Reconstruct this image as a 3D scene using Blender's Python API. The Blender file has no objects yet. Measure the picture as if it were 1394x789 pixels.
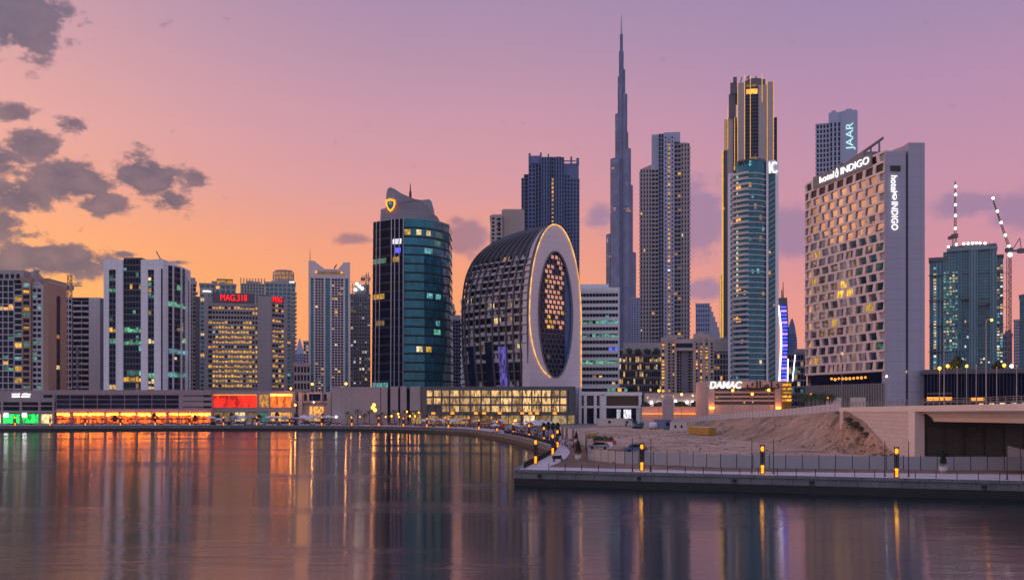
import bpy, math, random
from mathutils import Vector, Matrix, noise
SC = bpy.context.scene
COL = SC.collection
rnd = random.Random(11)
R = math.radians
# ------------------------------------------------------------------ camera
F, CX, HY, CZ, G = 1355.3, 697.0, 548.0, 12.4, 2.3   # focal length in photo pixels, centre column, horizon row, eye height, land height
cam = bpy.data.cameras.new('camera'); cam.sensor_width = 36; cam.lens = 35.0
cam.shift_y = (HY - 394.5) / 1394; cam.clip_start = .5; cam.clip_end = 30000
camo = bpy.data.objects.new('camera', cam); COL.objects.link(camo)
camo.location = (0, 0, CZ); camo.rotation_euler = (R(90), 0, 0); SC.camera = camo
def wx(px, Y): return (px - CX) * Y / F
def wz(py, Y): return CZ + (HY - py) * Y / F
# ------------------------------------------------------------------ exposure and sampling
vs = SC.view_settings; SC.display_settings.display_device = 'sRGB'
vs.view_transform = 'Standard'; vs.look = 'None'; vs.exposure = 0.05; vs.gamma = 1.0; vs.use_curve_mapping = False
SC.render.engine = 'CYCLES'
cy = SC.cycles; cy.use_denoising = True; cy.max_bounces = 6; cy.diffuse_bounces = 2; cy.glossy_bounces = 4
cy.transmission_bounces = 2; cy.sample_clamp_indirect = 6; cy.caustics_reflective = False; cy.caustics_refractive = False
# ------------------------------------------------------------------ node helpers
def lin(r, g, b):
    f = lambda c: (c/255)/12.92 if c/255 <= .04045 else ((c/255+.055)/1.055)**2.4
    return (f(r), f(g), f(b), 1)
class NT:
    def __init__(s, tree): s.t = tree; s.n = tree.nodes; s.l = tree.links
    def new(s, kind, **kw):
        n = s.n.new(kind)
        for k, v in kw.items():
            if hasattr(n, k): setattr(n, k, v)
            else: n.inputs[k].default_value = v
        return n
    def put(s, sock, v):
        if isinstance(v, bpy.types.NodeSocket): s.l.new(v, sock)
        else: sock.default_value = v
    def math(s, op, a, b=0.0, c=None, clamp=False):
        n = s.n.new('ShaderNodeMath'); n.operation = op; n.use_clamp = clamp
        s.put(n.inputs[0], a); s.put(n.inputs[1], b)
        if c is not None: s.put(n.inputs[2], c)
        return n.outputs[0]
    def mix(s, f, a, b, mode='MIX'):
        n = s.n.new('ShaderNodeMix'); n.data_type = 'RGBA'; n.blend_type = mode
        s.put(n.inputs[0], f); s.put(n.inputs[6], a); s.put(n.inputs[7], b)
        return n.outputs[2]
    def smooth(s, v, a, b, lo=0.0, hi=1.0):
        n = s.n.new('ShaderNodeMapRange'); n.interpolation_type = 'SMOOTHSTEP'
        s.put(n.inputs[0], v)
        for i, q in enumerate((a, b, lo, hi)): n.inputs[1+i].default_value = q
        return n.outputs[0]
    def ramp(s, fac, stops):
        n = s.n.new('ShaderNodeValToRGB'); e = n.color_ramp.elements
        while len(e) < len(stops): e.new(.5)
        for k, (p, c) in enumerate(stops): e[k].position = p; e[k].color = c
        s.put(n.inputs[0], fac)
        return n.outputs[0]
    def noise(s, vec, scale, detail=4, rough=.55, dims='3D'):
        n = s.n.new('ShaderNodeTexNoise'); n.noise_dimensions = dims
        n.inputs['Scale'].default_value = scale; n.inputs['Detail'].default_value = detail; n.inputs['Roughness'].default_value = rough
        if vec is not None: s.l.new(vec, n.inputs['Vector'])
        return n.outputs[0]
    def vec(s, x, y, z=0.0):
        n = s.n.new('ShaderNodeCombineXYZ'); s.put(n.inputs[0], x); s.put(n.inputs[1], y); s.put(n.inputs[2], z)
        return n.outputs[0]
# ------------------------------------------------------------------ world: dusk sky (afterglow on the left ahead, lilac overhead and behind) with clouds
SUN_AZ, SUN_EL = -68.0, 4.0
def make_world():
    w = bpy.data.worlds.new('World'); SC.world = w; w.use_nodes = True
    T = NT(w.node_tree); T.n.clear()
    tc = T.new('ShaderNodeTexCoord'); sp = T.new('ShaderNodeSeparateXYZ'); T.l.new(tc.outputs['Generated'], sp.inputs[0])
    x, y, z = sp.outputs
    az = T.math('MULTIPLY', T.math('ARCTAN2', x, y), 57.2958)
    el = T.math('MULTIPLY', T.math('ARCSINE', z), 57.2958)
    f = T.math('DIVIDE', el, 60.0, clamp=True)
    S = lambda rows: [(a/60, lin(*c)) for a, c in rows]
    left = T.ramp(f, S([(0,(250,166,76)),(6,(255,176,88)),(8.8,(250,168,108)),(11.5,(233,163,140)),(14.5,(222,161,158)),(18.5,(201,153,166)),(23,(176,143,169)),(38,(165,152,190)),(60,(140,148,194))]))
    mid = T.ramp(f, S([(0,(246,156,100)),(6,(247,160,106)),(9,(236,155,128)),(12,(214,152,158)),(16,(196,147,168)),(19.5,(174,140,169)),(23,(158,133,171)),(38,(160,150,192)),(60,(138,148,194))]))
    right = T.ramp(f, S([(0,(236,154,130)),(5,(228,149,142)),(8,(208,143,158)),(12,(193,142,168)),(16,(180,138,173)),(19.5,(161,134,173)),(23,(146,129,175)),(38,(155,148,192)),(60,(135,146,194))]))
    back = T.ramp(f, S([(0,(200,165,172)),(12,(182,174,190)),(28,(146,158,190)),(60,(128,140,186))]))
    c1 = T.mix(T.smooth(az, -28, -4), left, mid); c2 = T.mix(T.smooth(az, -4, 22), c1, right)
    fb = T.smooth(T.math('ABSOLUTE', az), 60, 125)
    bk = T.mix(1.0, back, (1.36, 1.38, 1.38, 1), 'MULTIPLY')
    glow = T.math('MULTIPLY', T.smooth(T.math('ABSOLUTE', T.math('SUBTRACT', az, SUN_AZ+8)), 45, 8), T.smooth(el, 34, 4))
    c2 = T.mix(1.0, c2, (1.09, 1.06, 1.02, 1), 'MULTIPLY'); sky = T.mix(fb, c2, bk)
    sky = T.mix(T.math('MULTIPLY', glow, .75), sky, (1.35, .62, .30, 1))
    # clouds: (azimuth, elevation, half-widths) blobs broken up by noise
    def ae(px, py): a = math.degrees(math.atan((px-CX)/F)); return a, math.degrees(math.atan((HY-py)/math.hypot(F, px-CX)))
    def field(blobs, co, amp, lo, hi):
        tot = None
        for px, py, rx, ry, wgt in blobs:
            a, e = ae(px, py); kx = math.cos(math.radians(a))**2/F*57.2958; ky = .0405
            dx = T.math('MULTIPLY', T.math('SUBTRACT', az, a), 1/(rx*kx)); dy = T.math('MULTIPLY', T.math('SUBTRACT', el, e), 1/(ry*ky))
            d2 = T.math('MULTIPLY_ADD', dx, dx, T.math('MULTIPLY', dy, dy))
            g = T.math('MULTIPLY', T.math('EXPONENT', T.math('MULTIPLY', d2, -1.0)), wgt)
            tot = g if tot is None else T.math('MAXIMUM', tot, g)
        n = T.noise(co, 1.05, 9, .63)
        v = T.math('MULTIPLY_ADD', T.math('SUBTRACT', n, .5), amp, tot)
        return T.smooth(v, lo, hi), n
    co = T.vec(T.math('MULTIPLY', az, .62), T.math('MULTIPLY', el, .95), 0.0)
    dark = [(15,22,90,52,1.25),(22,152,30,15,1),(95,167,30,12,.95),(45,197,48,22,1.1),(5,220,40,26,.95),(100,246,70,30,1.2),(25,268,55,26,1.1),(140,277,46,22,.95),(-5,300,44,26,1.0),
            (200,240,56,28,1.25),(232,274,30,22,1.0),(268,242,20,13,1.0),(70,354,92,24,1.3),(-10,365,40,20,1),(122,366,22,14,.9),(168,346,20,6,.9),(240,357,20,5,.8),(110,313,10,7,.7),(40,322,18,7,.7)]
    soft = [(480,326,34,10,.9),(634,324,36,28,1.2),(622,302,18,12,.9),(816,296,26,24,.95),(950,300,42,52,1.4),(955,395,36,20,1.1),(1080,316,46,38,1.3),(1320,278,66,17,1.2),(1390,285,48,26,1.25)]
    d, n1 = field(dark, co, 2.6, .34, .82)
    s, n2 = field(soft, co, 1.5, .25, .95)
    cd = T.mix(T.smooth(n1, .35, .72), (*lin(84,82,102)[:3],1), (*lin(134,108,116)[:3],1))
    cd = T.mix(T.smooth(el, 14, 24), cd, (*lin(104,98,122)[:3],1))
    sky = T.mix(T.math('MULTIPLY', s, .8), sky, T.mix(T.smooth(az, -6, 4), (*lin(150,110,125)[:3],1), (*lin(152,124,160)[:3],1)))
    sky = T.mix(T.math('MULTIPLY', d, .93), sky, cd)
    ns = T.new('ShaderNodeTexSky'); ns.sky_type = 'NISHITA'; ns.sun_disc = False
    ns.sun_elevation = R(SUN_EL); ns.sun_rotation = R(SUN_AZ); ns.altitude = 50
    b1 = T.new('ShaderNodeBackground'); T.l.new(sky, b1.inputs[0]); b1.inputs[1].default_value = 1.0
    b2 = T.new('ShaderNodeBackground'); T.l.new(ns.outputs[0], b2.inputs[0]); b2.inputs[1].default_value = .006
    ad = T.new('ShaderNodeAddShader'); T.l.new(b1.outputs[0], ad.inputs[0]); T.l.new(b2.outputs[0], ad.inputs[1])
    out = T.new('ShaderNodeOutputWorld'); T.l.new(ad.outputs[0], out.inputs[0])
make_world()
sl = bpy.data.lights.new('sun', 'SUN'); sl.energy = .55; sl.angle = R(14); sl.color = (1, .62, .42)
so = bpy.data.objects.new('sun', sl); COL.objects.link(so)
sd = Vector((math.sin(R(SUN_AZ))*math.cos(R(SUN_EL)), math.cos(R(SUN_AZ))*math.cos(R(SUN_EL)), math.sin(R(SUN_EL))))
so.rotation_euler = (-sd).to_track_quat('-Z', 'Y').to_euler(); so.location = (-200, 0, 300)
# ------------------------------------------------------------------ materials
M = {}
def new_mat(name):
    m = bpy.data.materials.new(name); m.use_nodes = True; M[name] = m
    T = NT(m.node_tree); b = T.n['Principled BSDF']
    return m, T, b
def objco(T): return T.new('ShaderNodeTexCoord').outputs['Object']
def wall(name, c, rough=.75, var=.22, scale=.25, panel=None, bump=0.0, metal=0.0):
    """painted/stone/metal cladding: base colour broken by large stains, vertical streaks and (panel=(w,h)) panel joints"""
    m, T, b = new_mat(name); co = objco(T)
    n = T.noise(co, scale, 5, .6)
    mp = T.new('ShaderNodeMapping'); T.l.new(co, mp.inputs[0]); mp.inputs['Scale'].default_value = (1.1, 1.1, .05)
    st = T.noise(mp.outputs[0], 1.0, 3, .6)
    v = T.math('ADD', T.math('MULTIPLY', T.math('SUBTRACT', n, .5), var*2), T.math('MULTIPLY', T.math('SUBTRACT', st, .5), var*1.2))
    v = T.math('ADD', v, 1.0)
    if panel:
        sp = T.new('ShaderNodeSeparateXYZ'); T.l.new(co, sp.inputs[0])
        h = T.math('FRACT', T.math('DIVIDE', T.math('ADD', sp.outputs[0], sp.outputs[1]), panel[0]))
        k = T.math('FRACT', T.math('DIVIDE', sp.outputs[2], panel[1]))
        j = T.math('MAXIMUM', T.math('LESS_THAN', h, .1/panel[0]), T.math('LESS_THAN', k, .1/panel[1]))
        v = T.math('MULTIPLY', v, T.math('SUBTRACT', 1.0, T.math('MULTIPLY', j, .35)))
    col = T.mix(1.0, (*c, 1), T.vec(v, v, v), 'MULTIPLY')
    T.l.new(col, b.inputs['Base Color']); b.inputs['Roughness'].default_value = rough; b.inputs['Metallic'].default_value = metal
    if bump:
        bn = T.new('ShaderNodeBump'); bn.inputs['Strength'].default_value = bump; bn.inputs['Distance'].default_value = .3
        T.l.new(T.noise(co, 1.2, 5, .65), bn.inputs['Height']); T.l.new(bn.outputs[0], b.inputs['Normal'])
    return m
def glass(name, c, spec=.5, ior=1.55, cell=(1.6, 3.4), tint=(1,1,1), var=.7, metal=0.0, wob=.05):
    """dark coated glazing; every pane has its own tone and leans a little, so reflections break from pane to pane"""
    m, T, b = new_mat(name); co = objco(T)
    sp = T.new('ShaderNodeSeparateXYZ'); T.l.new(co, sp.inputs[0])
    h = T.math('FLOOR', T.math('DIVIDE', T.math('ADD', sp.outputs[0], T.math('MULTIPLY', sp.outputs[1], 1.13)), cell[0]))
    k = T.math('FLOOR', T.math('DIVIDE', sp.outputs[2], cell[1]))
    wn = T.new('ShaderNodeTexWhiteNoise'); wn.noise_dimensions = '2D'; T.l.new(T.vec(h, k), wn.inputs['Vector'])
    v = T.math('MULTIPLY_ADD', wn.outputs[0], var, 1-var*.5)
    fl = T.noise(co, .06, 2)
    v = T.math('MULTIPLY', v, T.math('MULTIPLY_ADD', fl, 1.6, .2))  # broad drift of tone painted into the glass colour, like cloud reflections
    T.l.new(T.mix(1.0, (*c, 1), T.vec(v, v, v), 'MULTIPLY'), b.inputs['Base Color'])
    b.inputs['Roughness'].default_value = .06; b.inputs['IOR'].default_value = ior; b.inputs['Metallic'].default_value = metal
    b.inputs['Specular IOR Level'].default_value = spec; b.inputs['Specular Tint'].default_value = (*tint, 1)
    g = T.new('ShaderNodeNewGeometry')
    vm = T.new('ShaderNodeVectorMath'); vm.operation = 'SUBTRACT'; T.l.new(wn.outputs[1], vm.inputs[0]); vm.inputs[1].default_value = (.5,.5,.5)
    vm2 = T.new('ShaderNodeVectorMath'); vm2.operation = 'SCALE'; T.l.new(vm.outputs[0], vm2.inputs[0]); vm2.inputs['Scale'].default_value = wob
    va = T.new('ShaderNodeVectorMath'); va.operation = 'ADD'; T.l.new(g.outputs['Normal'], va.inputs[0]); T.l.new(vm2.outputs[0], va.inputs[1])
    vn = T.new('ShaderNodeVectorMath'); vn.operation = 'NORMALIZE'; T.l.new(va.outputs[0], vn.inputs[0]); T.l.new(vn.outputs[0], b.inputs['Normal'])
    return m
def lit(name, c, s, busy=.6, scale=.9, sample=False, sz=.55):
    """a lit room or lamp seen from outside: emission broken up by what stands inside (busy)"""
    m, T, b = new_mat(name); co = objco(T)
    mp = T.new('ShaderNodeMapping'); T.l.new(co, mp.inputs[0]); mp.inputs['Scale'].default_value = (1, 1, sz)
    n = T.noise(mp.outputs[0], scale, 3, .65)
    v = T.smooth(n, .36, .62, 1-busy, 1.15)
    b.inputs['Base Color'].default_value = (*[q*.25 for q in c], 1); b.inputs['Roughness'].default_value = .25
    b.inputs['Emission Color'].default_value = (*c, 1)
    if not sample and busy > .5: oi = T.new('ShaderNodeObjectInfo'); v = T.math('MULTIPLY', v, T.math('MULTIPLY_ADD', oi.outputs['Random'], 1.0, .45))   # no two rooms burn alike
    T.l.new(T.math('MULTIPLY', v, s), b.inputs['Emission Strength'])
    if not sample: m.cycles.emission_sampling = 'NONE'
    return m
def plain(name, c, rough=.6, metal=0.0, var=.15):
    return wall(name, c, rough, var, 1.3, metal=metal)
wall('white_clad', (.84,.81,.83), .55, .10, .12, (3.0, 3.6)); wall('crown_clad', (.28,.28,.33), .5, .12, .15, (2.4, 3.2)); wall('grey_clad', (.55,.51,.52), .6, .14, .15, (2.4, 3.2)); wall('dark_clad', (.10,.10,.12), .5, .2)
wall('beige_conc', (.46,.37,.33), .8, .14, .2); wall('brown_conc', (.40,.24,.18), .8, .14, .2); wall('pink_conc', (.52,.40,.38), .8, .12, .2)
wall('blue_metal', (.085,.14,.29), .45, .2, .08, metal=.15); wall('steel_blue', (.30,.33,.45), .38, .18, .05, metal=.45)
wall('taupe_clad', (.40,.345,.345), .55, .14, .2, (2.6, 3.2)); wall('net_conc', (.20,.27,.30), .8, .25, .2); wall('slate', (.17,.17,.21), .6, .2)
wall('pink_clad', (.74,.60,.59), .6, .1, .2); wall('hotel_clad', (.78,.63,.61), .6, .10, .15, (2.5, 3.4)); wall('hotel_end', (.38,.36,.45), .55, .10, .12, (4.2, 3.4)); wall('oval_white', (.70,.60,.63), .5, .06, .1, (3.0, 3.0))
wall('oval_rib', (.085,.085,.11), .45, .15); wall('oval_panel', (.52,.44,.45), .6, .15)
wall('screen_panel', (.33,.29,.31), .6, .12, .2, (4.5, 30)); wall('podium_clad', (.36,.29,.30), .65, .12, .3, (4, 2.4)); wall('bare_conc', (.24,.24,.25), .85, .25, .3)
wall('hoarding', (.38,.35,.38), .55, .10, .6); wall('hoarding_white', (.55,.50,.56), .5, .12, .6); wall('quay_conc', (.27,.26,.28), .85, .28, .35, bump=.3); wall('wet_conc', (.014,.014,.016), .55, .3, .5, bump=.3)
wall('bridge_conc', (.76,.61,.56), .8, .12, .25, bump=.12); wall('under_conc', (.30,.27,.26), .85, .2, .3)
wall('floor_dark', (.012,.022,.030), .85, .2); plain('black_metal', (.02,.02,.025), .4, .3); plain('grey_metal', (.25,.25,.27), .4, .6); plain('white_paint', (.72,.70,.70), .4); plain('red_paint', (.45,.05,.05), .4); plain('blue_paint', (.06,.12,.25), .4)
plain('maroon_bloom', (.20,.02,.04), .8); plain('purple_bloom', (.25,.05,.25), .8); plain('cream_cabin', (.62,.52,.46), .6); plain('container_yellow', (.42,.23,.04), .6); plain('container_blue', (.18,.20,.30), .6); plain('teal_paint', (.03,.12,.14), .4)
plain('tyre', (.015,.015,.015), .8); plain('canvas_white', (.68,.62,.64), .8); glass('glass_sunset_tint', (.85,.68,.45), .5, 1.5, (2.6,3.4), metal=1.0, var=.3, wob=.05); lit('sign_teal', (.55,1,.95), .9, .2); plain('canvas_grey', (.30,.29,.33), .8); plain('canvas_red', (.40,.05,.04), .8); plain('bark', (.10,.065,.045), .9); plain('crane_metal', (.22,.14,.12), .5, .4); plain('dark_wood', (.09,.05,.03), .7)  # honeycomb panes: gold of the sunset reflection put into the glass colour
wall('under_shade', (.10,.09,.085), .9, .3, .3); plain('leaf_dark', (.02,.045,.018), .7, 0, .5); plain('leaf_mid', (.05,.09,.025), .7, 0, .5); plain('skin', (.35,.2,.14), .7); plain('cloth_dark', (.03,.03,.05), .9); plain('cloth_light', (.5,.48,.5), .9)  # concrete under the bridge coloured darker to stand in for shade
plain('car_white', (.65,.63,.64), .25); plain('car_dark', (.025,.025,.03), .22); plain('car_silver', (.35,.34,.36), .25, .5); plain('car_red', (.25,.03,.03), .25); plain('gold_trim', (.55,.36,.10), .35, .7)
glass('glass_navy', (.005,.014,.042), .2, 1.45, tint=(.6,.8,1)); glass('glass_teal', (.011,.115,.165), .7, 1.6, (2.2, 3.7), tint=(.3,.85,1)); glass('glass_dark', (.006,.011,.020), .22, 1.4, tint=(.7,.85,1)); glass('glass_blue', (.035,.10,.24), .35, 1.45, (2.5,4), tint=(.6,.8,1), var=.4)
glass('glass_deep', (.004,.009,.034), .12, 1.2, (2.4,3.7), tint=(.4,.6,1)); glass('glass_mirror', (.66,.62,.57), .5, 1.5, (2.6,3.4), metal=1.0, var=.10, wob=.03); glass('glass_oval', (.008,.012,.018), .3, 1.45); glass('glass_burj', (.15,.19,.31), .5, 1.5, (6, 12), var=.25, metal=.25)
lit('lit_warm', (1,.46,.11), .8, .75); lit('lit_gold', (1,.52,.05), .75, .75); lit('lit_cream', (1,.74,.34), .8, .75); lit('lit_green', (.22,.85,.48), .48, .8); lit('lit_cyan', (.22,.72,.72), .5, .8); lit('lit_white', (.9,.92,1), .9, .7)
lit('lit_blue', (.08,.10,1), 1.4, .3); lit('lit_purple', (.30,.18,1), 2.2, .3); lit('lit_dim', (.9,.55,.2), .3, .8); lit('lit_dimgreen', (.14,.55,.40), .22, .8)
lit('sign_white', (1,1,1), 1.25, 0); lit('sign_red', (1,.006,.012), 1.5, 0); lit('strip_gold', (1,.50,.15), 1.15, .45, .5); lit('strip_amber', (1,.36,.04), 1.3, .1); lit('lamp_yellow', (1,.22,.002), 3.0, .1, sample=True); lit('lamp_amber', (1,.30,.02), 9, 0, sample=True)
lit('lamp_white', (1,.98,.95), 7, 0, sample=True); lit('glow_red', (1,.022,.006), 1.5, .80, .22, True); lit('glow_orange', (1,.17,.02), 1.3, .92, .8, True); lit('glow_panel', (1,.16,.02), 1.7, .85, .5, True, .3); lit('glow_fire', (1,.20,.01), 34, .3, .5, True); lit('glow_green', (.012,.75,.09), 2.2, .9, .5, True); lit('glow_cream', (1,.72,.34), 1.3, .7, .6, True); lit('mall_cream', (1,.60,.23), .8, .93, 1.1, sz=.22)
lit('star_white', (1,.95,.88), 7, 0); lit('gold_screen', (1,.45,.06), 1.2, .8, .8); lit('neon_edge', (.75,.75,1), 3.5, 0); lit('screen_led', (.25,.2,.9), .7, .95, .6)
# ------------------------------------------------------------------ mesh builder
class MB:
    def __init__(s): s.v = []; s.f = []; s.m = []
    def poly(s, pts, m=0):
        n = len(s.v); s.v += [tuple(p) for p in pts]; s.f.append(tuple(range(n, n+len(pts)))); s.m.append(m)
    def hexa(s, p, m=0):
        n = len(s.v); s.v += [tuple(q) for q in p]
        for q in ((0,3,2,1),(4,5,6,7),(0,1,5,4),(1,2,6,5),(2,3,7,6),(3,0,4,7)): s.f.append(tuple(n+i for i in q)); s.m.append(m)
    def box(s, x0, x1, y0, y1, z0, z1, m=0):
        s.hexa([(x0,y0,z0),(x1,y0,z0),(x1,y1,z0),(x0,y1,z0),(x0,y0,z1),(x1,y0,z1),(x1,y1,z1),(x0,y1,z1)], m)
    def fbox(s, fr, u0, u1, w0, w1, z0, z1, m=0):
        P = fr.P; s.hexa([P(u0,w1,z0),P(u1,w1,z0),P(u1,w0,z0),P(u0,w0,z0),P(u0,w1,z1),P(u1,w1,z1),P(u1,w0,z1),P(u0,w0,z1)], m)
    def prism(s, pts, z0, z1, m=0, zt=None):
        n = len(pts); k = len(s.v)
        s.v += [(p[0], p[1], z0) for p in pts] + [(p[0], p[1], (zt[i] if zt else z1)) for i, p in enumerate(pts)]
        s.f.append(tuple(k+i for i in reversed(range(n)))); s.m.append(m); s.f.append(tuple(k+n+i for i in range(n))); s.m.append(m)
        for i in range(n): j = (i+1) % n; s.f.append((k+i, k+j, k+n+j, k+n+i)); s.m.append(m)
    def loft(s, loops, m=0, closed=True, cap=True):
        n = len(loops[0]); k = len(s.v)
        for L in loops: s.v += [tuple(p) for p in L]
        for a in range(len(loops)-1):
            for i in range(n if closed else n-1):
                j = (i+1) % n; s.f.append((k+a*n+i, k+a*n+j, k+(a+1)*n+j, k+(a+1)*n+i)); s.m.append(m)
        if cap and closed:
            s.f.append(tuple(k+i for i in reversed(range(n)))); s.m.append(m)
            q = k+(len(loops)-1)*n; s.f.append(tuple(q+i for i in range(n))); s.m.append(m)
    def tube(s, p, q, r, n=6, m=0, r2=None):
        p, q = Vector(p), Vector(q); d = (q-p).normalized(); a = d.orthogonal().normalized(); b = d.cross(a); r2 = r if r2 is None else r2
        s.loft([[c + (a*math.cos(2*math.pi*i/n) + b*math.sin(2*math.pi*i/n))*rr for i in range(n)] for c, rr in ((p, r), (q, r2))], m)
    def lathe(s, prof, c=(0,0,0), n=10, m=0):
        s.loft([[(c[0]+r*math.cos(2*math.pi*i/n), c[1]+r*math.sin(2*math.pi*i/n), c[2]+z) for i in range(n)] for r, z in prof], m)
    def ball(s, c, r, m=0, n=8, rz=None):
        rz = rz or r; s.lathe([(max(r*math.sin(math.pi*k/6), .001), -rz*math.cos(math.pi*k/6)) for k in range(7)], c, n, m)
    def build(s, name, mats, parent=None, smooth=False):
        if isinstance(mats, str): mats = [mats]
        if name == 'glazing' and not getattr(s, 'whole', False):      # panes that touch form one glazed face; faces apart are parts of their own
            key, up = {}, list(range(len(s.f)))
            def root(i):
                while up[i] != i: up[i] = up[up[i]]; i = up[i]
                return i
            for i, f in enumerate(s.f):
                for v in f:
                    k = tuple(round(q, 1) for q in s.v[v]); j = key.setdefault(k, i); a, b = root(i), root(j)
                    if a != b: up[a] = b
            G_ = {}
            for i in range(len(s.f)): G_.setdefault(root(i), []).append(i)
            if 1 < len(G_):
                big = sorted(G_.values(), key=len); o = None
                for grp in big[::-1][:60]:
                    q = MB(); q.whole = True
                    for i in grp: q.poly([s.v[v] for v in s.f[i]], s.m[i])
                    o = q.build(name, mats, parent)
                return o
        me = bpy.data.meshes.new(name); me.from_pydata(s.v, [], s.f)
        for q in mats: me.materials.append(M[q])
        if len(mats) > 1: me.polygons.foreach_set('material_index', s.m)
        if smooth: me.polygons.foreach_set('use_smooth', [True]*len(s.f))
        me.update()
        o = bpy.data.objects.new(name, me); COL.objects.link(o); o.parent = parent
        return o
def tag(o, label=None, cat=None, group=None, kind=None):
    for k, v in (('label', label), ('category', cat), ('group', group), ('kind', kind)):
        if v: o[k] = v
    return o
def thing(name, label, cat, loc=(0,0,0), rz=0.0, group=None):
    o = bpy.data.objects.new(name, None); COL.objects.link(o); o.location = loc; o.rotation_euler = (0, 0, rz)
    o.empty_display_size = .1
    return tag(o, label, cat, group)
def copy_tree(o, parent=None):
    c = o.copy(); COL.objects.link(c); c.parent = parent
    for ch in list(o.children): copy_tree(ch, c)
    return c
class Frame:
    """a vertical face in a building's own plan: origin, unit direction along it, outward normal to the right of that direction"""
    def __init__(s, o, q):
        s.o = Vector(o); d = Vector(q)-s.o; s.W = d.length; s.u = d/s.W; s.n = Vector((s.u.y, -s.u.x))
    def P(s, u, w, z): p = s.o + s.u*u + s.n*w; return (p.x, p.y, z)
class Bld:
    """a building: its Empty stands on the land at the face's left corner, +x along the face, +y away from the camera"""
    face = True        # towers turn square to the viewer's line of sight unless a corner of theirs shows
    def __init__(s, name, label, cat, p0, Y0, p1, Y1=None, group=None, z=G, face=None):
        s.Yc = Y0
        if Y1 is None and (Bld.face if face is None else face):
            k0, k1 = (p0-CX)/F, (p1-CX)/F; kc = (k0+k1)/2; Y1 = Y0*(1+kc*kc)/(1+kc*k1); Y0 = Y0*(1+kc*kc)/(1+kc*k0)
        Y1 = Y1 or Y0; s.a = Vector((wx(p0, Y0), Y0)); s.b = Vector((wx(p1, Y1), Y1)); d = s.b-s.a; s.W = d.length; s.d = d; s.g = z
        s.t = thing(name, label, cat, (s.a.x, s.a.y, z), math.atan2(d.y, d.x), group); s.nw = 0; s.rest = None
    def u(s, px, dy=0.0):
        k = (px-CX)/F; n = Vector((-s.d.y, s.d.x))/s.W*dy; a = s.a+n
        return (k*a.y-a.x)/(s.d.x-k*s.d.y)*s.W
    def z(s, py, px=None):
        Y = s.Yc if px is None else s.a.y + s.d.y*s.u(px)/s.W
        return wz(py, Y)-s.g
    def pane(s, pts, mat, name='lit_window', th=None):
        """one lit window as a part of its own; past 100 on one building they join one part of kind stuff"""
        s.nw += 1
        if s.nw <= 95:
            mb = MB(); mb.poly(pts); return mb.build(name, mat, s.t)
        if s.rest is None: s.rest = {}
        s.rest.setdefault(mat, []).append(pts)
    def done(s):
        if s.rest:
            mats = list(s.rest); mb = MB()
            for i, q in enumerate(mats):
                for pts in s.rest[q]: mb.poly(pts, i)
            tag(mb.build('lit_window', mats, s.t), kind='stuff')
def facade(b, wmb, gmb, fr, z0, z1, nc, nr, pier=.25, span=.3, d=.45, wm=0, pick=None, u0=0.0, u1=None, gm=0, name='lit_window', back=.35):
    """glazed grid on a face: panes in gmb, piers and spandrels (standing d proud) in wmb; pick(r,c) gives a lit material or None"""
    u1 = fr.W if u1 is None else u1; cw = (u1-u0)/nc; ch = (z1-z0)/nr; P = fr.P
    for r in range(nr):
        za, zb = z0+r*ch, z0+(r+1)*ch
        for c in range(nc):
            ua, ub = u0+c*cw, u0+(c+1)*cw; k = pick(r, c) if pick else None
            if k is None: gmb.poly([P(ua,0,za),P(ub,0,za),P(ub,0,zb),P(ua,0,zb)], gm)
            elif isinstance(k, int): gmb.poly([P(ua,0,za),P(ub,0,za),P(ub,0,zb),P(ua,0,zb)], k)
            else:
                gmb.poly([P(ua,0,za),P(ub,0,za),P(ub,0,zb),P(ua,0,zb)], gm)
                pa, sa = pier*cw*.5, span*ch*.5
                bl = rnd.choice((0,0,.12,.3,.45))*ch*(1-span); b.pane([P(ua+pa,.06,za+sa),P(ub-pa,.06,za+sa),P(ub-pa,.06,zb-sa-bl),P(ua+pa,.06,zb-sa-bl)], k, name)
    if pier:
        for c in range(nc+1):
            h = pier*cw*.5; u = u0+c*cw; wmb.fbox(fr, max(u-h, u0-.01), min(u+h, u1+.01), -back, d, z0, z1, wm)
    if span:
        for r in range(nr+1):
            h = span*ch*.5; z = z0+r*ch; wmb.fbox(fr, u0+.013, u1-.013, -back, d*.82, max(z-h, z0-.02), min(z+h, z1+.02), wm)
def picker(p, mats, seed, rows=None):
    rg = random.Random(seed); rows = rows or {}
    def f(r, c):
        if r in rows:
            q, m = rows[r]; return (rg.choice(m) if isinstance(m, list) else m) if rg.random() < q else None
        return rg.choice(mats) if rg.random() < p else None
    return f
def text(name, s, mat, parent, M4, size, ext=.06, font_scale_x=1.0, shear=0.0, fit=None, bold=.0):
    c = bpy.data.curves.new(name, 'FONT'); c.body = s; c.size = size; c.extrude = ext; c.shear = shear; c.materials.append(M[mat]); c.offset = size*bold
    c.align_x = 'CENTER'; c.align_y = 'CENTER'
    q = bpy.data.objects.new(name, c); COL.objects.link(q); bpy.context.view_layer.update()
    w = q.dimensions.x or 1; me = bpy.data.meshes.new_from_object(q.evaluated_get(bpy.context.evaluated_depsgraph_get())); bpy.data.objects.remove(q); bpy.data.curves.remove(c)
    me.name = name; o = bpy.data.objects.new(name, me); COL.objects.link(o); o.parent = parent
    o.matrix_local = M4 @ Matrix.Diagonal((fit/w if fit else 1, 1, 1, 1))
    return o
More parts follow.
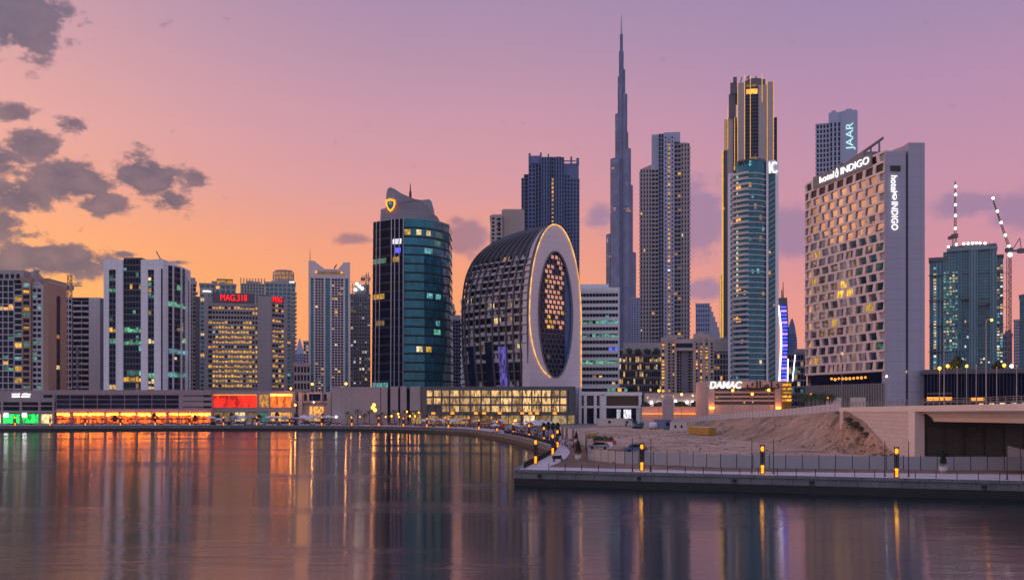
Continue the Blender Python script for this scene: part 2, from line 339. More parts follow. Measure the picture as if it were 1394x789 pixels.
def face_m(fr, u, w, z, rot=0.0):
    """local matrix for lettering flat on a face"""
    p = fr.P(u, w, z); U = Vector((fr.u.x, fr.u.y, 0)); Z = Vector((0,0,1)); N = Vector((fr.n.x, fr.n.y, 0))
    m = Matrix((( U.x, Z.x, N.x, p[0]), (U.y, Z.y, N.y, p[1]), (U.z, Z.z, N.z, p[2]), (0,0,0,1)))
    return m @ Matrix.Rotation(rot, 4, 'Z')

LD = {}
def lamp_light(parent, loc, watts, col=(1,.36,.08)):
    """the light that a lit lamp throws on what stands round it"""
    if (watts, col) not in LD: l = bpy.data.lights.new('lamp_light', 'POINT'); l.energy = watts; l.color = col; l.shadow_soft_size = .3; LD[(watts, col)] = l
    o = bpy.data.objects.new('lamp_light', LD[(watts, col)]); COL.objects.link(o); o.parent = parent; o.location = loc
# ------------------------------------------------------------------ the setting: water, land, quays, sand
def catmull(P, n=8):
    out = []
    for i in range(len(P)-1):
        p0, p1, p2, p3 = P[max(i-1,0)], P[i], P[i+1], P[min(i+2, len(P)-1)]
        for k in range(n):
            t = k/n; out.append(tuple(.5*((2*p1[j])+(-p0[j]+p2[j])*t+(2*p0[j]-5*p1[j]+4*p2[j]-p3[j])*t*t+(-p0[j]+3*p1[j]-3*p2[j]+p3[j])*t**3) for j in range(len(p1))))
    out.append(tuple(P[-1])); return out
def gp(px, py, z=G): Y = (CZ-z)*F/(py-HY); return (wx(px, Y), Y)
FARQ = catmull([(-330,437),(-224,437),(-178,441),(-133,445),(-84,441),(-52,424),(-22,391),(-9,352),(1,300),(6.4,255),(8.6,228),(7.6,206),(4.5,180),(1.2,157),(.3,149.4)], 8)
QUAY = [(-2600,437)] + FARQ + [(53.6,131.3),(65.5,127.3),(300,47.4),(1470,-400)]
def sheet(name, pts, z, mat, kind='structure'):
    mb = MB(); mb.poly([(x, y, z) for x, y in pts]); return tag(mb.build(name, mat), kind=kind)
def water():
    m, T, b = new_mat('water'); co = objco(T)
    mp = T.new('ShaderNodeMapping'); T.l.new(co, mp.inputs[0]); mp.inputs['Scale'].default_value = (.013, .034, 1); mp.inputs['Rotation'].default_value = (0, 0, R(8))
    n = T.noise(mp.outputs[0], 1, 5, .6)
    b.inputs['Base Color'].default_value = (.001, .014, .019, 1); b.inputs['IOR'].default_value = 1.36
    T.l.new(T.smooth(n, .47, .68, .105, .185), b.inputs['Roughness'])
    mp2 = T.new('ShaderNodeMapping'); T.l.new(co, mp2.inputs[0]); mp2.inputs['Scale'].default_value = (.16, .5, 1)
    w1 = T.noise(mp2.outputs[0], 1, 4, .6)
    bn = T.new('ShaderNodeBump'); bn.inputs['Distance'].default_value = 1.0; b.inputs['Anisotropic'].default_value = .96; T.l.new(T.vec(0.0, 1.0, 0.0), b.inputs['Tangent'])   # ripples run across the canal: slopes mostly along it
    T.l.new(T.smooth(n, .45, .66, .02, .16), bn.inputs['Strength']); T.l.new(w1, bn.inputs['Height']); T.l.new(bn.outputs[0], b.inputs['Normal'])
    mb = MB(); mb.poly([(-2600,-450,0),(2600,-450,0),(2600,700,0),(-2600,700,0)])
    tag(mb.build('water', 'water'), kind='structure')
water()
def ground_mats():
    m, T, b = new_mat('paving'); co = objco(T)
    br = T.new('ShaderNodeTexBrick'); T.l.new(co, br.inputs['Vector']); br.inputs['Scale'].default_value = .9; br.inputs['Mortar Size'].default_value = .03
    br.inputs['Color1'].default_value = (.30,.25,.26,1); br.inputs['Color2'].default_value = (.25,.21,.22,1); br.inputs['Mortar'].default_value = (.14,.12,.12,1)
    v = T.math('MULTIPLY_ADD', T.noise(co, .15, 5), .7, .65); T.l.new(T.mix(1, br.outputs[0], T.vec(v, v, v), 'MULTIPLY'), b.inputs['Base Color']); b.inputs['Roughness'].default_value = .8
    m, T, b = new_mat('paving_pink'); co = objco(T)
    br = T.new('ShaderNodeTexBrick'); T.l.new(co, br.inputs['Vector']); br.inputs['Scale'].default_value = 1.1; br.inputs['Mortar Size'].default_value = .02
    br.inputs['Color1'].default_value = (.72,.60,.60,1); br.inputs['Color2'].default_value = (.64,.53,.54,1); br.inputs['Mortar'].default_value = (.34,.29,.30,1)
    v = T.math('MULTIPLY_ADD', T.noise(co, .3, 5), .6, .7); T.l.new(T.mix(1, br.outputs[0], T.vec(v, v, v), 'MULTIPLY'), b.inputs['Base Color']); b.inputs['Roughness'].default_value = .8
    for name, ca, cb in (('sand', (.68,.42,.295), (.47,.285,.205)), ('bank_sand', (.50,.305,.205), (.32,.195,.13)), ('dirt', (.30,.17,.11), (.21,.12,.08))):
        m, T, b = new_mat(name); co = objco(T)
        mp = T.new('ShaderNodeMapping'); T.l.new(co, mp.inputs[0]); mp.inputs['Scale'].default_value = (.05, .018, .05); mp.inputs['Rotation'].default_value = (0, 0, R(62))
        n1 = T.noise(mp.outputs[0], 1, 5, .62); n2 = T.noise(co, .45, 7, .65)
        c = T.mix(T.smooth(n1, .40, .62), (*ca,1), (*cb,1)); n3 = T.noise(co, .09, 4, .7); c = T.mix(T.smooth(n3, .50, .68), c, (cb[0]*.55, cb[1]*.55, cb[2]*.55, 1)); v = T.math('MULTIPLY_ADD', n2, 1.7, .15)
        T.l.new(T.mix(1, c, T.vec(v, v, v), 'MULTIPLY'), b.inputs['Base Color']); b.inputs['Roughness'].default_value = .95
        bn = T.new('ShaderNodeBump'); bn.inputs['Strength'].default_value = 1.0; bn.inputs['Distance'].default_value = .9; T.l.new(n2, bn.inputs['Height']); T.l.new(bn.outputs[0], b.inputs['Normal'])
ground_mats()
sheet('ground', QUAY + [(2600,-400),(2600,2600),(-2600,2600),(-2600,437)], G, 'paving')
def offset(P, d):
    out = []
    for i, p in enumerate(P):
        a = Vector(P[max(i-1,0)]); c = Vector(P[min(i+1,len(P)-1)]); t = (c-a).normalized(); out.append((p[0]-t.y*d, p[1]+t.x*d))
    return out
def quay():
    mb = MB(); W = [(-2600,437)]+FARQ+[(53.6,131.3),(65.5,127.3),(300,47.4)]
    W = W[:-3] + [(W[-4][0]+(W[-3][0]-W[-4][0])*k/6, W[-4][1]+(W[-3][1]-W[-4][1])*k/6) for k in range(1,6)] + W[-3:]
    O = offset(W, 0)
    for d0, z0, z1, m in ((.0,-2,1.12,1),(.10,1.12,2.02,0),(-.12,2.02,2.42,0)):
        a = offset(W, d0)
        for i in range(len(a)-1):
            mb.poly([(*a[i],z0),(*a[i+1],z0),(*a[i+1],z1),(*a[i],z1)], m)
        if d0 != .10:
            c = offset(W, .55 if z1 > 2 else .2)
            for i in range(len(a)-1): mb.poly([(*a[i],z1),(*a[i+1],z1),(*c[i+1],z1),(*c[i],z1)], m)
    c = offset(W, .55)
    for i in range(len(c)-1): mb.poly([(*c[i],2.42),(*c[i+1],2.42),(*c[i+1],2.2),(*c[i],2.2)], 0)
    a, c = offset(W, -.12), offset(W, .1)
    for i in range(len(a)-1): mb.poly([(*a[i],2.02),(*c[i],2.02),(*c[i+1],2.02),(*a[i+1],2.02)], 0)
    tag(mb.build('quay_wall', ['quay_conc','wet_conc']), kind='structure')
    pr = [(-600,437)] + FARQ; a, c = offset(pr, .5), offset(pr, 7.5)
    mb = MB()
    for i in range(len(a)-4): mb.poly([(*a[i],G+.02),(*a[i+1],G+.02),(*c[i+1],G+.02),(*c[i],G+.02)])
    tag(mb.build('promenade', 'paving_pink'), kind='structure')
M['quay_conc'].node_tree  # joints of the quay blocks are cut by the panel variant below
wall('quay_conc', (.19,.185,.20), .85, .5, .35, (1.75, 30), bump=.3)
quay()
sheet('sand_ground', [gp(792,599),gp(775,588),gp(780,583),(35,420),(160,420),(160,170),(76,146),gp(1394,640),gp(1250,639.5),gp(980,636.5),gp(900,632.5),gp(845,631),gp(800,626),gp(802,612)], G+.025, 'sand')
sheet('dirt_strip', [gp(746,635.5),gp(762,629),gp(772,622),gp(776,615),gp(771,607),gp(760,601),gp(748,597),gp(768,594),gp(792,599),gp(802,612),gp(800,626),gp(845,631),gp(900,632.5),gp(980,636.5),gp(1250,639.5),gp(1394,640),(90,141),(90,136),gp(1394,645.5),gp(980,641.5),gp(870,638.5)], G+.03, 'dirt')
sheet('path', [(.9,149.6),(1.8,157),(5.1,180),(8.2,206),(9.2,228),gp(746,598),gp(760,601),gp(771,607),gp(776,615),gp(772,622),gp(762,629),gp(746,635.5),gp(870,638.5),gp(980,641.5),gp(1394,645.5),(90,136),(90,119.8),(65.6,127.9),(53.7,131.9)], G+.035, 'paving_pink')
def embankment():
    E = [(61,415,62,428,2.6),(62,388,66,405,4.1),(62.5,347,70.4,370,5.6),(62,298,72.3,340,6.8),(61.8,268,73.9,310,7.8),(63,240,75,276,8.8),(65.2,215,75,246,9.85),(65.8,201,74.5,226,10.6),(66.2,197,69.95,210,10.75),(67.0,195,70.0,203,9.6),(67.6,193,70.05,198,8.6),(68.5,188,70.05,189,5.3),(69,182,70.05,182,2.9),(69.5,178,70.05,178,2.2)]
    E = catmull(E, 7); rows = []
    for bx, by, rx, ry, rz in E:
        row = [(bx-3, by-2, 2.1)]
        for k in range(15):
            t = k/14; h = 2.2+(rz-2.2)*(t**1.08); x = bx+(rx-bx)*t; y = by+(ry-by)*t
            f = math.sin(math.pi*min(t*1.02,1))
            n = noise.fractal(Vector((x*.11, y*.11, 3)), 1.0, 2.0, 5)*.75 + noise.noise(Vector((y*.35, t*1.2, 1)))*.35
            h += (n*(1.7 if by < 225 else .8)+noise.noise(Vector((bx*.9+by*.9, 2+t*.6, 4)))*.30)*f*min(1, (rz-2.2)/4); row.append((x, y, max(h, 2.1)))
        row += [(max(rx+4, 75), ry+3, rz-.1), (rx+34, ry+22, rz-.3), (rx+46, ry+34, 2.2)]
        rows.append(row)
    mb = MB(); mb.loft(rows, 0, closed=False, cap=False)
    tag(mb.build('sand_embankment', 'bank_sand', smooth=True), kind='structure')
    return E
EMB = embankment()
# ------------------------------------------------------------------ shared building helpers
def block(b, wmb, gmb, x0, x1, y0, y1, z0, z1, nf, nr, ns=0, side='R', pier=.25, span=.3, d=.4, wm=0, gm=0, pick=None, picks=None, top=1.2, sp=None, ss=None):
    wmb.box(x0+.36, x1-.36, y0+.36, y1, z0, z1, wm)
    facade(b, wmb, gmb, Frame((x0,y0),(x1,y0)), z0, z1, nf, nr, pier, span, d, wm, pick, gm=gm)
    if ns:
        fr = Frame((x1,y0),(x1,y1)) if side == 'R' else Frame((x0,y1),(x0,y0))
        facade(b, wmb, gmb, fr, z0, z1, ns, nr, pier if sp is None else sp, span if ss is None else ss, d, wm, picks or pick, gm=gm)
    if top:
        e = d+.06; wmb.box(x0-e, x1+e, y0-e, y1+.3, z1+.03, z1+top, wm)
def slabs(wmb, x0, x1, y0, y1, zs, th=.35, m=0):
    for z in zs: wmb.box(x0, x1, y0, y1, z, z+th, m)
def pole(mb, x, y, z0, z1, r=.12, m=0, n=6): mb.tube((x,y,z0),(x,y,z1), r, n, m)
WARM = ['lit_gold','lit_warm','lit_cream']; GREEN = ['lit_green','lit_cyan','lit_dimgreen']; MIXL = WARM+GREEN
# ------------------------------------------------------------------ towers of the left bank
def tower_residential():
    b = Bld('apartment_tower', 'grey and brown apartment tower with small square windows, beside the white framed glass tower', 'apartment tower', -40, 500, 64, face=0)
    w, g = MB(), MB(); u = b.u; z = b.z; nr = 19
    zt = z(381); D = 20.5
    block(b, w, g, u(-40), u(19), 0, D, 14, zt, 8, nr, pier=.13, span=.15, d=.35, wm=0, pick=picker(.12, MIXL, 1, {4:(.8,['lit_green','lit_dimgreen']),14:(.5,WARM)}), top=0)
    w.box(u(-40)-.2, u(33), -.5, D, zt+.05, z(370), 2); w.box(u(-40)+1, u(30), 1, D, z(370)+.02, z(367), 2)
    for k in range(9): g.poly([(u(-38+k*7.6),-.53,z(379)),(u(-33+k*7.6),-.53,z(379)),(u(-33+k*7.6),-.53,z(373)),(u(-38+k*7.6),-.53,z(373))], 0)
    block(b, w, g, u(19), u(31), .5, D, 14, z(386), 1, nr, pier=.12, span=.25, d=.3, wm=0, pick=picker(.25, MIXL, 2, {4:(1,'lit_gold'),6:(1,'lit_cyan'),16:(1,'lit_gold')}), top=0)
    block(b, w, g, u(31), u(43.5), -.9, D, 14, z(384), 1, nr, pier=.32, span=.34, d=.35, wm=1, pick=picker(.3, MIXL, 3, {14:(1,'lit_gold'),11:(1,'lit_gold')}), top=2.5)
    w.box(u(40.5), u(46), 1, 6, z(386), z(369), 2); w.box(u(42), u(49), 2.5, 4, z(369), z(366), 2)
    block(b, w, g, u(43.5), u(56), .8, D, 14, z(391), 2, nr, pier=.18, span=.4, d=.5, wm=0, pick=picker(.12, GREEN, 4, {15:(.9,'lit_green'),9:(.5,'lit_green'),7:(.6,'lit_green')}), top=1.6)
    w.box(u(43.5)-.2, u(56), -.2, D, z(391)+1.7, z(384), 0)
    w.box(u(56), u(60.5), .2, D, 0, z(387), 0)
    block(b, w, g, u(60.5), u(64.5), .9, D, 14, z(384), 1, nr, pier=.1, span=.3, d=.5, wm=0, pick=picker(.2, GREEN, 5), top=.5)
    # brown gable wall to the right with a slot of windows
    fr = Frame((u(64)+.3, 0), (u(64)+.3, D+.4)); zz = z(378.5)
    for a, c in ((-.0, 9.0),(13.5, D+.4)): w.fbox(fr, a, c, -2.2, .35, 0, zz, 1)
    w.fbox(fr, 9.0, 13.5, -2.2, .33, z(400), zz-.02, 1); w.fbox(fr, 9.0, 13.5, -2.2, -.75, 0, z(400), 1)
    facade(b, w, g, fr, 14, z(400), 1, 16, .2, .35, -.05, 1, picker(.12, WARM, 6), 9.0, 13.5, back=.6)
    w.box(u(-40)+.1, u(64), .5, D, 0, 14, 0)
    b.done(); w.build('wall', ['grey_clad','brown_conc','taupe_clad'], b.t); g.build('glazing', 'glass_navy', b.t)
def tower_unfinished():
    b = Bld('unfinished_tower', 'unlit concrete tower with stacked open balconies, behind the brown gable wall', 'tower', 84, 560, 142, face=0)
    w, g = MB(), MB(); u, z = b.u, b.z; zt = z(406); nr = 17
    block(b, w, g, u(84), u(98), 0, 18, 12, zt, 3, nr, pier=.3, span=.35, d=.3, top=0)
    block(b, w, g, u(98), u(121.5), 1.2, 18, 12, z(409), 2, nr, pier=.08, span=.14, d=.1, top=0)
    bl = MB(); ch = (z(409)-12)/nr
    for r in range(nr):
        bl.box(u(100), u(121), -.5, 1.1, 12+r*ch, 12+r*ch+1.0)
        if r % 2: bl.box(u(105), u(114), -1.0, -.5, 12+r*ch, 12+r*ch+.9)
    w.box(u(104), u(107.5), -.9, 1.0, 12, z(470), 1)
    w.box(u(121.5), u(136.5), -.6, 18, 0, z(405), 0); w.box(u(136.5), u(142), .4, 18, 0, z(406), 1)
    w.box(u(84), u(121.5), 1, 18, 0, 12, 0); w.box(u(86), u(120), .5, 17, zt, z(404.5), 1)
    b.done(); w.build('wall', ['grey_clad','slate'], b.t); g.build('glazing', 'glass_navy', b.t); bl.build('balcony', 'grey_clad', b.t)
def crane_hammer(name, label, px, Y, pyb, pyt, jib=(-3, 13), pyj=None):
    x = wx(px, Y); zb, zt = wz(pyb, Y), wz(pyt, Y); t = thing(name, label, 'crane', (x, Y, zb)); h = zt-zb; m = MB()
    for a, c in ((-.9,-.9),(.9,-.9),(.9,.9),(-.9,.9)): m.tube((a,c,0),(a,c,h), .22, 4)
    k = 0
    while k*2.2 < h-2: s = 1 if k % 2 else -1; m.tube((-.9*s,-.9,k*2.2),(.9*s,-.9,k*2.2+2.2), .14, 4); m.tube((.9,-.9*s,k*2.2),(.9,.9*s,k*2.2+2.2), .14, 4); k += 1
    m.build('mast', 'crane_metal', t); zj = wz(pyj or pyt+4, Y)-zb; j = MB(); s = Y/F
    a, c = jib[0]*s, jib[1]*s
    for q in (-.7,.7): j.tube((a,q,zj),(c,q,zj), .2, 4)
    j.tube((a,0,zj+1.6),(c,0,zj+1.3), .2, 4)
    n = int((c-a)/2)
    for k in range(n): j.tube((a+k*2,-.7,zj),(a+k*2+1,0,zj+1.5), .12, 4); j.tube((a+k*2+1,0,zj+1.5),(a+k*2+2,-.7,zj), .12, 4)
    j.build('jib', 'crane_metal', t); m = MB(); m.box(a-.4, a+3, -1, 1, zj-2.4, zj+.2); m.build('counterweight', 'dark_clad', t)
    m = MB(); m.box(.4, 2.6, -2.4, -.4, zj-2.6, zj-.2); m.build('cab', 'grey_metal', t)
def tower_white():
    b = Bld('office_tower', 'white framed office tower with tall dark glass strips, above the long glazed podium', 'office tower', 142, 500, 223, face=0)
    w, g = MB(), MB(); u, z = b.u, b.z; zt = z(353); z0 = 8; nr = 24; D = 38
    for a, c, top in ((142,149,zt),(158.5,168,zt-.3),(192.5,202,zt-.2),(210.5,223,zt)):
        w.box(u(a), u(c), -.9, D if a != 223 else 6, 0, top)
    w.box(u(149), u(158.5), -.85, D, z(367), zt-.05); w.box(u(202), u(210.5), -.85, D, z(367), zt-.15)
    R1 = {22:(1,'lit_dimgreen'),20:(1,'lit_green'),15:(.5,GREEN),13:(1,'lit_gold'),11:(1,'lit_green'),3:(.7,WARM),1:(1,'lit_green')}
    facade(b, w, g, Frame((u(149),-.1),(u(158.5),-.1)), z0, z(367), 2, nr, .1, .22, .15, 1, picker(.04, WARM, 7, R1))
    R2 = {19:(.4,WARM),12:(.95,'lit_green'),10:(.9,'lit_green'),5:(.8,['lit_dimgreen','lit_green']),4:(.9,'lit_gold'),3:(.4,'lit_dim')}
    facade(b, w, g, Frame((u(168),.5),(u(192.5),.5)), z0, z(352), 6, nr, .1, .22, .15, 1, picker(.03, GREEN, 8, R2))
    w.box(u(168), u(192.5), .3, D, z(352), z(350.5), 1)
    R3 = {21:(.9,'lit_green'),19:(1,'lit_cyan'),16:(.7,'lit_dim'),11:(1,'lit_cream'),5:(.8,'lit_green'),4:(1,'lit_cream'),3:(1,'lit_cream'),0:(1,'lit_gold'),2:(.7,'lit_cream')}
    facade(b, w, g, Frame((u(202),-.1),(u(210.5),-.1)), z0, z(367), 2, nr, .1, .22, .15, 1, picker(.05, WARM, 9, R3))
    g.poly([(u(220),-.92,z0),(u(222.3),-.92,z0),(u(222.3),-.92,z(366)),(u(220),-.92,z(366))])
    # bowed glass flank on the right with white blades
    x = u(223); pts = [(x-.3, 4)] + [(x+3.6*math.sin(math.pi*k/8)**.8, 4+(D-9)*k/8) for k in range(9)] + [(x-.3, D-5)]
    R4 = {20:(.6,GREEN),17:(1,'lit_green'),13:(.9,'lit_dim'),9:(1,'lit_cyan'),5:(.9,['lit_cyan','lit_dimgreen'])}
    for k in range(8):
        fr = Frame(pts[1+k], pts[2+k]); facade(b, w, g, fr, z0, z(359), 1, nr, 0, .2, .12, 1, picker(.06, WARM+GREEN, 20+k, R4))
        if k in (1,3,5,6): w.fbox(fr, -.12, .12, -.1, 1.0, z0, z(358), 0)
    w.prism([(p[0]-.3, p[1]) for p in pts], z(359), z(357.5), 0)
    w.box(u(210), x+.5, 1, 5.5, 0, zt-.1); w.box(x-6, x+.9, D-5.2, D+1, 0, z(354.5))
    fr = Frame((x+.9, D-5.2), (x+.9, D+1)); g.poly([fr.P(2.2,.04,z0),fr.P(3.6,.04,z0),fr.P(3.6,.04,z(370)),fr.P(2.2,.04,z(370))])
    w.box(u(149), x-1, 2, D, 0, z(353)-1, 1)
    b.done(); w.build('frame', ['white_clad','dark_clad'], b.t); g.build('glazing', 'glass_navy', b.t)
    m = MB(); m.tube((u(214),6,zt),(u(207),6,zt+5), .3, 5); m.tube((u(214),6,zt-1),(u(214),6,zt+1.2), .5, 5); m.build('cleaning_crane', 'crane_metal', b.t)
def tower_simple(name, label, cat, px0, px1, py, Y, nf, nr, D=25, mats=('taupe_clad','glass_navy'), pick=None, ns=0, side='R', pier=.3, span=.3, d=.4, z0=3, top=1.2, extra=None, picks=None, sp=None, ss=None):
    b = Bld(name, label, cat, px0, Y, px1); w, g = MB(), MB()
    block(b, w, g, 0, b.W, 0, D, z0, b.z(py), nf, nr, ns, side, pier, span, d, pick=pick, picks=picks, top=top, sp=sp, ss=ss)
    if extra: extra(b, w, g)
    q = random.Random(int(px0)); zt = b.z(py)+max(top, 0)+.05; rp = MB(); Wd = min(b.W, 60)
    for _ in range(4): a, c = q.uniform(.1,.7)*Wd, q.uniform(2,D*.5); s = q.uniform(1.5,4.5); rp.box(a, min(a+s*1.6, b.W-.5), c, c+s, zt, zt+q.uniform(1,3.4))
    a = q.uniform(.2,.8)*Wd; rp.tube((a,5,zt),(a,5,zt+q.uniform(4,8)), .14, 4, 0, .06)
    if Y < 1000 and b.z(py) > 40: rp.build('roof_plant', 'grey_metal', b.t)
    w.box(.5, b.W-.5, .5, D, 0, z0); b.done(); w.build('wall', [mats[0]]+list(mats[2:]), b.t); g.build('glazing', mats[1], b.t)
    return b
def left_backs():
    def ex(b, w, g):
        for r in range(int((b.z(387)-7)/3)): w.box(b.W-3, b.W+1.1, -.9, 8, 6+r*3.0, 7.0+r*3.0)
    tower_simple('apartment_tower', 'slim taupe apartment tower with serrated balconies, tight behind the white framed tower', 'apartment tower', 246, 267, 386, 700, 4, 34, mats=('taupe_clad','glass_dark'), extra=ex, D=14, top=2)
    def ex(b, w, g):
        u, z = b.u, b.z
        w.box(u(266), u(272), 2, 20, 0, z(404), 1); w.box(u(273), u(290), -.8, .2, z(401), z(392), 0)
        m = MB(); rg = random.Random(3)
        for k in range(7): m.box(u(276+k*1.7), u(277.2+k*1.7), -1.1, -.85, z(398), z(396.2-rg.random()*1.2))
        m.build('sign', 'sign_white', b.t)
        m = MB(); m.box(u(296), u(316), 4, 16, z(387), z(380)); m.build('roof_lounge', 'lit_gold', b.t); w.box(u(295), u(317), 3, 17, z(380)+.05, z(378.5), 1)
        w.box(u(272), u(321), -1, 20, z(388), z(386.4), 0)
    tower_simple('apartment_tower', 'grey tower with a yellow lit rooftop lounge, behind the hotel with the red sign', 'apartment tower', 272, 321, 388, 690, 7, 30, mats=('taupe_clad','glass_teal','dark_clad'), extra=ex, D=22, pick=picker(.05, WARM, 31))
    def ex(b, w, g):
        for k in range(9): w.box(b.W*k/8-.5, b.W*k/8+.5, -1.2, 0, 60, b.z(383)+3)
    tower_simple('striped_tower', 'distant small tower topped with pale vertical fins, behind the hotel roof', 'tower', 328, 360, 386, 950, 8, 40, mats=('beige_conc','glass_teal'), extra=ex, D=25, pier=.2, top=0)
    def ex(b, w, g):
        u, z = b.u, b.z
        for r in range(int((b.z(388)-7)/3)): w.box(b.W-2.5, b.W+1.0, -.9, 9, 6+r*3.0, 7.1+r*3.0)
        c = MB(); cx, cyy, rr = u(386), 10, (u(400)-u(372))/2
        w.lathe([(rr*1.04, z(384)),(rr*1.04, z(378.6))], (cx,cyy,0), 20); w.lathe([(rr*1.06, z(374)),(rr*1.06, z(372.6))], (cx,cyy,0), 20); w.lathe([(rr*.85, z(369)),(rr*.9, z(366)),(rr*.3, z(365))], (cx,cyy,0), 20)
        c.lathe([(rr*.93, z(378.6)+.05),(rr*.93, z(369))], (cx,cyy,0), 20); c.build('lit_crown', 'lit_warm', b.t)
        for k in range(10): a = math.pi+k*math.pi/9; pole(w, cx+rr*math.cos(a), cyy+rr*math.sin(a), z(379), z(368), .35)
        w.box(u(372), u(402), 1, 18, z(386), z(383), 0)
        m = MB()
        for k in range(4): m.box(u(394+k*1.7), u(395.3+k*1.7), -.75, -.5, z(384.6), z(382.4))
        m.build('sign', 'sign_white', b.t)
    tower_simple('apartment_tower', 'dark tower with a round amber lit crown, behind the right end of the hotel', 'apartment tower', 361, 402, 386, 730, 7, 32, mats=('taupe_clad','glass_teal'), extra=ex, D=20, pick=picker(.05, WARM+GREEN, 33))
    b = Bld('pointed_tower', 'small faraway tower with a pointed pale roof, beside the notched crown tower', 'tower', 402, 1400, 414); w, g = MB(), MB()
    block(b, w, g, 0, b.W, 0, 14, 3, b.z(481), 4, 20, top=0, pier=.3, span=.2); w.loft([[(-.3,-.3,b.z(481)),(b.W+.3,-.3,b.z(481)),(b.W+.3,14,b.z(481)),(-.3,14,b.z(481))],[(b.W/2-.2,6,b.z(459)),(b.W/2+.2,6,b.z(459)),(b.W/2+.2,7,b.z(459)),(b.W/2-.2,7,b.z(459))]])
    w.build('wall', 'steel_blue', b.t); g.build('glazing', 'glass_blue', b.t)
    tower_simple('apartment_tower', 'faraway plain pinkish tower, between the pointed tower and the notched crown tower', 'apartment tower', 413, 424, 465, 1250, 3, 22, mats=('pink_conc','glass_dark'), D=20, pick=picker(.06, WARM, 35))
    tower_simple('apartment_block', 'low pinkish block at the foot of the notched crown tower', 'apartment block', 400, 422, 497, 560, 5, 6, mats=('pink_conc','glass_dark'), D=14, pick=picker(.1, WARM, 36))
def hotel_red():
    b = Bld('hotel', 'grey hotel with rows of yellow lit windows and red roof lettering', 'hotel', 279, 600, 392); u, z = b.u, b.z; w, g = MB(), MB()
    nr = 17; zt = z(416); z0 = z(528)
    bad = {13:(.35,WARM),12:(.0,WARM),14:(.0,WARM)}
    rg = random.Random(5)
    def pk(r, c):
        if r in (14, 15): return None
        if r == 13 and 5 <= c < 9: return None
        if r == 11 and c in (0,1): return 'lit_cyan' if c == 0 else None
        if r == 8 and c in (4,5,8,9,10,11): return None
        return rg.choice(['lit_gold','lit_gold','lit_warm']) if rg.random() < .94 else None
    facade(b, w, g, Frame((u(289),0),(u(343),0)), z0, zt, 13, nr, .26, .48, .45, 0, pk)
    facade(b, w, g, Frame((u(343),.4),(u(351),.4)), z0, zt, 2, nr, .4, .46, .35, 0, picker(.5, ['lit_gold'], 6))
    facade(b, w, g, Frame((u(283),.8),(u(289),.8)), z0, zt, 1, nr, .2, .4, .3, 0, picker(.1, WARM, 8))
    w.box(u(279), u(283), .4, 22, 0, z(402)); w.box(u(283), u(289.2), .8+.4, 22, 0, z(404))
    w.box(u(289), u(351), .45, 24, 0, zt+.2); w.box(u(289.2), u(351), -.4, 24, zt+.2, z(413.5)); w.box(u(289.2), u(346), .6, 24, z(413.5), z(399), 1)
    w.box(u(351), u(370), -1.2, 26, 0, z(402.5)); w.box(u(354), u(368), 2, 22, z(402.5), z(400), 1)
    fr = Frame((u(370.2),-.2),(u(387),5)); facade(b, w, g, fr, z0, z(411), 4, nr, .12, .46, .4, 0, picker(.68, ['lit_gold','lit_warm'], 12, {15:(.2,WARM),14:(0,WARM),12:(.1,WARM)}))
    w.prism([(u(370),.4),(u(387),5.6),(u(387),28),(u(370),28)], 0, z(411)); w.prism([(u(370.3),.0),(u(387),5.2),(u(387),26),(u(370.3),26)], z(411)+.02, z(403), 1)
    w.prism([(u(386.5),4.4),(u(391.5),6),(u(391.5),28),(u(386.5),26)], 0, z(404)); w.box(u(289), u(351), .5, 24, 0, z0, 1)
    b.done(); w.build('wall', ['taupe_clad','dark_clad'], b.t); g.build('glazing', 'glass_dark', b.t)
    text('lettering', 'MAG.318', 'sign_red', b.t, face_m(Frame((0,-.3),(b.W,-.3)), u(318), 0, z(406)), 5.4, .25, fit=u(336)-u(300))
    text('lettering', 'MAG', 'sign_red', b.t, face_m(fr, fr.W*.42, .4, z(406.5)), 4.6, .25, fit=6.8)
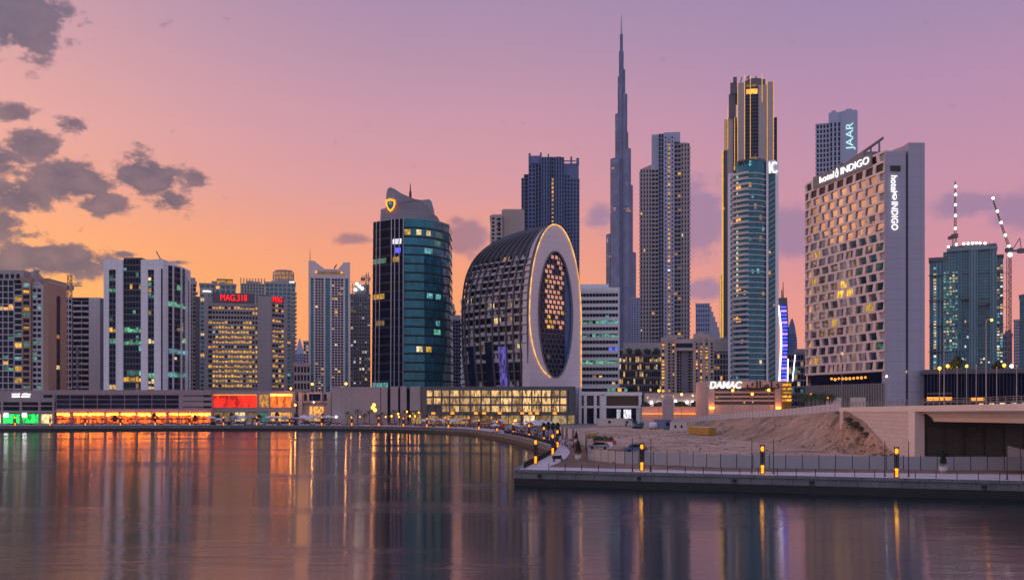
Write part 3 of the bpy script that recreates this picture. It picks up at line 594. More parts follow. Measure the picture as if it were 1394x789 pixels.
def tower_notched():
    b = Bld('notched_tower', 'white tower with blue glass strips and a notched crown, beside the curved dark glass tower', 'tower', 420, 690, 476.5); u, z = b.u, b.z; w, g, bg = MB(), MB(), MB()
    zt = z(379); nr = 50; z0 = 3
    for a, c in ((420,423),(427,429),(449.2,451.6),(440.8,443),(474,476.5),(467.5,469.8)): w.box(u(a), u(c), -.8, 26, 0, zt)
    for a, c in ((423,427),(443,449.2),(469.8,474)):
        bg.poly([(u(a),.1,z0),(u(c),.1,z0),(u(c),.1,zt),(u(a),.1,zt)])
        for r in range(nr): w.box(u(a), u(c), .05, .3, z0+r*(zt-z0)/nr-.12, z0+r*(zt-z0)/nr+.12, 1)
    facade(b, w, g, Frame((u(429),0),(u(440.8),0)), z0, zt, 3, nr, .22, .28, .4, 0, picker(.07, WARM+['lit_dimgreen'], 41))
    facade(b, w, g, Frame((u(451.6),0),(u(467.5),0)), z0, zt, 4, nr, .22, .28, .4, 0, picker(.09, WARM+['lit_cream'], 42))
    w.box(u(423), u(474), .4, 26, 0, zt, 0); w.box(u(420), u(476.5), -1.0, 26, zt+.02, z(368), 0)
    def zs(pts): return [(u(p), 0, z(q)) for p, q in pts]
    prof = [(420,368),(420,355.5),(427.5,355.5),(437,363),(441,365),(441,368)]; prof2 = [(461,368),(461,365),(464.5,361),(468,356.5),(476.5,356.5),(476.5,368)]
    for pr in (prof, prof2): w.loft([[(u(p), -1.0, z(q)-.02) for p, q in pr], [(u(p), 12, z(q)-.02) for p, q in pr]])
    w.box(u(431), u(466), 3, 9, z(369), z(365.5), 1); bm = MB(); bm.tube((u(430),-1.3,z(372)),(u(467),-1.3,z(372)), .45, 6); bm.tube((u(430),-1.3,z(370)),(u(467),-1.3,z(370)), .3, 6); bm.build('lit_beam', 'lit_dim', b.t)
    for p in (430.5, 465): m = MB(); m.ball((u(p),-1.6,z(371)), .8); m.build('crown_lamp', 'strip_amber', b.t)
    m = MB(); m.tube((u(422),4,z(356)),(u(422),4,z(338)), .25, 5, r2=.08); m.build('antenna', 'black_metal', b.t)
    m = MB(); m.tube((u(455),6,z(364)),(u(458.5),6,z(358)), .5, 5); m.build('cleaning_crane', 'crane_metal', b.t)
    b.done(); w.build('frame', ['pink_clad','steel_blue'], b.t); g.build('glazing', 'glass_navy', b.t); bg.build('blue_strip', 'glass_teal', b.t)
def tower_scaffold():
    def ex(b, w, g):
        u, z = b.u, b.z; rg = random.Random(9)
        for k in range(6): pole(w, u(480+k*4.4), 2, z(402), z(384+rg.random()*4), .4, 0, 5)
        w.box(u(483), u(503), 4, 14, z(401), z(386), 0)
        for k, (p, q) in enumerate(((484,394),(489,389),(493,392),(486,386))):
            m = MB(); m.ball((u(p), 1.5, z(q)), 1.1); m.build('work_lamp', 'star_white', b.t)
        sc = MB()
        for k in range(12): pole(sc, b.W*k/11, -1.4, 3, z(402), .22, 0, 4)
        for r in range(27): sc.tube((0,-1.4,3+r*4),(b.W,-1.4,3+r*4), .2, 4)
        sc.build('scaffold', 'grey_metal', b.t)
    tower_simple('unfinished_tower', 'half built tower wrapped in scaffolding with white work lamps, between notched tower and curved tower', 'tower', 477, 504, 402, 800, 7, 34, mats=('slate','glass_dark'), extra=ex, D=24, pick=picker(.16, ['lit_dimgreen','lit_white','lit_cream','lit_dim','lit_dimgreen'], 44), pier=.25, span=.35)
    crane_hammer('tower_crane', 'small crane on top of the scaffolded tower', 500, 805, 402, 371, (-8, 5), 378)
def tower_curved():
    Y = 520; b = Bld('glass_tower', 'dark teal curved glass tower with a sculpted crown and gold shield emblem', 'office tower', 505, Y, 612, face=0); u, z = b.u, b.z; w, g, g2, fn = MB(), MB(), MB(), MB()
    nr = 22; zb, zt = 3, z(300)
    base = [(u(503),7),(u(532),-3),(u(551),-5.5),(u(565),-5.5),(u(579),-3.5),(u(591),.5),(u(602),6.5),(u(612),15),(u(612),38),(u(503),38)]
    def loop(k, grow=0.0):
        t = k/nr; s = 1.0-.05*t; cx = u(557.5); o = []
        for x, y in base: o.append((cx+(x-cx)*(s+grow), y*(1+grow)*s, zb+(zt-zb)*t))
        return o
    L = [loop(k) for k in range(nr+1)]
    rg = random.Random(21); lits = {(20,2):'lit_gold',(20,3):'lit_cream',(20,4):'lit_cream',(20,5):'lit_dimgreen',(19,5):'lit_dimgreen',(18,4):'lit_cyan',(13,4):'lit_cyan',(13,5):'lit_cyan',(18,7):'lit_dimgreen',(19,1):'lit_white',(18,1):'lit_blue',(17,1):'lit_gold',(7,3):'lit_cream',(7,4):'lit_gold',(9,5):'lit_green',(2,5):'lit_cyan',(1,4):'lit_cyan',(3,0):'lit_cyan',(17,0):'lit_dimgreen',(13,0):'lit_gold',(10,0):'lit_dim',(10,5):'lit_cyan'}
    for k in range(nr):
        for i in range(9):
            a, c, d, e = [Vector(q) for q in (L[k][i], L[k][i+1], L[k+1][i+1], L[k+1][i])]
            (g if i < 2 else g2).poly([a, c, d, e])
            n = (c-a).cross(e-a).normalized()
            if (k, i) in lits and i < 8:
                f0 = rg.random()*.3; f1 = .65+rg.random()*.3
                lo = lambda p, q, r_, s_, fu, fv: (p.lerp(q, fu)).lerp(s_.lerp(r_, fu), fv)+n*.12
                q = [lo(a,c,d,e,f0,.22), lo(a,c,d,e,f1,.22), lo(a,c,d,e,f1,.8), lo(a,c,d,e,f0,.8)]
                b.pane(q, lits[(k,i)])
        if k:
            A, B_ = loop(k-.10, .006), loop(k+.10, .006)
            fn.loft([A, B_], 0)
    # light fins where the two faces meet and on the dark left face
    for px, yy in ((533,-3.6),(538,-4.4),(544.5,-5.2),(550.5,-6)):
        pts = []
        for t in (0, .5, 1):
            s = 1-.05*t; cx = u(557.5); pts.append((cx+(u(px)-cx)*s, (yy-.6)*s, zb+(zt-zb)*t))
        fn.tube(pts[0], pts[1], .26, 5, 1); fn.tube(pts[1], pts[2], .26, 5, 1)
    for px, yy in ((509,4.6),(515,2.5)):
        s = .95; cx = u(557.5); fn.tube((cx+(u(px)-cx), yy-1.0, zb), (cx+(u(px)-cx)*s, (yy-1.3)*s, zt), .2, 5, 1)
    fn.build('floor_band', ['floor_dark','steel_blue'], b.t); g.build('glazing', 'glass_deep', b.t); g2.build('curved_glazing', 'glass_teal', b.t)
    w.prism([(q[0], q[1]) for q in L[-1]], zt, zt+.4)
    g3 = MB()
    crown = [(516,303),(517,283),(524,281.5),(525,262),(527,255),(531,253.5),(537,256.5),(546,262.5),(556,267),(565,270.5),(573,271.5),(580,270.5),(584,270),(587,273),(589.5,290),(594,292.5),(597,297),(598,303)]
    for y0, y1 in ((-3.2, 3),):
        w.loft([[(u(p), 1.0+6*((p-557)/45)**2*.6, z(q)) for p, q in crown], [(u(p), 20, z(q)-1.5) for p, q in crown]])
    w.build('crown', 'crown_clad', b.t)
    m = MB(); m.tube((u(557),6,z(268)),(u(557),6,z(258)), .7, 6); m.tube((u(557),6,z(258)),(u(557),6,z(247)), .4, 6, r2=.2); m.build('antenna', 'black_metal', b.t)
    sh = [(-2.4,2.6),(-1.2,2.9),(0,3.3),(1.2,2.9),(2.4,2.6),(2.5,.5),(1.9,-1.4),(.9,-2.8),(0,-3.6),(-.9,-2.8),(-1.9,-1.4),(-2.5,.5)]
    yy = 1.0+6*((531-557)/45)**2*.6-.3; e = MB()
    for k in range(12):
        j = (k+1) % 12; P = lambda q, s, y: (u(531)+q[0]*s, y, z(278)+q[1]*s)
        e.hexa([P(sh[k],1,yy),P(sh[j],1,yy),P(sh[j],.72,yy),P(sh[k],.72,yy),P(sh[k],1,yy-.5),P(sh[j],1,yy-.5),P(sh[j],.72,yy-.5),P(sh[k],.72,yy-.5)])
    e.build('shield_rim', 'lamp_yellow', b.t)
    e = MB(); e.poly([(u(531)+q[0]*.7, yy-.2, z(278)+q[1]*.7) for q in sh]); e.build('shield_field', 'glass_teal', b.t)
    e = MB(); e.poly([(u(531)-1.0,yy-.3,z(277)),(u(531)+.2,yy-.3,z(276)-.8),(u(531)+1.3,yy-.3,z(277)+.6),(u(531)+.2,yy-.3,z(277)+1.6),(u(531)-.7,yy-.3,z(277)+1.3)]); e.build('shield_emblem', 'lit_cyan', b.t)
    tag(b.t)
    tower_simple('dark_tower', 'plain dark navy tower, in the gap beside the curved teal glass tower', 'tower', 612, 628, 436, 780, 4, 26, mats=('slate','glass_deep'), D=26, pier=.1, span=.15)
    def ex(b, w, g): w.box(1, 6, 3, 9, b.z(424), b.z(417)); w.box(b.W-5, b.W-1, 3, 9, b.z(424), b.z(413))
    tower_simple('apartment_tower', 'faraway taupe tower edge, squeezed between the curved teal tower and the dark navy tower', 'apartment tower', 607, 620, 424, 900, 3, 30, mats=('taupe_clad','glass_dark'), D=20, extra=ex)
# ------------------------------------------------------------------ oval building and the towers of the centre
def oval():
    # the flat oval face looks right and towards the water; the body swells back to the left like half an egg
    C = Vector((wx(754.5, 500), 500)); ang = R(47); N = Vector((math.sin(ang), -math.cos(ang))); U = Vector((math.cos(ang), math.sin(ang)))   # U: along the face, away from the body's front side
    t = thing('oval_building', 'rounded oval office building with a gold lit ring and a tall oval glass front', 'office building', (C.x, C.y, G))
    s = 500/F; zc = wz(432, 500)-G; bh = wz(308.5, 500)-G-zc; a = 35.2*s/math.cos(ang); Lb = 57
    D2 = -N
    def W3(u, w, z): p = U*u + D2*w; return (p.x, p.y, z)
    def prof(z):
        q = (z-zc)/bh
        if q < 0: return 1-.10*min(1, -q)**2
        return max(0.0, 1-abs(q)**2.15)**.5
    def profL(z):
        q = (z-zc)/bh
        if q < 0: return 1-.09*min(1, -q)**2
        return max(0.0, 1-abs(q)**4)**.4
    zs = [3+(zc-3)*k/11 for k in range(11)] + [zc + bh*math.sin(math.pi/2*k/19*.995) for k in range(20)]
    def ring(z, n=28, grow=0.0):
        aa, ll = a*prof(z)+grow, Lb*profL(z)+grow; out = []
        Q = []
        for i in range(121):
            th = math.pi*i/120; cx, sy = math.cos(th), math.sin(th); Q.append(Vector((-aa*abs(cx)**.62*(1 if cx > 0 else -1), ll*abs(sy)**.62)))
        S = [0.0]
        for p, q in zip(Q, Q[1:]): S.append(S[-1]+(q-p).length)
        j = 0
        for i in range(n+1):
            s_ = S[-1]*i/n
            while j < 119 and S[j+1] < s_: j += 1
            p = Q[j].lerp(Q[j+1], (s_-S[j])/max(S[j+1]-S[j], 1e-6)); out.append(W3(p.x, p.y, z))
        return out
    n = 28; rings = [ring(z, n) for z in zs]; outr = [ring(z, n, .9) for z in zs]; rib, pan, top, wp = MB(), MB(), MB(), 0
    nw = 0; rest = MB(); rest_m = ['glass_oval','lit_cream','lit_dim']; rg = random.Random(17); cells = []
    for k in range(len(zs)-1):
        for i in range(n):
            A, B_, C_, D_ = [Vector(q) for q in (rings[k][i], rings[k][i+1], rings[k+1][i+1], rings[k+1][i])]
            oA, oB, oC, oD = [Vector(q) for q in (outr[k][i], outr[k][i+1], outr[k+1][i+1], outr[k+1][i])]
            if k >= 20: top.poly([A, B_, C_, D_]); continue
            lo = lambda fu, fv: A.lerp(B_, fu).lerp(D_.lerp(C_, fu), fv); oo = lambda fu, fv: oA.lerp(oB, fu).lerp(oD.lerp(oC, fu), fv)
            cells.append((i, k, [lo(0,0), lo(1,0), lo(1,1), lo(0,1)]))
            # pale parapet slab across the lower part of the cell, some cells closed by a pale vertical panel
            if k > 6 or k % 3 == 0: 
                h = .34 if rg.random() < .8 else .5
                q = [lo(.04,.02), lo(.96,.02), lo(.96,h), lo(.04,h)]; o2 = [oo(.04,.02).lerp(q[0],.3), oo(.96,.02).lerp(q[1],.3), oo(.96,h).lerp(q[2],.3), oo(.04,h).lerp(q[3],.3)]
                pan.hexa([o2[0],o2[1],q[1],q[0],o2[3],o2[2],q[2],q[3]])
                if rg.random() < .55:
                    f = .1 if rg.random() < .5 else .62
                    q = [lo(f,.4), lo(f+.28,.4), lo(f+.28,.93), lo(f,.93)]; o2 = [oo(f,.4).lerp(q[0],.55), oo(f+.28,.4).lerp(q[1],.55), oo(f+.28,.93).lerp(q[2],.55), oo(f,.93).lerp(q[3],.55)]
                    pan.hexa([o2[0],o2[1],q[1],q[0],o2[3],o2[2],q[2],q[3]])
    vis = sorted(cells, key=lambda c: (abs(c[0]-9), c[1]))
    for i, k, q in vis:
        m = 'glass_oval'
        if rg.random() < .05 and k > 3: m = rg.choice(['lit_cream','lit_dim','lit_dim'])
        if 3 <= i <= 17 and nw < 95 and k > 2: mb = MB(); mb.poly(q); mb.build('window', m, t); nw += 1
        else: rest.poly(q, rest_m.index(m))
    tag(rest.build('window', rest_m, t), kind='stuff')
    # ribs running up and over the shell, floor rails round it
    for i in range(0, n+1):
        for k in range(len(zs)-1):
            r = .52 if k < 20 else .6
            rib.tube(outr[k][i], outr[k+1][i], r, 5)
    for k in range(1, 20):
        for i in range(n): rib.tube(outr[k][i], outr[k][i+1], .24, 4)
    rib.build('rib', 'oval_rib', t); pan.build('parapet_panel', 'oval_panel', t); top.poly(rings[-1]); top.build('roof_shell', 'oval_rib', t)
    # the oval front: white ring wall with skirt, hole with recessed glazing
    f = MB(); m = 64; ic = wz(428, 500)-G; ia, ib = 24.2*s/math.cos(ang), 85.5*s
    def outp(th):
        c, sn = math.cos(th), math.sin(th); z = zc + (bh+.8)*sn; u = (a+.8)*c
        if sn < 0:
            u = (a+.8)*(1 if c > 0 else -1)*(1-.0*sn) if abs(c) > .0 else u
            if c > 0: u = (a+.8)
            else: u = -(a+.8)*max(.0, 1-.0)
        return u, z
    O, I = [], []
    for k in range(m):
        th = math.pi/2 - 2*math.pi*k/m
        c, sn = math.cos(th), math.sin(th)
        I.append((ia*c, ic+ib*sn))
        if sn >= 0: O.append(((a+.8)*c, zc+(bh+.8)*sn))
        else:
            q = (math.atan2(c, -sn))/(math.pi/2)   # -1..1 from left to right along the skirt
            if q > .5: O.append((a+.8, zc-(zc)*(1-q)*2)) 
            elif q < -.5: O.append((-(a+.8), zc-(zc)*(1+q)*2))
            else: O.append((2*q*(a+.8), .0))
    for k in range(m):
        j = (k+1) % m
        f.poly([W3(*((I[k][0], -.9, I[k][1]))), W3(O[k][0], -.9, O[k][1]), W3(O[j][0], -.9, O[j][1]), W3(I[j][0], -.9, I[j][1])][::-1])
        f.poly([W3(I[k][0], -.9, I[k][1]), W3(I[j][0], -.9, I[j][1]), W3(I[j][0], -.2, I[j][1]), W3(I[k][0], -.2, I[k][1])][::-1])
        f.poly([W3(O[k][0], -.9, O[k][1]), W3(O[j][0], -.9, O[j][1]), W3(O[j][0], 3.5, O[j][1]), W3(O[k][0], 3.5, O[k][1])])
    f.build('oval_front', 'oval_white', t)
    e = MB()
    for k in range(m):
        j = (k+1) % m; e.tube(W3(I[k][0], -1.0, I[k][1]), W3(I[j][0], -1.0, I[j][1]), .45, 5)
    e.build('oval_frame', 'slate', t)
    # honeycomb windows inside the oval, blue glass down the right side
    g = MB(); g.poly([W3(I[k][0]*1.0, -.25, I[k][1]) for k in range(m)][::-1]); g.build('oval_glazing', 'glass_oval', t)
    g = MB(); xs = []
    strip = [(u_, z_) for u_, z_ in I if u_ > ia*.58]; z1 = max(q[1] for q in strip); z0 = min(q[1] for q in strip)
    rows = 20
    for k in range(rows):
        za, zb = z0+(z1-z0)*k/rows, z0+(z1-z0)*(k+1)/rows
        xr = lambda z: ia*math.sqrt(max(0, 1-((z-ic)/ib)**2))*.985
        g.poly([W3(ia*.60, -.3, za), W3(max(xr(za), ia*.60), -.3, za), W3(max(xr(zb), ia*.60), -.3, zb), W3(ia*.60, -.3, zb)][::1])
    g.build('blue_glazing', 'glass_blue', t)
    fr = MB(); npane = 0
    hexrest = MB(); hm = ['glass_navy','glass_sunset_tint','lit_gold']
    for r in range(23, -1, -1):
        z = ic-ib*.95+r*ib*1.9/24; hh = ib*1.9/24
        for c in range(7):
            u0 = -ia*.82+(c+(.5 if r % 2 else 0))*ia*.235; u1 = u0+ia*.20
            if u1 > ia*.60: continue
            lim = ia*math.sqrt(max(0, 1-((z+hh*.5-ic)/ib)**2))*.93
            if -u0 > lim: continue
            q = [W3(u0, -.34, z+.5), W3(u1, -.34, z+.3), W3(u1, -.34, z+hh*.80), W3(u0, -.34, z+hh*.86)]
            p_l = .88 if r > 11 else (.6 if r > 8 else .1)  # panes tinted with the sunset reflection, mostly in the upper rows
            if c in (1,2,3,4,5) and rg.random() < p_l: mm = 'lit_gold' if rg.random() < .12 else 'glass_sunset_tint'
            else: mm = 'glass_navy'
            npane += 1
            if npane <= 95: mb = MB(); mb.poly(q); mb.build('hex_window', mm, t)
            else: hexrest.poly(q, hm.index(mm))
            fr.hexa([W3(u0-.35,-.62,z),W3(u1+.35,-.62,z),W3(u1+.35,-.27,z),W3(u0-.35,-.27,z),W3(u0-.35,-.62,z+.4),W3(u1+.35,-.62,z+.25),W3(u1+.35,-.27,z+.25),W3(u0-.35,-.27,z+.4)])
            fr.hexa([W3(u0-.4,-.62,z),W3(u0,-.62,z),W3(u0,-.27,z),W3(u0-.4,-.27,z),W3(u0-.4,-.62,z+hh),W3(u0,-.62,z+hh),W3(u0,-.27,z+hh),W3(u0-.4,-.27,z+hh)])
    tag(hexrest.build('hex_window', hm, t), kind='stuff'); fr.build('honeycomb_frame', 'dark_clad', t)
    # gold light: from low on the left of the hole, over the top and straight down the right edge
    e = MB(); path = []
    thl = [R(v) for v in range(258, 89, -3)]
    for th in thl:
        c, sn = math.cos(th), math.sin(th)
        if sn < 0: path.append(((a+.9)*c*(1), zc+(ic-ib*1.02-zc)*(-sn)))
        else: path.append(((a+.9)*c, zc+(bh+.9)*sn))
    for th in [R(v) for v in range(86, -1, -3)]: path.append(((a+.9)*math.cos(th), zc+(bh+.9)*math.sin(th)))
    path.append((a+.9, wz(528, 500)-G))
    for k in range(len(path)-1): e.tube(W3(path[k][0], -1.25, path[k][1]), W3(path[k+1][0], -1.25, path[k+1][1]), .30, 5)
    e.build('gold_light', 'strip_gold', t)
    # blue glass columns and led screen low on the side
    for i, m_, z1 in ((8,'glass_navy',wz(470,500)-G),(11,'glass_navy',wz(473,500)-G),(5,'glass_navy',wz(465,500)-G),(3,'screen_led',wz(472,500)-G)):
        mb = MB(); zz = 16
        p, q = Vector(ring(zz, n, 1.7)[i]), Vector(ring(zz, n, 1.7)[i+1])
        p2, q2 = Vector(ring(z1, n, 1.7)[i]), Vector(ring(z1, n, 1.7)[i+1])
        pi, qi = Vector(ring(zz, n, -.5)[i]), Vector(ring(zz, n, -.5)[i+1]); pi2, qi2 = Vector(ring(z1, n, -.5)[i]), Vector(ring(z1, n, -.5)[i+1])
        mb.hexa([p,q,qi,pi,p2,q2,qi2,pi2]); mb.build('glass_bay' if m_ != 'screen_led' else 'led_screen', m_, t)
def centre_towers():
    def ex(b, w, g):
        u, z = b.u, b.z
        for r in range(int((b.z(412)-7)/3.4)): w.box(-.6, b.W+.6, -.9, 0, 5+r*3.4, 6.6+r*3.4)
    tower_simple('apartment_block', 'pale banded apartment block, peeping out to the left of the oval building', 'apartment block', 628, 652, 410, 620, 4, 20, mats=('white_clad','glass_dark'), extra=ex, D=20, pick=picker(.12, GREEN+WARM, 51), ns=0)
    def ex(b, w, g):
        u, z = b.u, b.z; w.box(u(683), u(714), 5, 25, 0, z(284)); w.box(u(683)+1, u(714)-1, 6, 24, z(284), z(282.4))
        for c in range(4): w.box(u(686+c*7), u(688+c*7), 4.2, 5, 0, z(285))
        for r in range(7): g.poly([(u(676),-.42,z(300+r*6.5)),(u(682),-.42,z(300+r*6.5)),(u(682),-.42,z(297.4+r*6.5)),(u(676),-.42,z(297.4+r*6.5))])
    tower_simple('apartment_tower', 'beige stepped tower, rising just behind the oval building roof', 'apartment tower', 667.5, 683.5, 295, 800, 2, 50, mats=('beige_conc','glass_navy'), extra=ex, D=22, pier=.55, span=.4)
    # blue tower with a lit slot
    b = Bld('blue_tower', 'slate blue high tower with a vertical line of gold windows, behind the oval building', 'tower', 709, 900, 789); u, z = b.u, b.z; w, g = MB(), MB()
    def strip(a, c, y, top, nc, pick=None, pier=.35, span=.3, d=.5):
        w.box(u(a)+.3, u(c)-.3, y+.35, 38, 0, z(top)); facade(b, w, g, Frame((u(a),y),(u(c),y)), 3, z(top), nc, 62, pier, span, d, 0, pick)
    strip(709.5, 713, 6, 240, 1); strip(713, 719.5, 3, 236, 1, span=.15); strip(719.5, 729, 0, 224, 2, picker(.02, WARM, 61)); strip(729, 737, 2, 222, 2, span=.12)
    w.box(u(719.5), u(736), 1, 36, z(222), z(212), 0); strip(737, 748, -2, 214.5, 3, span=.1, pier=.5); strip(748, 751, -1, 214, 1, span=.1)
    rg = random.Random(77)
    strip(751, 753.6, 0, 214, 1, lambda r, c: 'lit_warm' if 40 > r or (41 < r < 57) else None, span=.35, pier=.1); strip(753.6, 768, -2, 215, 4, span=.1, pier=.5)
    strip(768, 776, 1, 238, 2, picker(.03, WARM, 62)); strip(776, 789, 3, 243, 3, picker(.02, WARM, 63), pier=.5); w.box(u(768), u(788), 2, 36, z(243), z(222), 0)
    for p, q, r_ in ((719.5,722.5,208),(735,737.5,207),(745.5,747.5,209),(776.5,779,213),(784.5,788.5,215)): w.box(u(p), u(q), 1, 3.2, z(224), z(r_), 0)
    w.box(u(723), u(736), 2, 2.6, z(213.5), z(211), 0); w.box(u(768), u(784), 3, 3.6, z(219), z(217.5), 0)
    b.done(); w.build('wall', 'blue_metal', b.t); g.build('glazing', 'glass_navy', b.t)
    m = MB(); m.tube((u(752),8,z(216)),(u(752),8,z(211)), .6, 5); m.tube((u(748),8,z(211.5)),(u(764),8,z(211)), .5, 5); m.build('cleaning_crane', 'crane_metal', b.t)
    # banded office block
    b = Bld('office_block', 'pale office block with dark horizontal window bands, some lit green, beside the oval building', 'office block', 789, 560, 842); u, z = b.u, b.z; w, g = MB(), MB()
    zt = z(397); nr = 15; z0 = z(534)
    rows = {13:(.08,GREEN),12:(0,WARM),11:(.08,['lit_cyan']),10:(.9,['lit_green','lit_cyan']),8:(.75,['lit_dimgreen','lit_green']),6:(.4,['lit_blue','lit_dimgreen']),4:(1,'lit_green'),0:(.6,['lit_green','lit_cyan','lit_gold']),2:(.1,WARM)}
    facade(b, w, g, Frame((0,0),(b.W,0)), z0, zt, 12, nr, .05, .5, .5, 0, picker(.03, WARM, 71, rows)); w.box(.3, b.W-.3, .36, 34, 0, zt)
    w.box(-.6, b.W+.6, -.7, 34, zt, z(391.5)); w.prism([(0,2),(b.W*.75,2),(b.W*.75,30),(0,30)], z(391.5), z(386), 0)
    w.box(b.W-.35, b.W+.55, -.5, 34, 0, zt+.2)
    b.done(); w.build('wall', ['white_clad'], b.t); g.build('glazing', 'glass_dark', b.t)
    # the needle
    Y = 2100; x0 = wx(845.5, Y); t = thing('spire_tower', 'immense stepped needle skyscraper, by far the tallest on the skyline', 'skyscraper', (x0, Y, G)); s = Y/F
    tiers = [(826,839,318,8),(831,845,217,-4),(838,848,155,2),(841.2,848,105,-2),(843,848.6,70,0),(844.3,847.6,47,0),(846,851,94,4),(846.5,853.2,129,-4),(847.5,855.2,180,4),(848,858.3,203,-3),(849.5,861.3,252,2),(853,866,343,8)]
    for a, c, py, off in tiers:
        m, g = MB(), MB(); r = (c-a)/2*s; cx = ((a+c)/2-845.5)*s; zt = wz(py, Y)-G; n = 20
        prf = [(r, 0), (r, zt-2), (r*.93, zt-2), (r*.93, zt)]
        g.lathe(prf, (cx, off, 0), n)
        for k in range(n): pole(m, cx+(r+.3)*math.cos(2*math.pi*k/n), off+(r+.3)*math.sin(2*math.pi*k/n), 0, zt-.5, .42, 0, 4)
        for z in [q for q in range(40, int(zt), 40)]: m.lathe([(r+.25, z), (r+.25, z+2.0)], (cx, off, 0), n)
        for zz in [wz(q, Y)-G for q in (395, 291, 285, 178, 120)]:
            if zz < zt-6: m.lathe([(r+.6, zz), (r+.6, zz+7)], (cx, off, 0), n)
        tr = g.build('tier', 'glass_burj', t); m.build('fin_cladding', 'blue_metal', tr)
    m = MB(); m.lathe([(2.4, wz(48,Y)-G),(1.7, wz(38,Y)-G),(1.3, wz(30,Y)-G),(.5, wz(20.5,Y)-G)], (.6, 0, 0), 8); m.build('spire', 'steel_blue', t)
    rg = random.Random(4)
    for k in range(26):
        a, c, py, off = rg.choice(tiers[:2]+tiers[8:]); r = (c-a)/2*s+.8; cx = ((a+c)/2-845.5)*s; th = R(-90+rg.uniform(-45,45)); zz = wz(rg.choice([286,289,rg.uniform(py+10,460)]) if py < 280 else rg.uniform(py+8,460), Y)-G
        mb = MB(); p = Vector((cx+r*math.cos(th), off+r*math.sin(th), zz)); d = Vector((-math.sin(th), math.cos(th), 0))*2.6; mb.poly([p-d, p+d, p+d+Vector((0,0,2.2)), p-d+Vector((0,0,2.2))]); mb.build('lit_window', 'lit_warm', t)
    tower_simple('apartment_tower', 'faraway bluish tower, in the gap at the right foot of the needle skyscraper', 'apartment tower', 859, 873, 406, 1550, 4, 44, mats=('steel_blue','glass_blue'), D=30, pier=.3, span=.25)
    # taupe tower with three heights
    b = Bld('residential_tower', 'taupe residential high-rise of three stepped slabs with gold lit window line, beside the needle skyscraper', 'residential tower', 871, 850, 939); u, z = b.u, b.z; w, g = MB(), MB()
    def strip(a, c, y, top, nc, nr, pick=None, pier=.35, span=.3, d=.5, wm=0):
        w.box(u(a)+.3, u(c)-.3, y+.35, 40, 0, z(top), wm); facade(b, w, g, Frame((u(a),y),(u(c),y)), 3, z(top), nc, nr, pier, span, d, wm, pick)
    strip(871, 887, 4, 228, 4, 58, picker(.02, WARM, 81), pier=.5, span=.28, wm=0); strip(887, 896.5, 5, 228, 2, 58, picker(.04, WARM, 82), pier=.2, span=.4)
    w.prism([(u(873),6),(u(886.5),6),(u(886.5),30),(u(873),30)], z(228), z(222), 0, [z(226.5),z(221),z(221),z(226.5)])
    for r in range(58): w.box(u(870.2), u(872), 3, 12, 3+r*(z(228)-3)/58, 4.1+r*(z(228)-3)/58, 0)
    strip(896.5, 903.5, 2.6, 181, 2, 66, None, pier=.2, span=.1, wm=1); w.box(u(887), u(904), 6, 36, z(229), z(180), 1)
    for r in range(12): w.box(u(886.6), u(897), 5.7, 6, z(222-r*3.4)-.3, z(222-r*3.4)+.3, 1)
    strip(903.5, 909, 0, 185, 1, 66, None, pier=.7, span=.5, wm=1); strip(909, 912.4, .6, 193, 1, 60, lambda r, c: ('lit_warm' if r != 31 else 'lit_white'), pier=.1, span=.4, wm=1); strip(912.4, 918, 0, 185, 1, 66, None, pier=.7, span=.5, wm=1)
    w.box(u(903.5), u(926), 2, 36, z(193), z(179.5), 1)
    strip(918, 927, 4, 196, 2, 60, picker(.12, ['lit_warm','lit_dim','lit_gold'], 84), pier=.15, span=.4); strip(927, 939, 3, 195, 3, 60, picker(.01, WARM, 85), pier=.55, span=.3)
    for r in range(60): w.box(u(938.5), u(940), 4, 14, 3+r*(z(195)-3)/60, 4.1+r*(z(195)-3)/60, 0)
    w.prism([(u(919),5),(u(934),5),(u(939),9),(u(939),30),(u(919),30)], z(195), z(193), 0)
    b.done(); w.build('wall', ['taupe_clad','steel_blue'], b.t); g.build('glazing', 'glass_navy', b.t)
    # dark lit block
    rg = random.Random(91)
    def pk(r, c): return rg.choice(['lit_dim','lit_dim','lit_cream','lit_warm']) if rg.random() < (.7 if r in (7, 0) else .27) else None
    def ex(b, w, g):
        u, z = b.u, b.z; w.box(u(840), u(902), 0, 24, z(484), z(474), 1)
        for p in (843, 856, 869, 881, 893): m = MB(); [m.ball((u(p)+rg.uniform(-1.5,1.5), -1+rg.uniform(-.5,.5), z(478)+rg.uniform(-1,1)), rg.uniform(.9,1.6), 0, 6) for _ in range(7)]; m.build('terrace_shrub', 'leaf_dark', b.t)
        w.box(u(848), u(900), 6, 24, z(474), z(465), 1)
    tower_simple('dark_block', 'dark glass office block dotted with warm lit windows, below the needle skyscraper', 'office block', 840, 901, 484, 620, 22, 8, mats=('dark_clad','glass_dark','taupe_clad'), extra=ex, D=30, pick=pk, pier=.2, span=.3)
    b2 = tower_simple('dark_block', 'low dark building with few lit windows, wedged left of the round glass tower', 'office block', 968, 996, 466, 640, 7, 13, mats=('bare_conc','glass_dark','taupe_clad'), D=30, pick=picker(.2, ['lit_dim','lit_cream','lit_warm'], 92), pier=.3, span=.3, extra=lambda b, w, g: w.box(0, b.W, -.5, 30, b.z(478), b.z(462), 1))
    # beige portal block
    b = Bld('beige_block', 'beige block shaped like a portal with a dark recessed centre and amber lit slots', 'apartment block', 899.5, 500, 972); u, z = b.u, b.z; w, g = MB(), MB()
    zb = z(534)
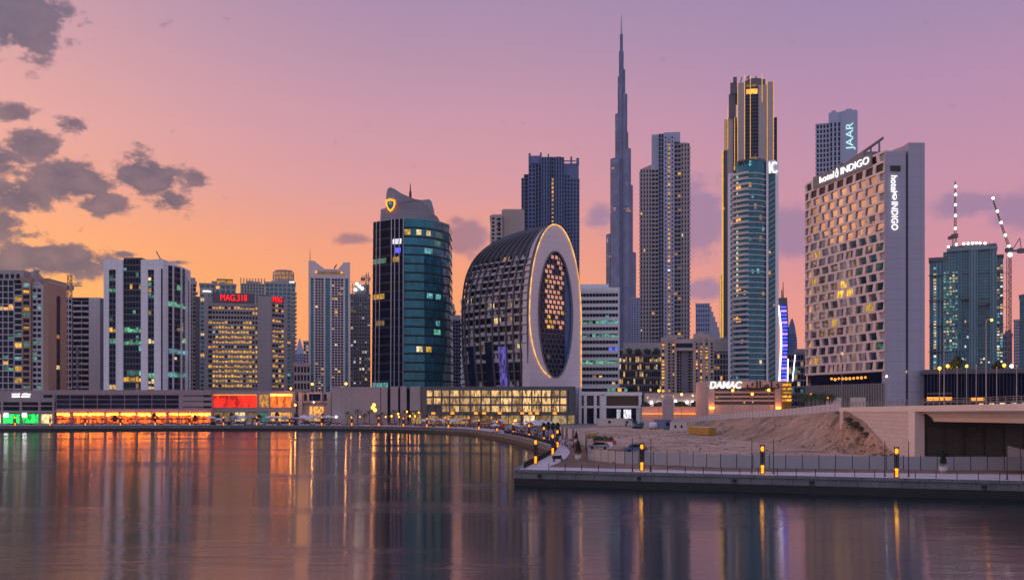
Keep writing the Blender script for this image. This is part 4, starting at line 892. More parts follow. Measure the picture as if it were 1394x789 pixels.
    w.box(u(899.5), u(921), 1, 26, 0, z(458.5)); w.box(u(945), u(972), 1, 26, 0, z(459)); w.box(u(921), u(945), 5, 26, 0, z(463), 0); w.box(u(918), u(945), -.8, 4.9, z(477), z(461)); g.poly([(u(920),-.84,z(473)),(u(943),-.84,z(473)),(u(943),-.84,z(467)),(u(920),-.84,z(467))])
    w.box(u(908), u(930), 4, 20, z(458.5), z(455)); w.box(u(944), u(966), 4, 20, z(459), z(453.5)); w.box(u(950), u(958), 6, 14, z(453.5), z(451))
    facade(b, w, g, Frame((u(921),3.2),(u(945),3.2)), zb, z(478), 6, 14, .12, .22, .2, 0); w.box(u(927.5), u(936.5), 2.4, 3.4, 0, z(477), 1)
    for a, c, sd in ((900.5,905,101),(909,913,102),(915,918.5,103),(947,950,104),(953,956,105),(960,964,106),(967,971,107)):
        facade(b, w, g, Frame((u(a),.55),(u(c),.55)), zb, z(466), 1, 15, .25, .35, .25, 0, picker(.75 if a in (900.5,953,960) else .15, ['strip_amber','lit_gold','lit_warm'], sd))
    for a, c in ((905,909),(918.5,921),(943,947),(956,960),(964,967)): w.box(u(a), u(c), -.4, 2, 0, z(460)); 
    b.done(); w.build('wall', ['beige_conc','slate'], b.t); g.build('glazing', 'glass_navy', b.t)
    def ex(b, w, g):
        for k in range(6): w.box(b.W*(.55+.075*k), b.W*(.63+.075*k), -.2, 28, 3, b.z(416+k*5.5))
    tower_simple('stepped_tower', 'faraway pale tower stepping down to one side, between taupe high-rise and gold edged tower', 'tower', 947, 966, 413.5, 1650, 6, 22, mats=('steel_blue','glass_blue'), D=30, extra=lambda b, w, g: [w.box(b.W+k*3.1, b.W+k*3.1+3.1, 1, 28, 3, b.z(417+k*7)) for k in range(6)] and [w.box(b.W, b.W+18.6-k*3.1, .4, 1, b.z(456-k*7), b.z(455.3-k*7)) for k in range(5)])
# ------------------------------------------------------------------ towers of the right
def tower_gold():
    b = Bld('gold_edged_tower', 'very tall dark tower outlined with gold vertical lines, behind the round glass tower', 'skyscraper', 982, 950, 1058); u, z = b.u, b.z; w, g, e = MB(), MB(), MB()
    def pier(a, c, y0, top, m=0): w.box(u(a), u(c), y0, 46, 0, z(top), m)
    def gl(a, c, y, top, nc=1, nr=90, pick=None, z0=3): facade(b, w, g, Frame((u(a),y),(u(c),y)), z0, z(top), nc, nr, .12, .16, .3, 1, pick)
    def line(p, y, z0, z1): e.box(u(p)-.32, u(p)+.32, y-.5, y, z(z0), z(z1))
    w.box(u(982)+.5, u(990), 13, 44, 0, z(201), 1); gl(982.5, 990, 12, 201, 2, 80, picker(.03, WARM, 111)); w.box(u(986), u(990), 10, 30, 0, z(157), 1)
    w.box(u(985), u(998), 9, 40, z(201), z(199), 1); w.box(u(990), u(1003), 6, 44, 0, z(157)); gl(998, 1003, 5, 157, 1, 90, lambda r, c: 'lit_gold' if r in (70,74,60,66) else None)
    w.box(u(992), u(1001), 4, 40, z(157), z(125), 1); w.box(u(994), u(1003), 2, 40, z(125), z(110), 1); w.box(u(998), u(1003), 1, 30, z(110), z(103), 1)
    pier(1003.5, 1014.5, 0, 112); w.box(u(1014.5), u(1032.5), 4, 46, 0, z(120), 1); gl(1014.5, 1032.5, 3.4, 127, 5, 90)
    pier(1032.5, 1044, 1.5, 116); pier(1044, 1053.5, .5, 113); w.box(u(1053.5), u(1058), 6, 40, 0, z(160), 1); gl(1054, 1058, 5.6, 160, 1, 80)
    w.box(u(1015), u(1042), 5, 30, z(120), z(107), 1); w.lathe([(u(1024)-u(1010), z(112)),(u(1024)-u(1010), z(104)),((u(1024)-u(1010))*.8, z(102))], (u(1027), 18, 0), 14, 1)
    m = MB(); m.box(u(1016), u(1031), 3.2, 4, z(126.5), z(120)); m.build('lit_crown', 'gold_screen', b.t); m = MB(); m.box(u(1016), u(1031), 2.9, 3.3, z(117), z(114)); m.build('lit_crown', 'lit_dim', b.t)
    for p, y, a, c in ((983,11,470,200),(1004.2,-.1,470,111),(1013.6,-.1,470,101),(1021.5,3.0,250,102),(1037.5,1.0,140,101),(1044.4,0,240,112),(1053,.2,240,112),(1000,4.6,230,155),(990.5,5.6,200,140),(988,9,200,158)): line(p, y, a, c)
    w.box(u(979), u(986), 18, 30, 0, z(370), 1); e.box(u(979.3), u(981), 17, 18, 3, z(370)); e.box(u(982), u(984.5), 10.4, 11.9, 3, z(200)+.2)
    for k in range(4): w.tube((u(999+k*9),8,z(108)),(u(1000+k*10),8,z(100.5)), .5, 5, 1)
    w.tube((u(1016),9,z(103)),(u(1020),9,z(99)), .6, 5, 1)
    b.done(); w.build('wall', ['taupe_clad','dark_clad'], b.t); g.build('glazing', 'glass_navy', b.t); e.build('gold_line', 'gold_line', b.t)
lit('gold_line', (1,.52,.12), .75, .2)
def tower_round():
    b = Bld('round_tower', 'round fronted glass tower with curving balconies and a white lit roof sign', 'apartment tower', 991, 600, 1060); u, z = b.u, b.z; w, g, bl = MB(), MB(), MB()
    zt = z(232); nr = 45; z0 = 4; ch = (zt-z0)/nr
    w.box(u(991), u(1003), .5, 26, 0, z(234)); facade(b, w, g, Frame((u(994),.1),(u(1002),.1)), z0, z(240), 2, nr-1, .2, .4, .25, 0, picker(.02, WARM, 121))
    # bowed front
    c0, c1 = u(1002), u(1044); pts = [(c0+(c1-c0)*k/12, -8.5*math.sin(math.pi*min(1,(k+1.2)/13.6))**.75+1) for k in range(13)]
    rg = random.Random(5); amber = {35:0, 22:0, 17:0, 41:0}
    for k in range(12):
        fr = Frame(pts[k], pts[k+1])
        def pk(r, c, k=k):
            if r in (36, 23, 17, 42) and k in (0, 1): return 'strip_amber'
            q = rg.random(); return rg.choice(['lit_dim','lit_cream','lit_dimgreen','lit_cyan','lit_warm']) if q < (.06 if r > 30 else .035) else None
        facade(b, w, g, fr, z0, z(222), 1, nr+2, .07, 0, .12, 1, pk)
    for r in range(nr):
        z1 = z0+r*ch; gx = .5+.5*math.sin(r*.9)
        lo = [(p[0]-(1.2 if i == 0 else 0), p[1]-(1.3 if i < 5 else .7)) for i, p in enumerate(pts)]
        bl.prism([(c0-2.6,1.2)]+lo+[(pts[-1][0],2)], z1-.28, z1+.28)
        bl.prism([(c0-2.6,.4),(c0-2.6,-1.2)]+[(p[0], p[1]) for p in lo[1:6]]+[(q[0], q[1]+.25) for q in reversed(lo[1:6])]+[(c0-2.2,-.8)], z1+.3, z1+1.15)
    w.prism([(p[0], p[1]+.4) for p in pts]+[(pts[-1][0],26),(c0,26)], 0, z(222), 1)
    w.prism([(p[0], p[1]-.3) for p in pts]+[(pts[-1][0],4),(c0,4)], z(222)+.01, z(220), 1)
    w.box(u(1043), u(1046), -2.6, 6, 0, z(222)); w.box(u(1055.5), u(1060), -1, 26, 0, z(222)); w.box(u(1046), u(1056), -1.0, 3, z(238), z(220)); w.box(u(1045), u(1057), .4, 26, 0, z(222), 1)
    facade(b, w, g, Frame((u(1046),-.2),(u(1055.5),-.2)), z0, z(239), 3, nr, .14, .2, .3, 1, picker(.02, WARM, 123))
    for r in range(nr-2): bl.hexa([(u(1046.2),-.5,z0+r*ch),(u(1055.3),-.5,z0+r*ch+2.4),(u(1055.3),-.3,z0+r*ch+2.4),(u(1046.2),-.3,z0+r*ch),(u(1046.2),-.5,z0+r*ch+.5),(u(1055.3),-.5,z0+r*ch+2.9),(u(1055.3),-.3,z0+r*ch+2.9),(u(1046.2),-.3,z0+r*ch+.5)])
    for k in range(5): w.box(u(1018+k*5), u(1021+k*5), 0, 5, z(220), z(214+abs(k-2)*1.5), 1)
    w.tube((u(1022),2,z(220)),(u(1030),2,z(208)), .5, 5, 1); m = MB(); m.box(u(1020), u(1032), -1, 0, z(219), z(214)); m.build('roof_fire', 'lit_dim', b.t)
    b.done(); w.build('frame', ['white_clad','dark_clad'], b.t); g.build('glazing', 'glass_teal', b.t); bl.build('balcony', 'grey_clad', b.t)
    text('lettering', "'IC", 'sign_white', b.t, face_m(Frame((0,-1.4),(b.W,-1.4)), u(1051.5), 0, z(231)), 9.5, .3, fit=u(1058.5)-u(1044.5), shear=-.1)
    text('dark_lettering', "DAMAC", 'black_metal', b.t, face_m(Frame(pts[1], pts[5]), 4.5, .6, z(224)), 3.6, .15, fit=8.5)
def tower_purple():
    b = Bld('curved_strip_tower', 'slender curved tower glowing violet blue, right of the round glass tower', 'tower', 1058, 640, 1075); u, z = b.u, b.z
    def X(py, right): 
        L = [(405,1058.5),(425,1061),(448,1063.5),(475,1063.5),(500,1062),(530,1060.5)]; Rr = [(405,1071.5),(425,1072.5),(448,1073.5),(475,1073.5),(500,1072.5),(530,1072)]
        T = Rr if right else L
        for (a, p), (c, q) in zip(T, T[1:]):
            if a <= py <= c: return p+(q-p)*(py-a)/(c-a)
    ys = [405+k*(125/24) for k in range(25)]; w, g, e = MB(), MB(), MB()
    for k in range(24):
        a, c = ys[k], ys[k+1]; q = [(u(X(c,0)),0,z(c)),(u(X(c,1)),0,z(c)),(u(X(a,1)),0,z(a)),(u(X(a,0)),0,z(a))]
        w.loft([[(p[0], .3, p[2]) for p in q], [(p[0], 14, p[2]) for p in q]])
        if 2 <= k:
            i = lambda f, v: (q[0][0]+(q[1][0]-q[0][0])*f, -.15, q[0][2]+(q[3][2]-q[0][2])*v)
            mb = MB(); mb.poly([i(.14,.2), i(.86,.2), i(.86,.85), i(.14,.85)]); mb.build('lit_band', 'lit_blue' if k % 3 else 'lit_purple', b.t)
            g.poly([(p[0], .1, p[2]) for p in q]); e.tube((u(X(c,0)),-.5,z(c)),(u(X(a,0)),-.5,z(a)), .5, 5)
            if k > 15: e.tube((u(X(c,1)),-.5,z(c)),(u(X(a,1)),-.5,z(a)), .35, 5)
    w.build('wall', 'slate', b.t); g.build('glazing', 'glass_deep', b.t); e.build('edge_light', 'neon_edge', b.t)
    m = MB(); m.tube((u(1066),6,z(405)),(u(1066),6,z(382)), .5, 5, r2=.2); m.tube((u(1064),6,z(405)),(u(1064),6,z(393)), .3, 5); m.build('antenna', 'black_metal', b.t)
    def ex(b, w, g):
        u, z = b.u, b.z; w.box(u(1073), u(1098), -.8, 1, z(483), z(480)); e = MB(); e.tube((u(1079),-1,z(518)),(u(1082.5),-1,z(483)), .35, 5); e.build('edge_light', 'neon_edge', b.t)
    tower_simple('office_block', 'low dark block with thin lit lines, between the violet tower and the tall hotel', 'office block', 1073, 1098, 482, 700, 6, 9, mats=('slate','glass_deep'), D=20, extra=ex, pick=picker(.22, ['lit_dim','lit_dimgreen','lit_cream'], 131), pier=.1, span=.25)
    b = Bld('sail_tower', 'faraway dark blue sail shaped tower, right of the violet tower', 'tower', 1071, 1500, 1086); u, z = b.u, b.z; w = MB()
    p = [(1071,520),(1071,460),(1074,443),(1077,434),(1079,433),(1082,443),(1085,462),(1086,520)]; w.loft([[(u(a), 0, z(c)) for a, c in p], [(u(a), 25, z(c)) for a, c in p]]); w.build('wall', 'blue_metal', b.t)
    g = MB()
    for k in range(18): g.poly([(u(1073),-.3,z(518-k*3.6)),(u(1084),-.3,z(518-k*3.6)),(u(1084),-.3,z(516-k*3.6)),(u(1073),-.3,z(516-k*3.6))])
    g.build('glazing', 'glass_blue', b.t)
def tower_sign():
    b = Bld('residential_tower', 'grey blue tower with white vertical lettering, rising behind the hotel roof', 'residential tower', 1111, 700, 1168); u, z = b.u, b.z; w, g = MB(), MB()
    block(b, w, g, u(1111), u(1129), 3, 30, 3, z(166), 4, 60, pier=.4, span=.3, d=.4, top=.5); block(b, w, g, u(1129), u(1145), 1, 30, 3, z(166), 3, 60, pier=.5, span=.15, d=.4, top=.5)
    for r in range(60): w.box(u(1110), u(1112), 3.5, 10, 3+r*(z(166)-3)/60, 4.1+r*(z(166)-3)/60)
    w.box(u(1128), u(1147), 2, 30, z(166), z(151.5)); w.box(u(1145), u(1167.5), 0, 30, 0, z(153)); w.box(u(1146), u(1166), 2, 28, z(153), z(150.5)); w.box(u(1132), u(1138), 4, 9, z(151.5), z(148)); w.box(u(1151), u(1160), 4, 9, z(150.5), z(147.5))
    b.done(); w.build('wall', 'steel_blue', b.t); g.build('glazing', 'glass_navy', b.t)
    text('lettering', 'JAAR', 'sign_teal', b.t, face_m(Frame((0,-.1),(b.W,-.1)), u(1157), 0, z(186.5), R(90)), 7, .25, fit=z(168)-z(205))
def hotel_main():
    P0 = Vector((wx(1204.5, 330), 330)); path = [P0]; d = Vector((wx(1101, 378), 378))-P0
    for k in range(1, 13): path.append(P0+d*k/12)
    p = path[-1].copy(); dr = d.normalized()
    for k in range(7): dr = Matrix.Rotation(R(-12), 2) @ dr; p = p+dr*3.4; path.append(p.copy())
    path = path[::-1]                       # from far left round the corner to the near right corner
    t = thing('tall_hotel', 'tall hotel with tilted square windows, plain lilac end wall and white lit lettering', 'hotel', (P0.x, P0.y, G)); base = Vector((P0.x, P0.y))
    L = [0]
    for a, c in zip(path, path[1:]): L.append(L[-1]+(c-a).length)
    W = L[-1]
    def at(s, w=0.0):
        s = max(0, min(W-1e-4, s)); i = max(k for k in range(len(L)-1) if L[k] <= s); a, c = path[i], path[i+1]; dd = (c-a).normalized(); q = a+dd*(s-L[i])+Vector((dd.y,-dd.x))*w-base; return q
    def P(s, w, z): q = at(s, w); return (q.x, q.y, z)
    Z = lambda py: wz(py, 330)-G
    zb, zt = Z(503.5), Z(206); nr = 22; ch = (zt-zb)/nr; cw = W/12.0; wl, g = MB(), MB(); rg = random.Random(8)
    gold = {(9,14),(10,13),(13,14),(13,12),(10,12),(5,14.5),(8,13.5),(3,12.5),(7,10),(2,13),(0,15),(9,11),(11,10.5)}
    n = 0; rest = MB(); wins = []
    for r in range(nr+1):                   # spandrels
        z = zb+r*ch; hz = .36
        for i in range(len(path)-1):
            s0, s1 = L[i], L[i+1]; wl.hexa([P(s0,.18,z-hz),P(s1,.18,z-hz),P(s1,-.6,z-hz),P(s0,-.6,z-hz),P(s0,.18,z+hz),P(s1,.18,z+hz),P(s1,-.6,z+hz),P(s0,-.6,z+hz)] if i else [P(s0+.01,.18,z-hz),P(s1,.18,z-hz),P(s1,-.6,z-hz),P(s0,-.6,z-hz),P(s0+.01,.18,z+hz),P(s1,.18,z+hz),P(s1,-.6,z+hz),P(s0,-.6,z+hz)])
    for r in range(nr):
        za, zc = zb+r*ch+.34, zb+(r+1)*ch-.34; off = .42*cw if r % 2 else .05*cw; tilt = .5 if r % 2 else -.5
        c = 0; s = off-cw
        while s < W:
            a, e = s+.12*cw, s+.84*cw        # window a..e, wall e..a+cw
            q0, q1 = e, a+cw
            A = max(q0, 0.0); B_ = min(q1, W)
            if B_-A > .15: wl.hexa([P(A+tilt*.5,.14,za),P(B_-(.0 if B_ >= W-.01 else -tilt*.5),.14,za),P(min(B_+tilt*.5,W),-.6,za),P(A+tilt*.5,-.6,za),P(max(A-tilt*.5,0),.14,zc),P(min(B_-tilt*.5,W),.14,zc),P(min(B_-tilt*.5,W),-.6,zc),P(max(A-tilt*.5,0),-.6,zc)])
            if a > 0 and e < W:
                k = (s-off)/cw; m = 'glass_mirror'
                if r >= nr-2 or (r >= nr-1): m = 'glass_dark'
                if (r < 15 and rg.random() < .085 and s > W*.3): m = 'gold_room'
                wins.append((e, r, m, [P(a+.02+tilt*.5,-.30,za),P(e-.02+tilt*.5,-.06,za),P(e-.02-tilt*.5,-.06,zc),P(a+.02-tilt*.5,-.30,zc)]))
            s += cw
    mats = ['glass_mirror','glass_dark','gold_room']
    wins.sort(key=lambda q: -q[0])
    for k, (e, r, m, q) in enumerate(wins):
        if k < 99: mb = MB(); mb.poly(q); mb.build('window', m, t)
        else: rest.poly(q, mats.index(m))
    tag(rest.build('window', mats, t), kind='stuff')
    ins = [P(s, -.65, 0)[:2] for s in L]; far = [(ins[-1][0]+12.6, ins[-1][1]+5), (ins[0][0]+13, ins[0][1]+7)]
    wl.prism(ins+far, zb-.5, zt+.4)
    # slatted base storeys with a dark restaurant band
    zz = Z(521)
    bs, gd = MB(), MB()
    for i in range(len(path)-1):
        s0, s1 = L[i], L[i+1]; gd.poly([P(s0,-.8,zz),P(s1,-.8,zz),P(s1,-.8,zb-.6),P(s0,-.8,zb-.6)]); gd.poly([P(s0,-.8,0),P(s1,-.8,0),P(s1,-.8,zz),P(s0,-.8,zz)], 1)
    k = 0; s = .4
    while s < W:
        if not (W*.50 < s < W*.62 or W*.70 < s < W*.83) or True: bs.hexa([P(s,.1,0),P(min(s+.55,W),.1,0),P(min(s+.55,W),-.7,0),P(s,-.7,0),P(s,.1,zz),P(min(s+.55,W),.1,zz),P(min(s+.55,W),-.7,zz),P(s,-.7,zz)])
        s += 1.5
    for a, e in ((.50,.64),(.72,.85)): bs.hexa([P(W*a,.2,0),P(W*e,.2,0),P(W*e,-.6,0),P(W*a,-.6,0),P(W*a,.2,zz*.72),P(W*e,.2,zz*.72),P(W*e,-.6,zz*.72),P(W*a,-.6,zz*.72)], 1)
    bs.build('slatted_base', ['bare_conc','grey_clad'], t); gd.build('base_glazing', ['glass_deep','dark_clad'], t)
    for k in range(10): m = MB(); s = W*(.55+.033*k); m.ball(P(s,.1,zb-2.0-rg.random()*.4), .42+.15*rg.random(), 0, 6); m.build('terrace_lamp', 'strip_amber', t)
    wl.build('wall', 'hotel_clad', t)
    # end wall: plain slab, dark slot, taller slab
    pe = P(W, 0, 0); x0 = pe[0]; sx = 330/F
    xa, xb, xc = (1233.5-1204.5)*sx, (1237.5-1204.5)*sx, (1260-1204.5)*sx; ew = MB()
    ew.prism([(x0+.05,-.5),(xa,.2),(xa,18),(x0+.4,14)], 0, Z(206)+1, 0, [Z(207), Z(205.5), Z(205.5)+4, Z(207)+2]); ew.box(xb, xc, .6, 26, 0, Z(193.5)); ew.box(xa-.5, xb+.5, 2.2, 20, 0, Z(206), 1)
    ew.prism([(x0-2,16),(xb+.2,3),(xb+.2,24),(x0,28)], Z(206), Z(196), 2, [Z(203),Z(194.5),Z(194.5),Z(203)])
    ew.build('end_wall', ['hotel_end','dark_clad','beige_conc'], t); m = MB(); m.box((1211.5-1204.5)*sx, (1225-1204.5)*sx, -.62, 0, Z(233), Z(226)); m.build('louvre', 'black_metal', t)
    m = MB(); m.box(xa+.1, xb-.1, 2.0, 2.3, Z(507), Z(504)); m.build('wall_lamp', 'lit_cream', t)
    # lettering: vertical on the end wall, level along the top of the front
    fr = Frame((x0,-.45),(xa,.25)); ux = (1217-1204.5)*sx
    text('lettering', 'INDIGO', 'sign_white', t, face_m(fr, ux, .25, Z(294), R(-90)), 3.1, .12, fit=Z(275)-Z(313)); text('lettering', 'hotel', 'sign_white', t, face_m(fr, ux-.2, .25, Z(250.5), R(-90)), 3.1, .12, fit=Z(238)-Z(260))
    def leaf(M4, s):
        lf = MB(); a = [(0,1.3),(.45,.55),(.62,0),(.55,-.6),(.25,-1.0),(-.2,-1.0),(-.55,-.6),(-.6,-.1),(-.35,.5)]; P3 = lambda q, w: M4 @ Vector((q[0]*s, q[1]*s, w))
        lf.loft([[P3(q, 0) for q in a], [P3(q, .2) for q in a]]); lf.build('leaf_logo', 'sign_white', t)
        lf = MB(); lf.loft([[P3((q[0]*.42+.1, q[1]*.42-.2), .1) for q in a], [P3((q[0]*.42+.1, q[1]*.42-.2), .26) for q in a]]); lf.build('leaf_logo', 'dark_clad', t)
    leaf(face_m(fr, ux, .25, Z(267.5)), 1.15)
    i = len(path)-8; fr2 = Frame(path[7]-base, path[-1]-base); zt2 = zt+.2
    bd = MB(); zl = zt-.3*ch; bd.hexa([fr2.P(4,.5,zl-2.3),fr2.P(fr2.W*.86,.5,zl-2.3),fr2.P(fr2.W*.86,0,zl-2.3),fr2.P(4,0,zl-2.3),fr2.P(4,.5,zl+2.3),fr2.P(fr2.W*.86,.5,zl+2.3),fr2.P(fr2.W*.86,0,zl+2.3),fr2.P(4,0,zl+2.3)]); bd.build('sign_board', 'slate', t)
    text('lettering', 'INDIGO', 'sign_white', t, face_m(fr2, fr2.W*.655, .7, zl), 3.5, .12, fit=fr2.W*.355); text('lettering', 'hotel', 'sign_white', t, face_m(fr2, fr2.W*.285, .7, zl), 3.4, .12, fit=fr2.W*.20); leaf(face_m(fr2, fr2.W*.428, .7, zl), 1.5)
    # plant on the roof
    rp = MB(); q = at(W*.72, -10); rp.box(q.x-6, q.x+8, q.y-4, q.y+10, zt, zt+4.5); 
    for k in range(5): s = W*(.55+.07*k); a = at(s, -6); rp.tube((a.x,a.y,zt),(a.x,a.y,zt+4+k*.6), .35, 5)
    a, c = at(W*.5, -6), at(W*.86, -6); rp.tube((a.x,a.y,zt+3.4),(c.x,c.y,zt+7.4), .5, 5); rp.tube((a.x,a.y,zt),(a.x,a.y,zt+5), .8, 6); rp.build('roof_plant', 'slate', t)
lit('gold_room', (1,.62,.10), 1.0, .8, .9)
def construction():
    b = Bld('unfinished_tower', 'half built tower with lit open floors and white roof edge lamps', 'unfinished tower', 1265, 650, 1366); u, z = b.u, b.z; w, g = MB(), MB(); nr = 52; z0 = 3
    def strip(a, c, y, top, nc, pick=None, pier=.3, span=.3): w.box(u(a)+.3, u(c)-.3, y+.35, 34, 0, z(top)); facade(b, w, g, Frame((u(a),y),(u(c),y)), z0, z(top), nc, nr, pier, span, .4, 0, pick)
    rg = random.Random(141)
    wl = lambda p, lo, hi, mm: (lambda r, c: rg.choice(mm) if lo <= r < hi and rg.random() < p else None)
    strip(1265, 1271, 4, 352, 1); strip(1270, 1275, 3, 352, 1, wl(.75, 4, 50, ['lit_white','lit_cyan','lit_cream'])); strip(1275, 1285, 3, 352, 2, span=.08, pier=.5); strip(1284, 1304, 2, 341, 5, wl(.72, 20, 46, ['lit_dimgreen','lit_green','lit_cyan','lit_cream','lit_dimgreen']), pier=.35)
    strip(1304, 1309, .5, 341, 1, span=.05, pier=.4); strip(1309, 1319, 2, 341, 3, wl(.1, 0, 30, ['lit_white','lit_cream'])); strip(1319, 1331, 0, 341, 3, span=.05, pier=.6); strip(1331, 1348, 2, 341, 5, wl(.16, 0, 18, ['lit_cream','lit_white','lit_dimgreen'])); strip(1348, 1357, .5, 341, 2, span=.08, pier=.6); strip(1357, 1366, 5, 352, 2, wl(.6, 4, 50, ['lit_white','lit_cyan','lit_cream','lit_dim']))
    w.box(u(1289), u(1358), -.8, 34, z(341), z(337)); w.box(u(1290), u(1357), 0, 32, z(337), z(333.5), 1); w.box(u(1264), u(1291), 1.5, 34, z(353), z(347.5), 1); w.box(u(1357), u(1367), 4, 30, z(351), z(347.5), 1)
    for r in (6, 11, 17, 24, 31, 38): w.box(u(1264), u(1367), 1.2, 3, z0+r*2.4, z0+r*2.4+.5, 1)
    for a, y, q in ((1312,-1,405),(1337,-1.2,414),(1341,-.8,412)): w.box(u(a-3), u(a+6), y-1.5, y+2, z(q+3), z(q), 1); w.box(u(a), u(a+1.3), y-1, y, 3, z(q), 1)
    for k in range(10): pole(w, u(1291+k*7), 1, z(334), z(331), .15, 1, 4)
    b.done(); w.build('concrete_frame', ['net_conc','dark_clad'], b.t); g.build('glazing', 'glass_teal', b.t)
    for p, q in ((1291,334.5),(1302,332),(1312,331.5),(1318,331.5),(1324,331.5),(1329,331.5),(1334,332),(1341,332.5)): m = MB(); m.ball((u(p), -.5, z(q)), .75, 0, 7); m.build('work_lamp', 'star_white', b.t)
def luffing(name, label, px, Y, py0, pyc, tip, lamps, mast_h):
    x = wx(px, Y); z0 = wz(py0, Y); t = thing(name, label, 'crane', (x, Y, z0)); zc = wz(pyc, Y)-z0; m = MB(); s = 1.0
    for a, c in ((-s,-s),(s,-s),(s,s),(-s,s)): m.tube((a,c,0),(a,c,zc), .24, 4)
    k = 0
    while (k+1)*2.6 < zc: sg = 1 if k % 2 else -1; m.tube((-s*sg,-s,k*2.6),(s*sg,-s,(k+1)*2.6), .14, 4); m.tube((s,-s*sg,k*2.6),(s,s*sg,(k+1)*2.6), .14, 4); m.tube((-s,-s,k*2.6),(s,-s,k*2.6), .12, 4); k += 1
    m.build('mast', 'crane_metal', t); dx = wx(tip[0], Y)-x; dz = wz(tip[1], Y)-z0; j = MB(); a, c = Vector((0,0,zc+2)), Vector((dx,0,dz)); d = (c-a); side = Vector((d.z,0,-d.x)).normalized()
    for o in (Vector((0,-.7,0)), Vector((0,.7,0)), side*1.3): j.tube(a+o, c+o*.3, .2, 4)
    n = int(d.length/2.4)
    for k in range(n): f0, f1 = k/n, (k+1)/n; j.tube(a+d*f0+Vector((0,-.7,0))*(1-f0*.7), a+d*f1+side*1.3*(1-f1*.7), .12, 4)
    j.build('jib', 'crane_metal', t); m = MB(); m.box(-1.6, 1.6, -2, 2, zc, zc+2.6); m.build('cab', 'dark_clad', t)
    sg = -1 if dx > 0.5 else 1
    m = MB()
    if abs(dx) < 1: m.box(-1, 1, 2, 8, zc+.3, zc+2.2)
    else: m.box(2, 9, -1.2, 1.2, zc+.3, zc+1.3); m.box(6, 9.5, -1.5, 1.5, zc-.6, zc+2.2)
    (m.tube((2*sg,0,zc+1),(7*sg,0,zc+9), .3, 4), m.tube((8*sg,0,zc+1),(7*sg,0,zc+9), .25, 4)) if abs(dx) > 1 else None; m.build('counterweight', 'dark_clad', t)
    for f in lamps: m = MB(); p = a+d*f; m.ball((p.x, -1.2, p.z), .8, 0, 7); m.build('jib_lamp', 'star_white', t)
    return t
def right_backs():
    construction()
    luffing('luffing_crane', 'crane with almost upright jib dotted with white lamps, on the half built tower', 1299.5, 662, 345, 324, (1300, 247), (.12,.36,.56,.75,.90), 0)
    t = luffing('luffing_crane', 'crane with lattice mast and leaning jib with white lamps, right of the half built tower', 1373.5, 640, 500, 343, (1350, 268), (.05,.26,.5,.72,.97), 0)
    m = MB(); m.ball((0,-1.6,wz(347,640)-wz(500,640)), 1.3, 0, 7); m.build('mast_lamp', 'star_white', t); m = MB()
    for q in (372, 396, 418, 445): m.tube((-4.5,0,wz(q,640)-wz(500,640)),(0,0,wz(q,640)-wz(500,640)), .2, 4)
    m.build('tie_beam', 'crane_metal', t)
    tower_simple('office_block', 'bluish mid height block, standing at the foot of the crane with the leaning jib', 'office block', 1364, 1378, 456, 720, 4, 14, mats=('steel_blue','glass_blue'), D=25)
    tower_simple('dark_tower', 'dark teal tower cut by the right picture edge', 'tower', 1388, 1412, 403, 700, 5, 34, mats=('slate','glass_teal'), D=25, pier=.1)
    tower_simple('apartment_tower', 'faraway pale pinkish tower, next to the dark teal tower at the picture edge', 'apartment tower', 1380, 1389, 436, 1100, 3, 28, mats=('pink_conc','glass_blue'), D=20)
    def ex(b, w, g):
        u, z = b.u, b.z; m = MB(); m.box(u(1262), u(1296), -.6, 0, z(545), z(540)); m.build('lit_strip', 'strip_amber', b.t); m = MB(); m.box(u(1322), u(1340), -.6, 0, z(545), z(541)); m.build('lit_strip', 'strip_amber', b.t)
        w.box(u(1262), u(1296), -.5, 1, z(536), z(534)); w.box(-1, b.W, -.8, 20, z(508), z(504))
    tower_simple('showroom', 'long low dark glass showroom behind the bridge railing', 'showroom', 1258, 1420, 507, 320, 34, 2, mats=('dark_clad','glass_deep'), D=22, extra=ex, pier=.08, span=.06, picks=None, z0=1)
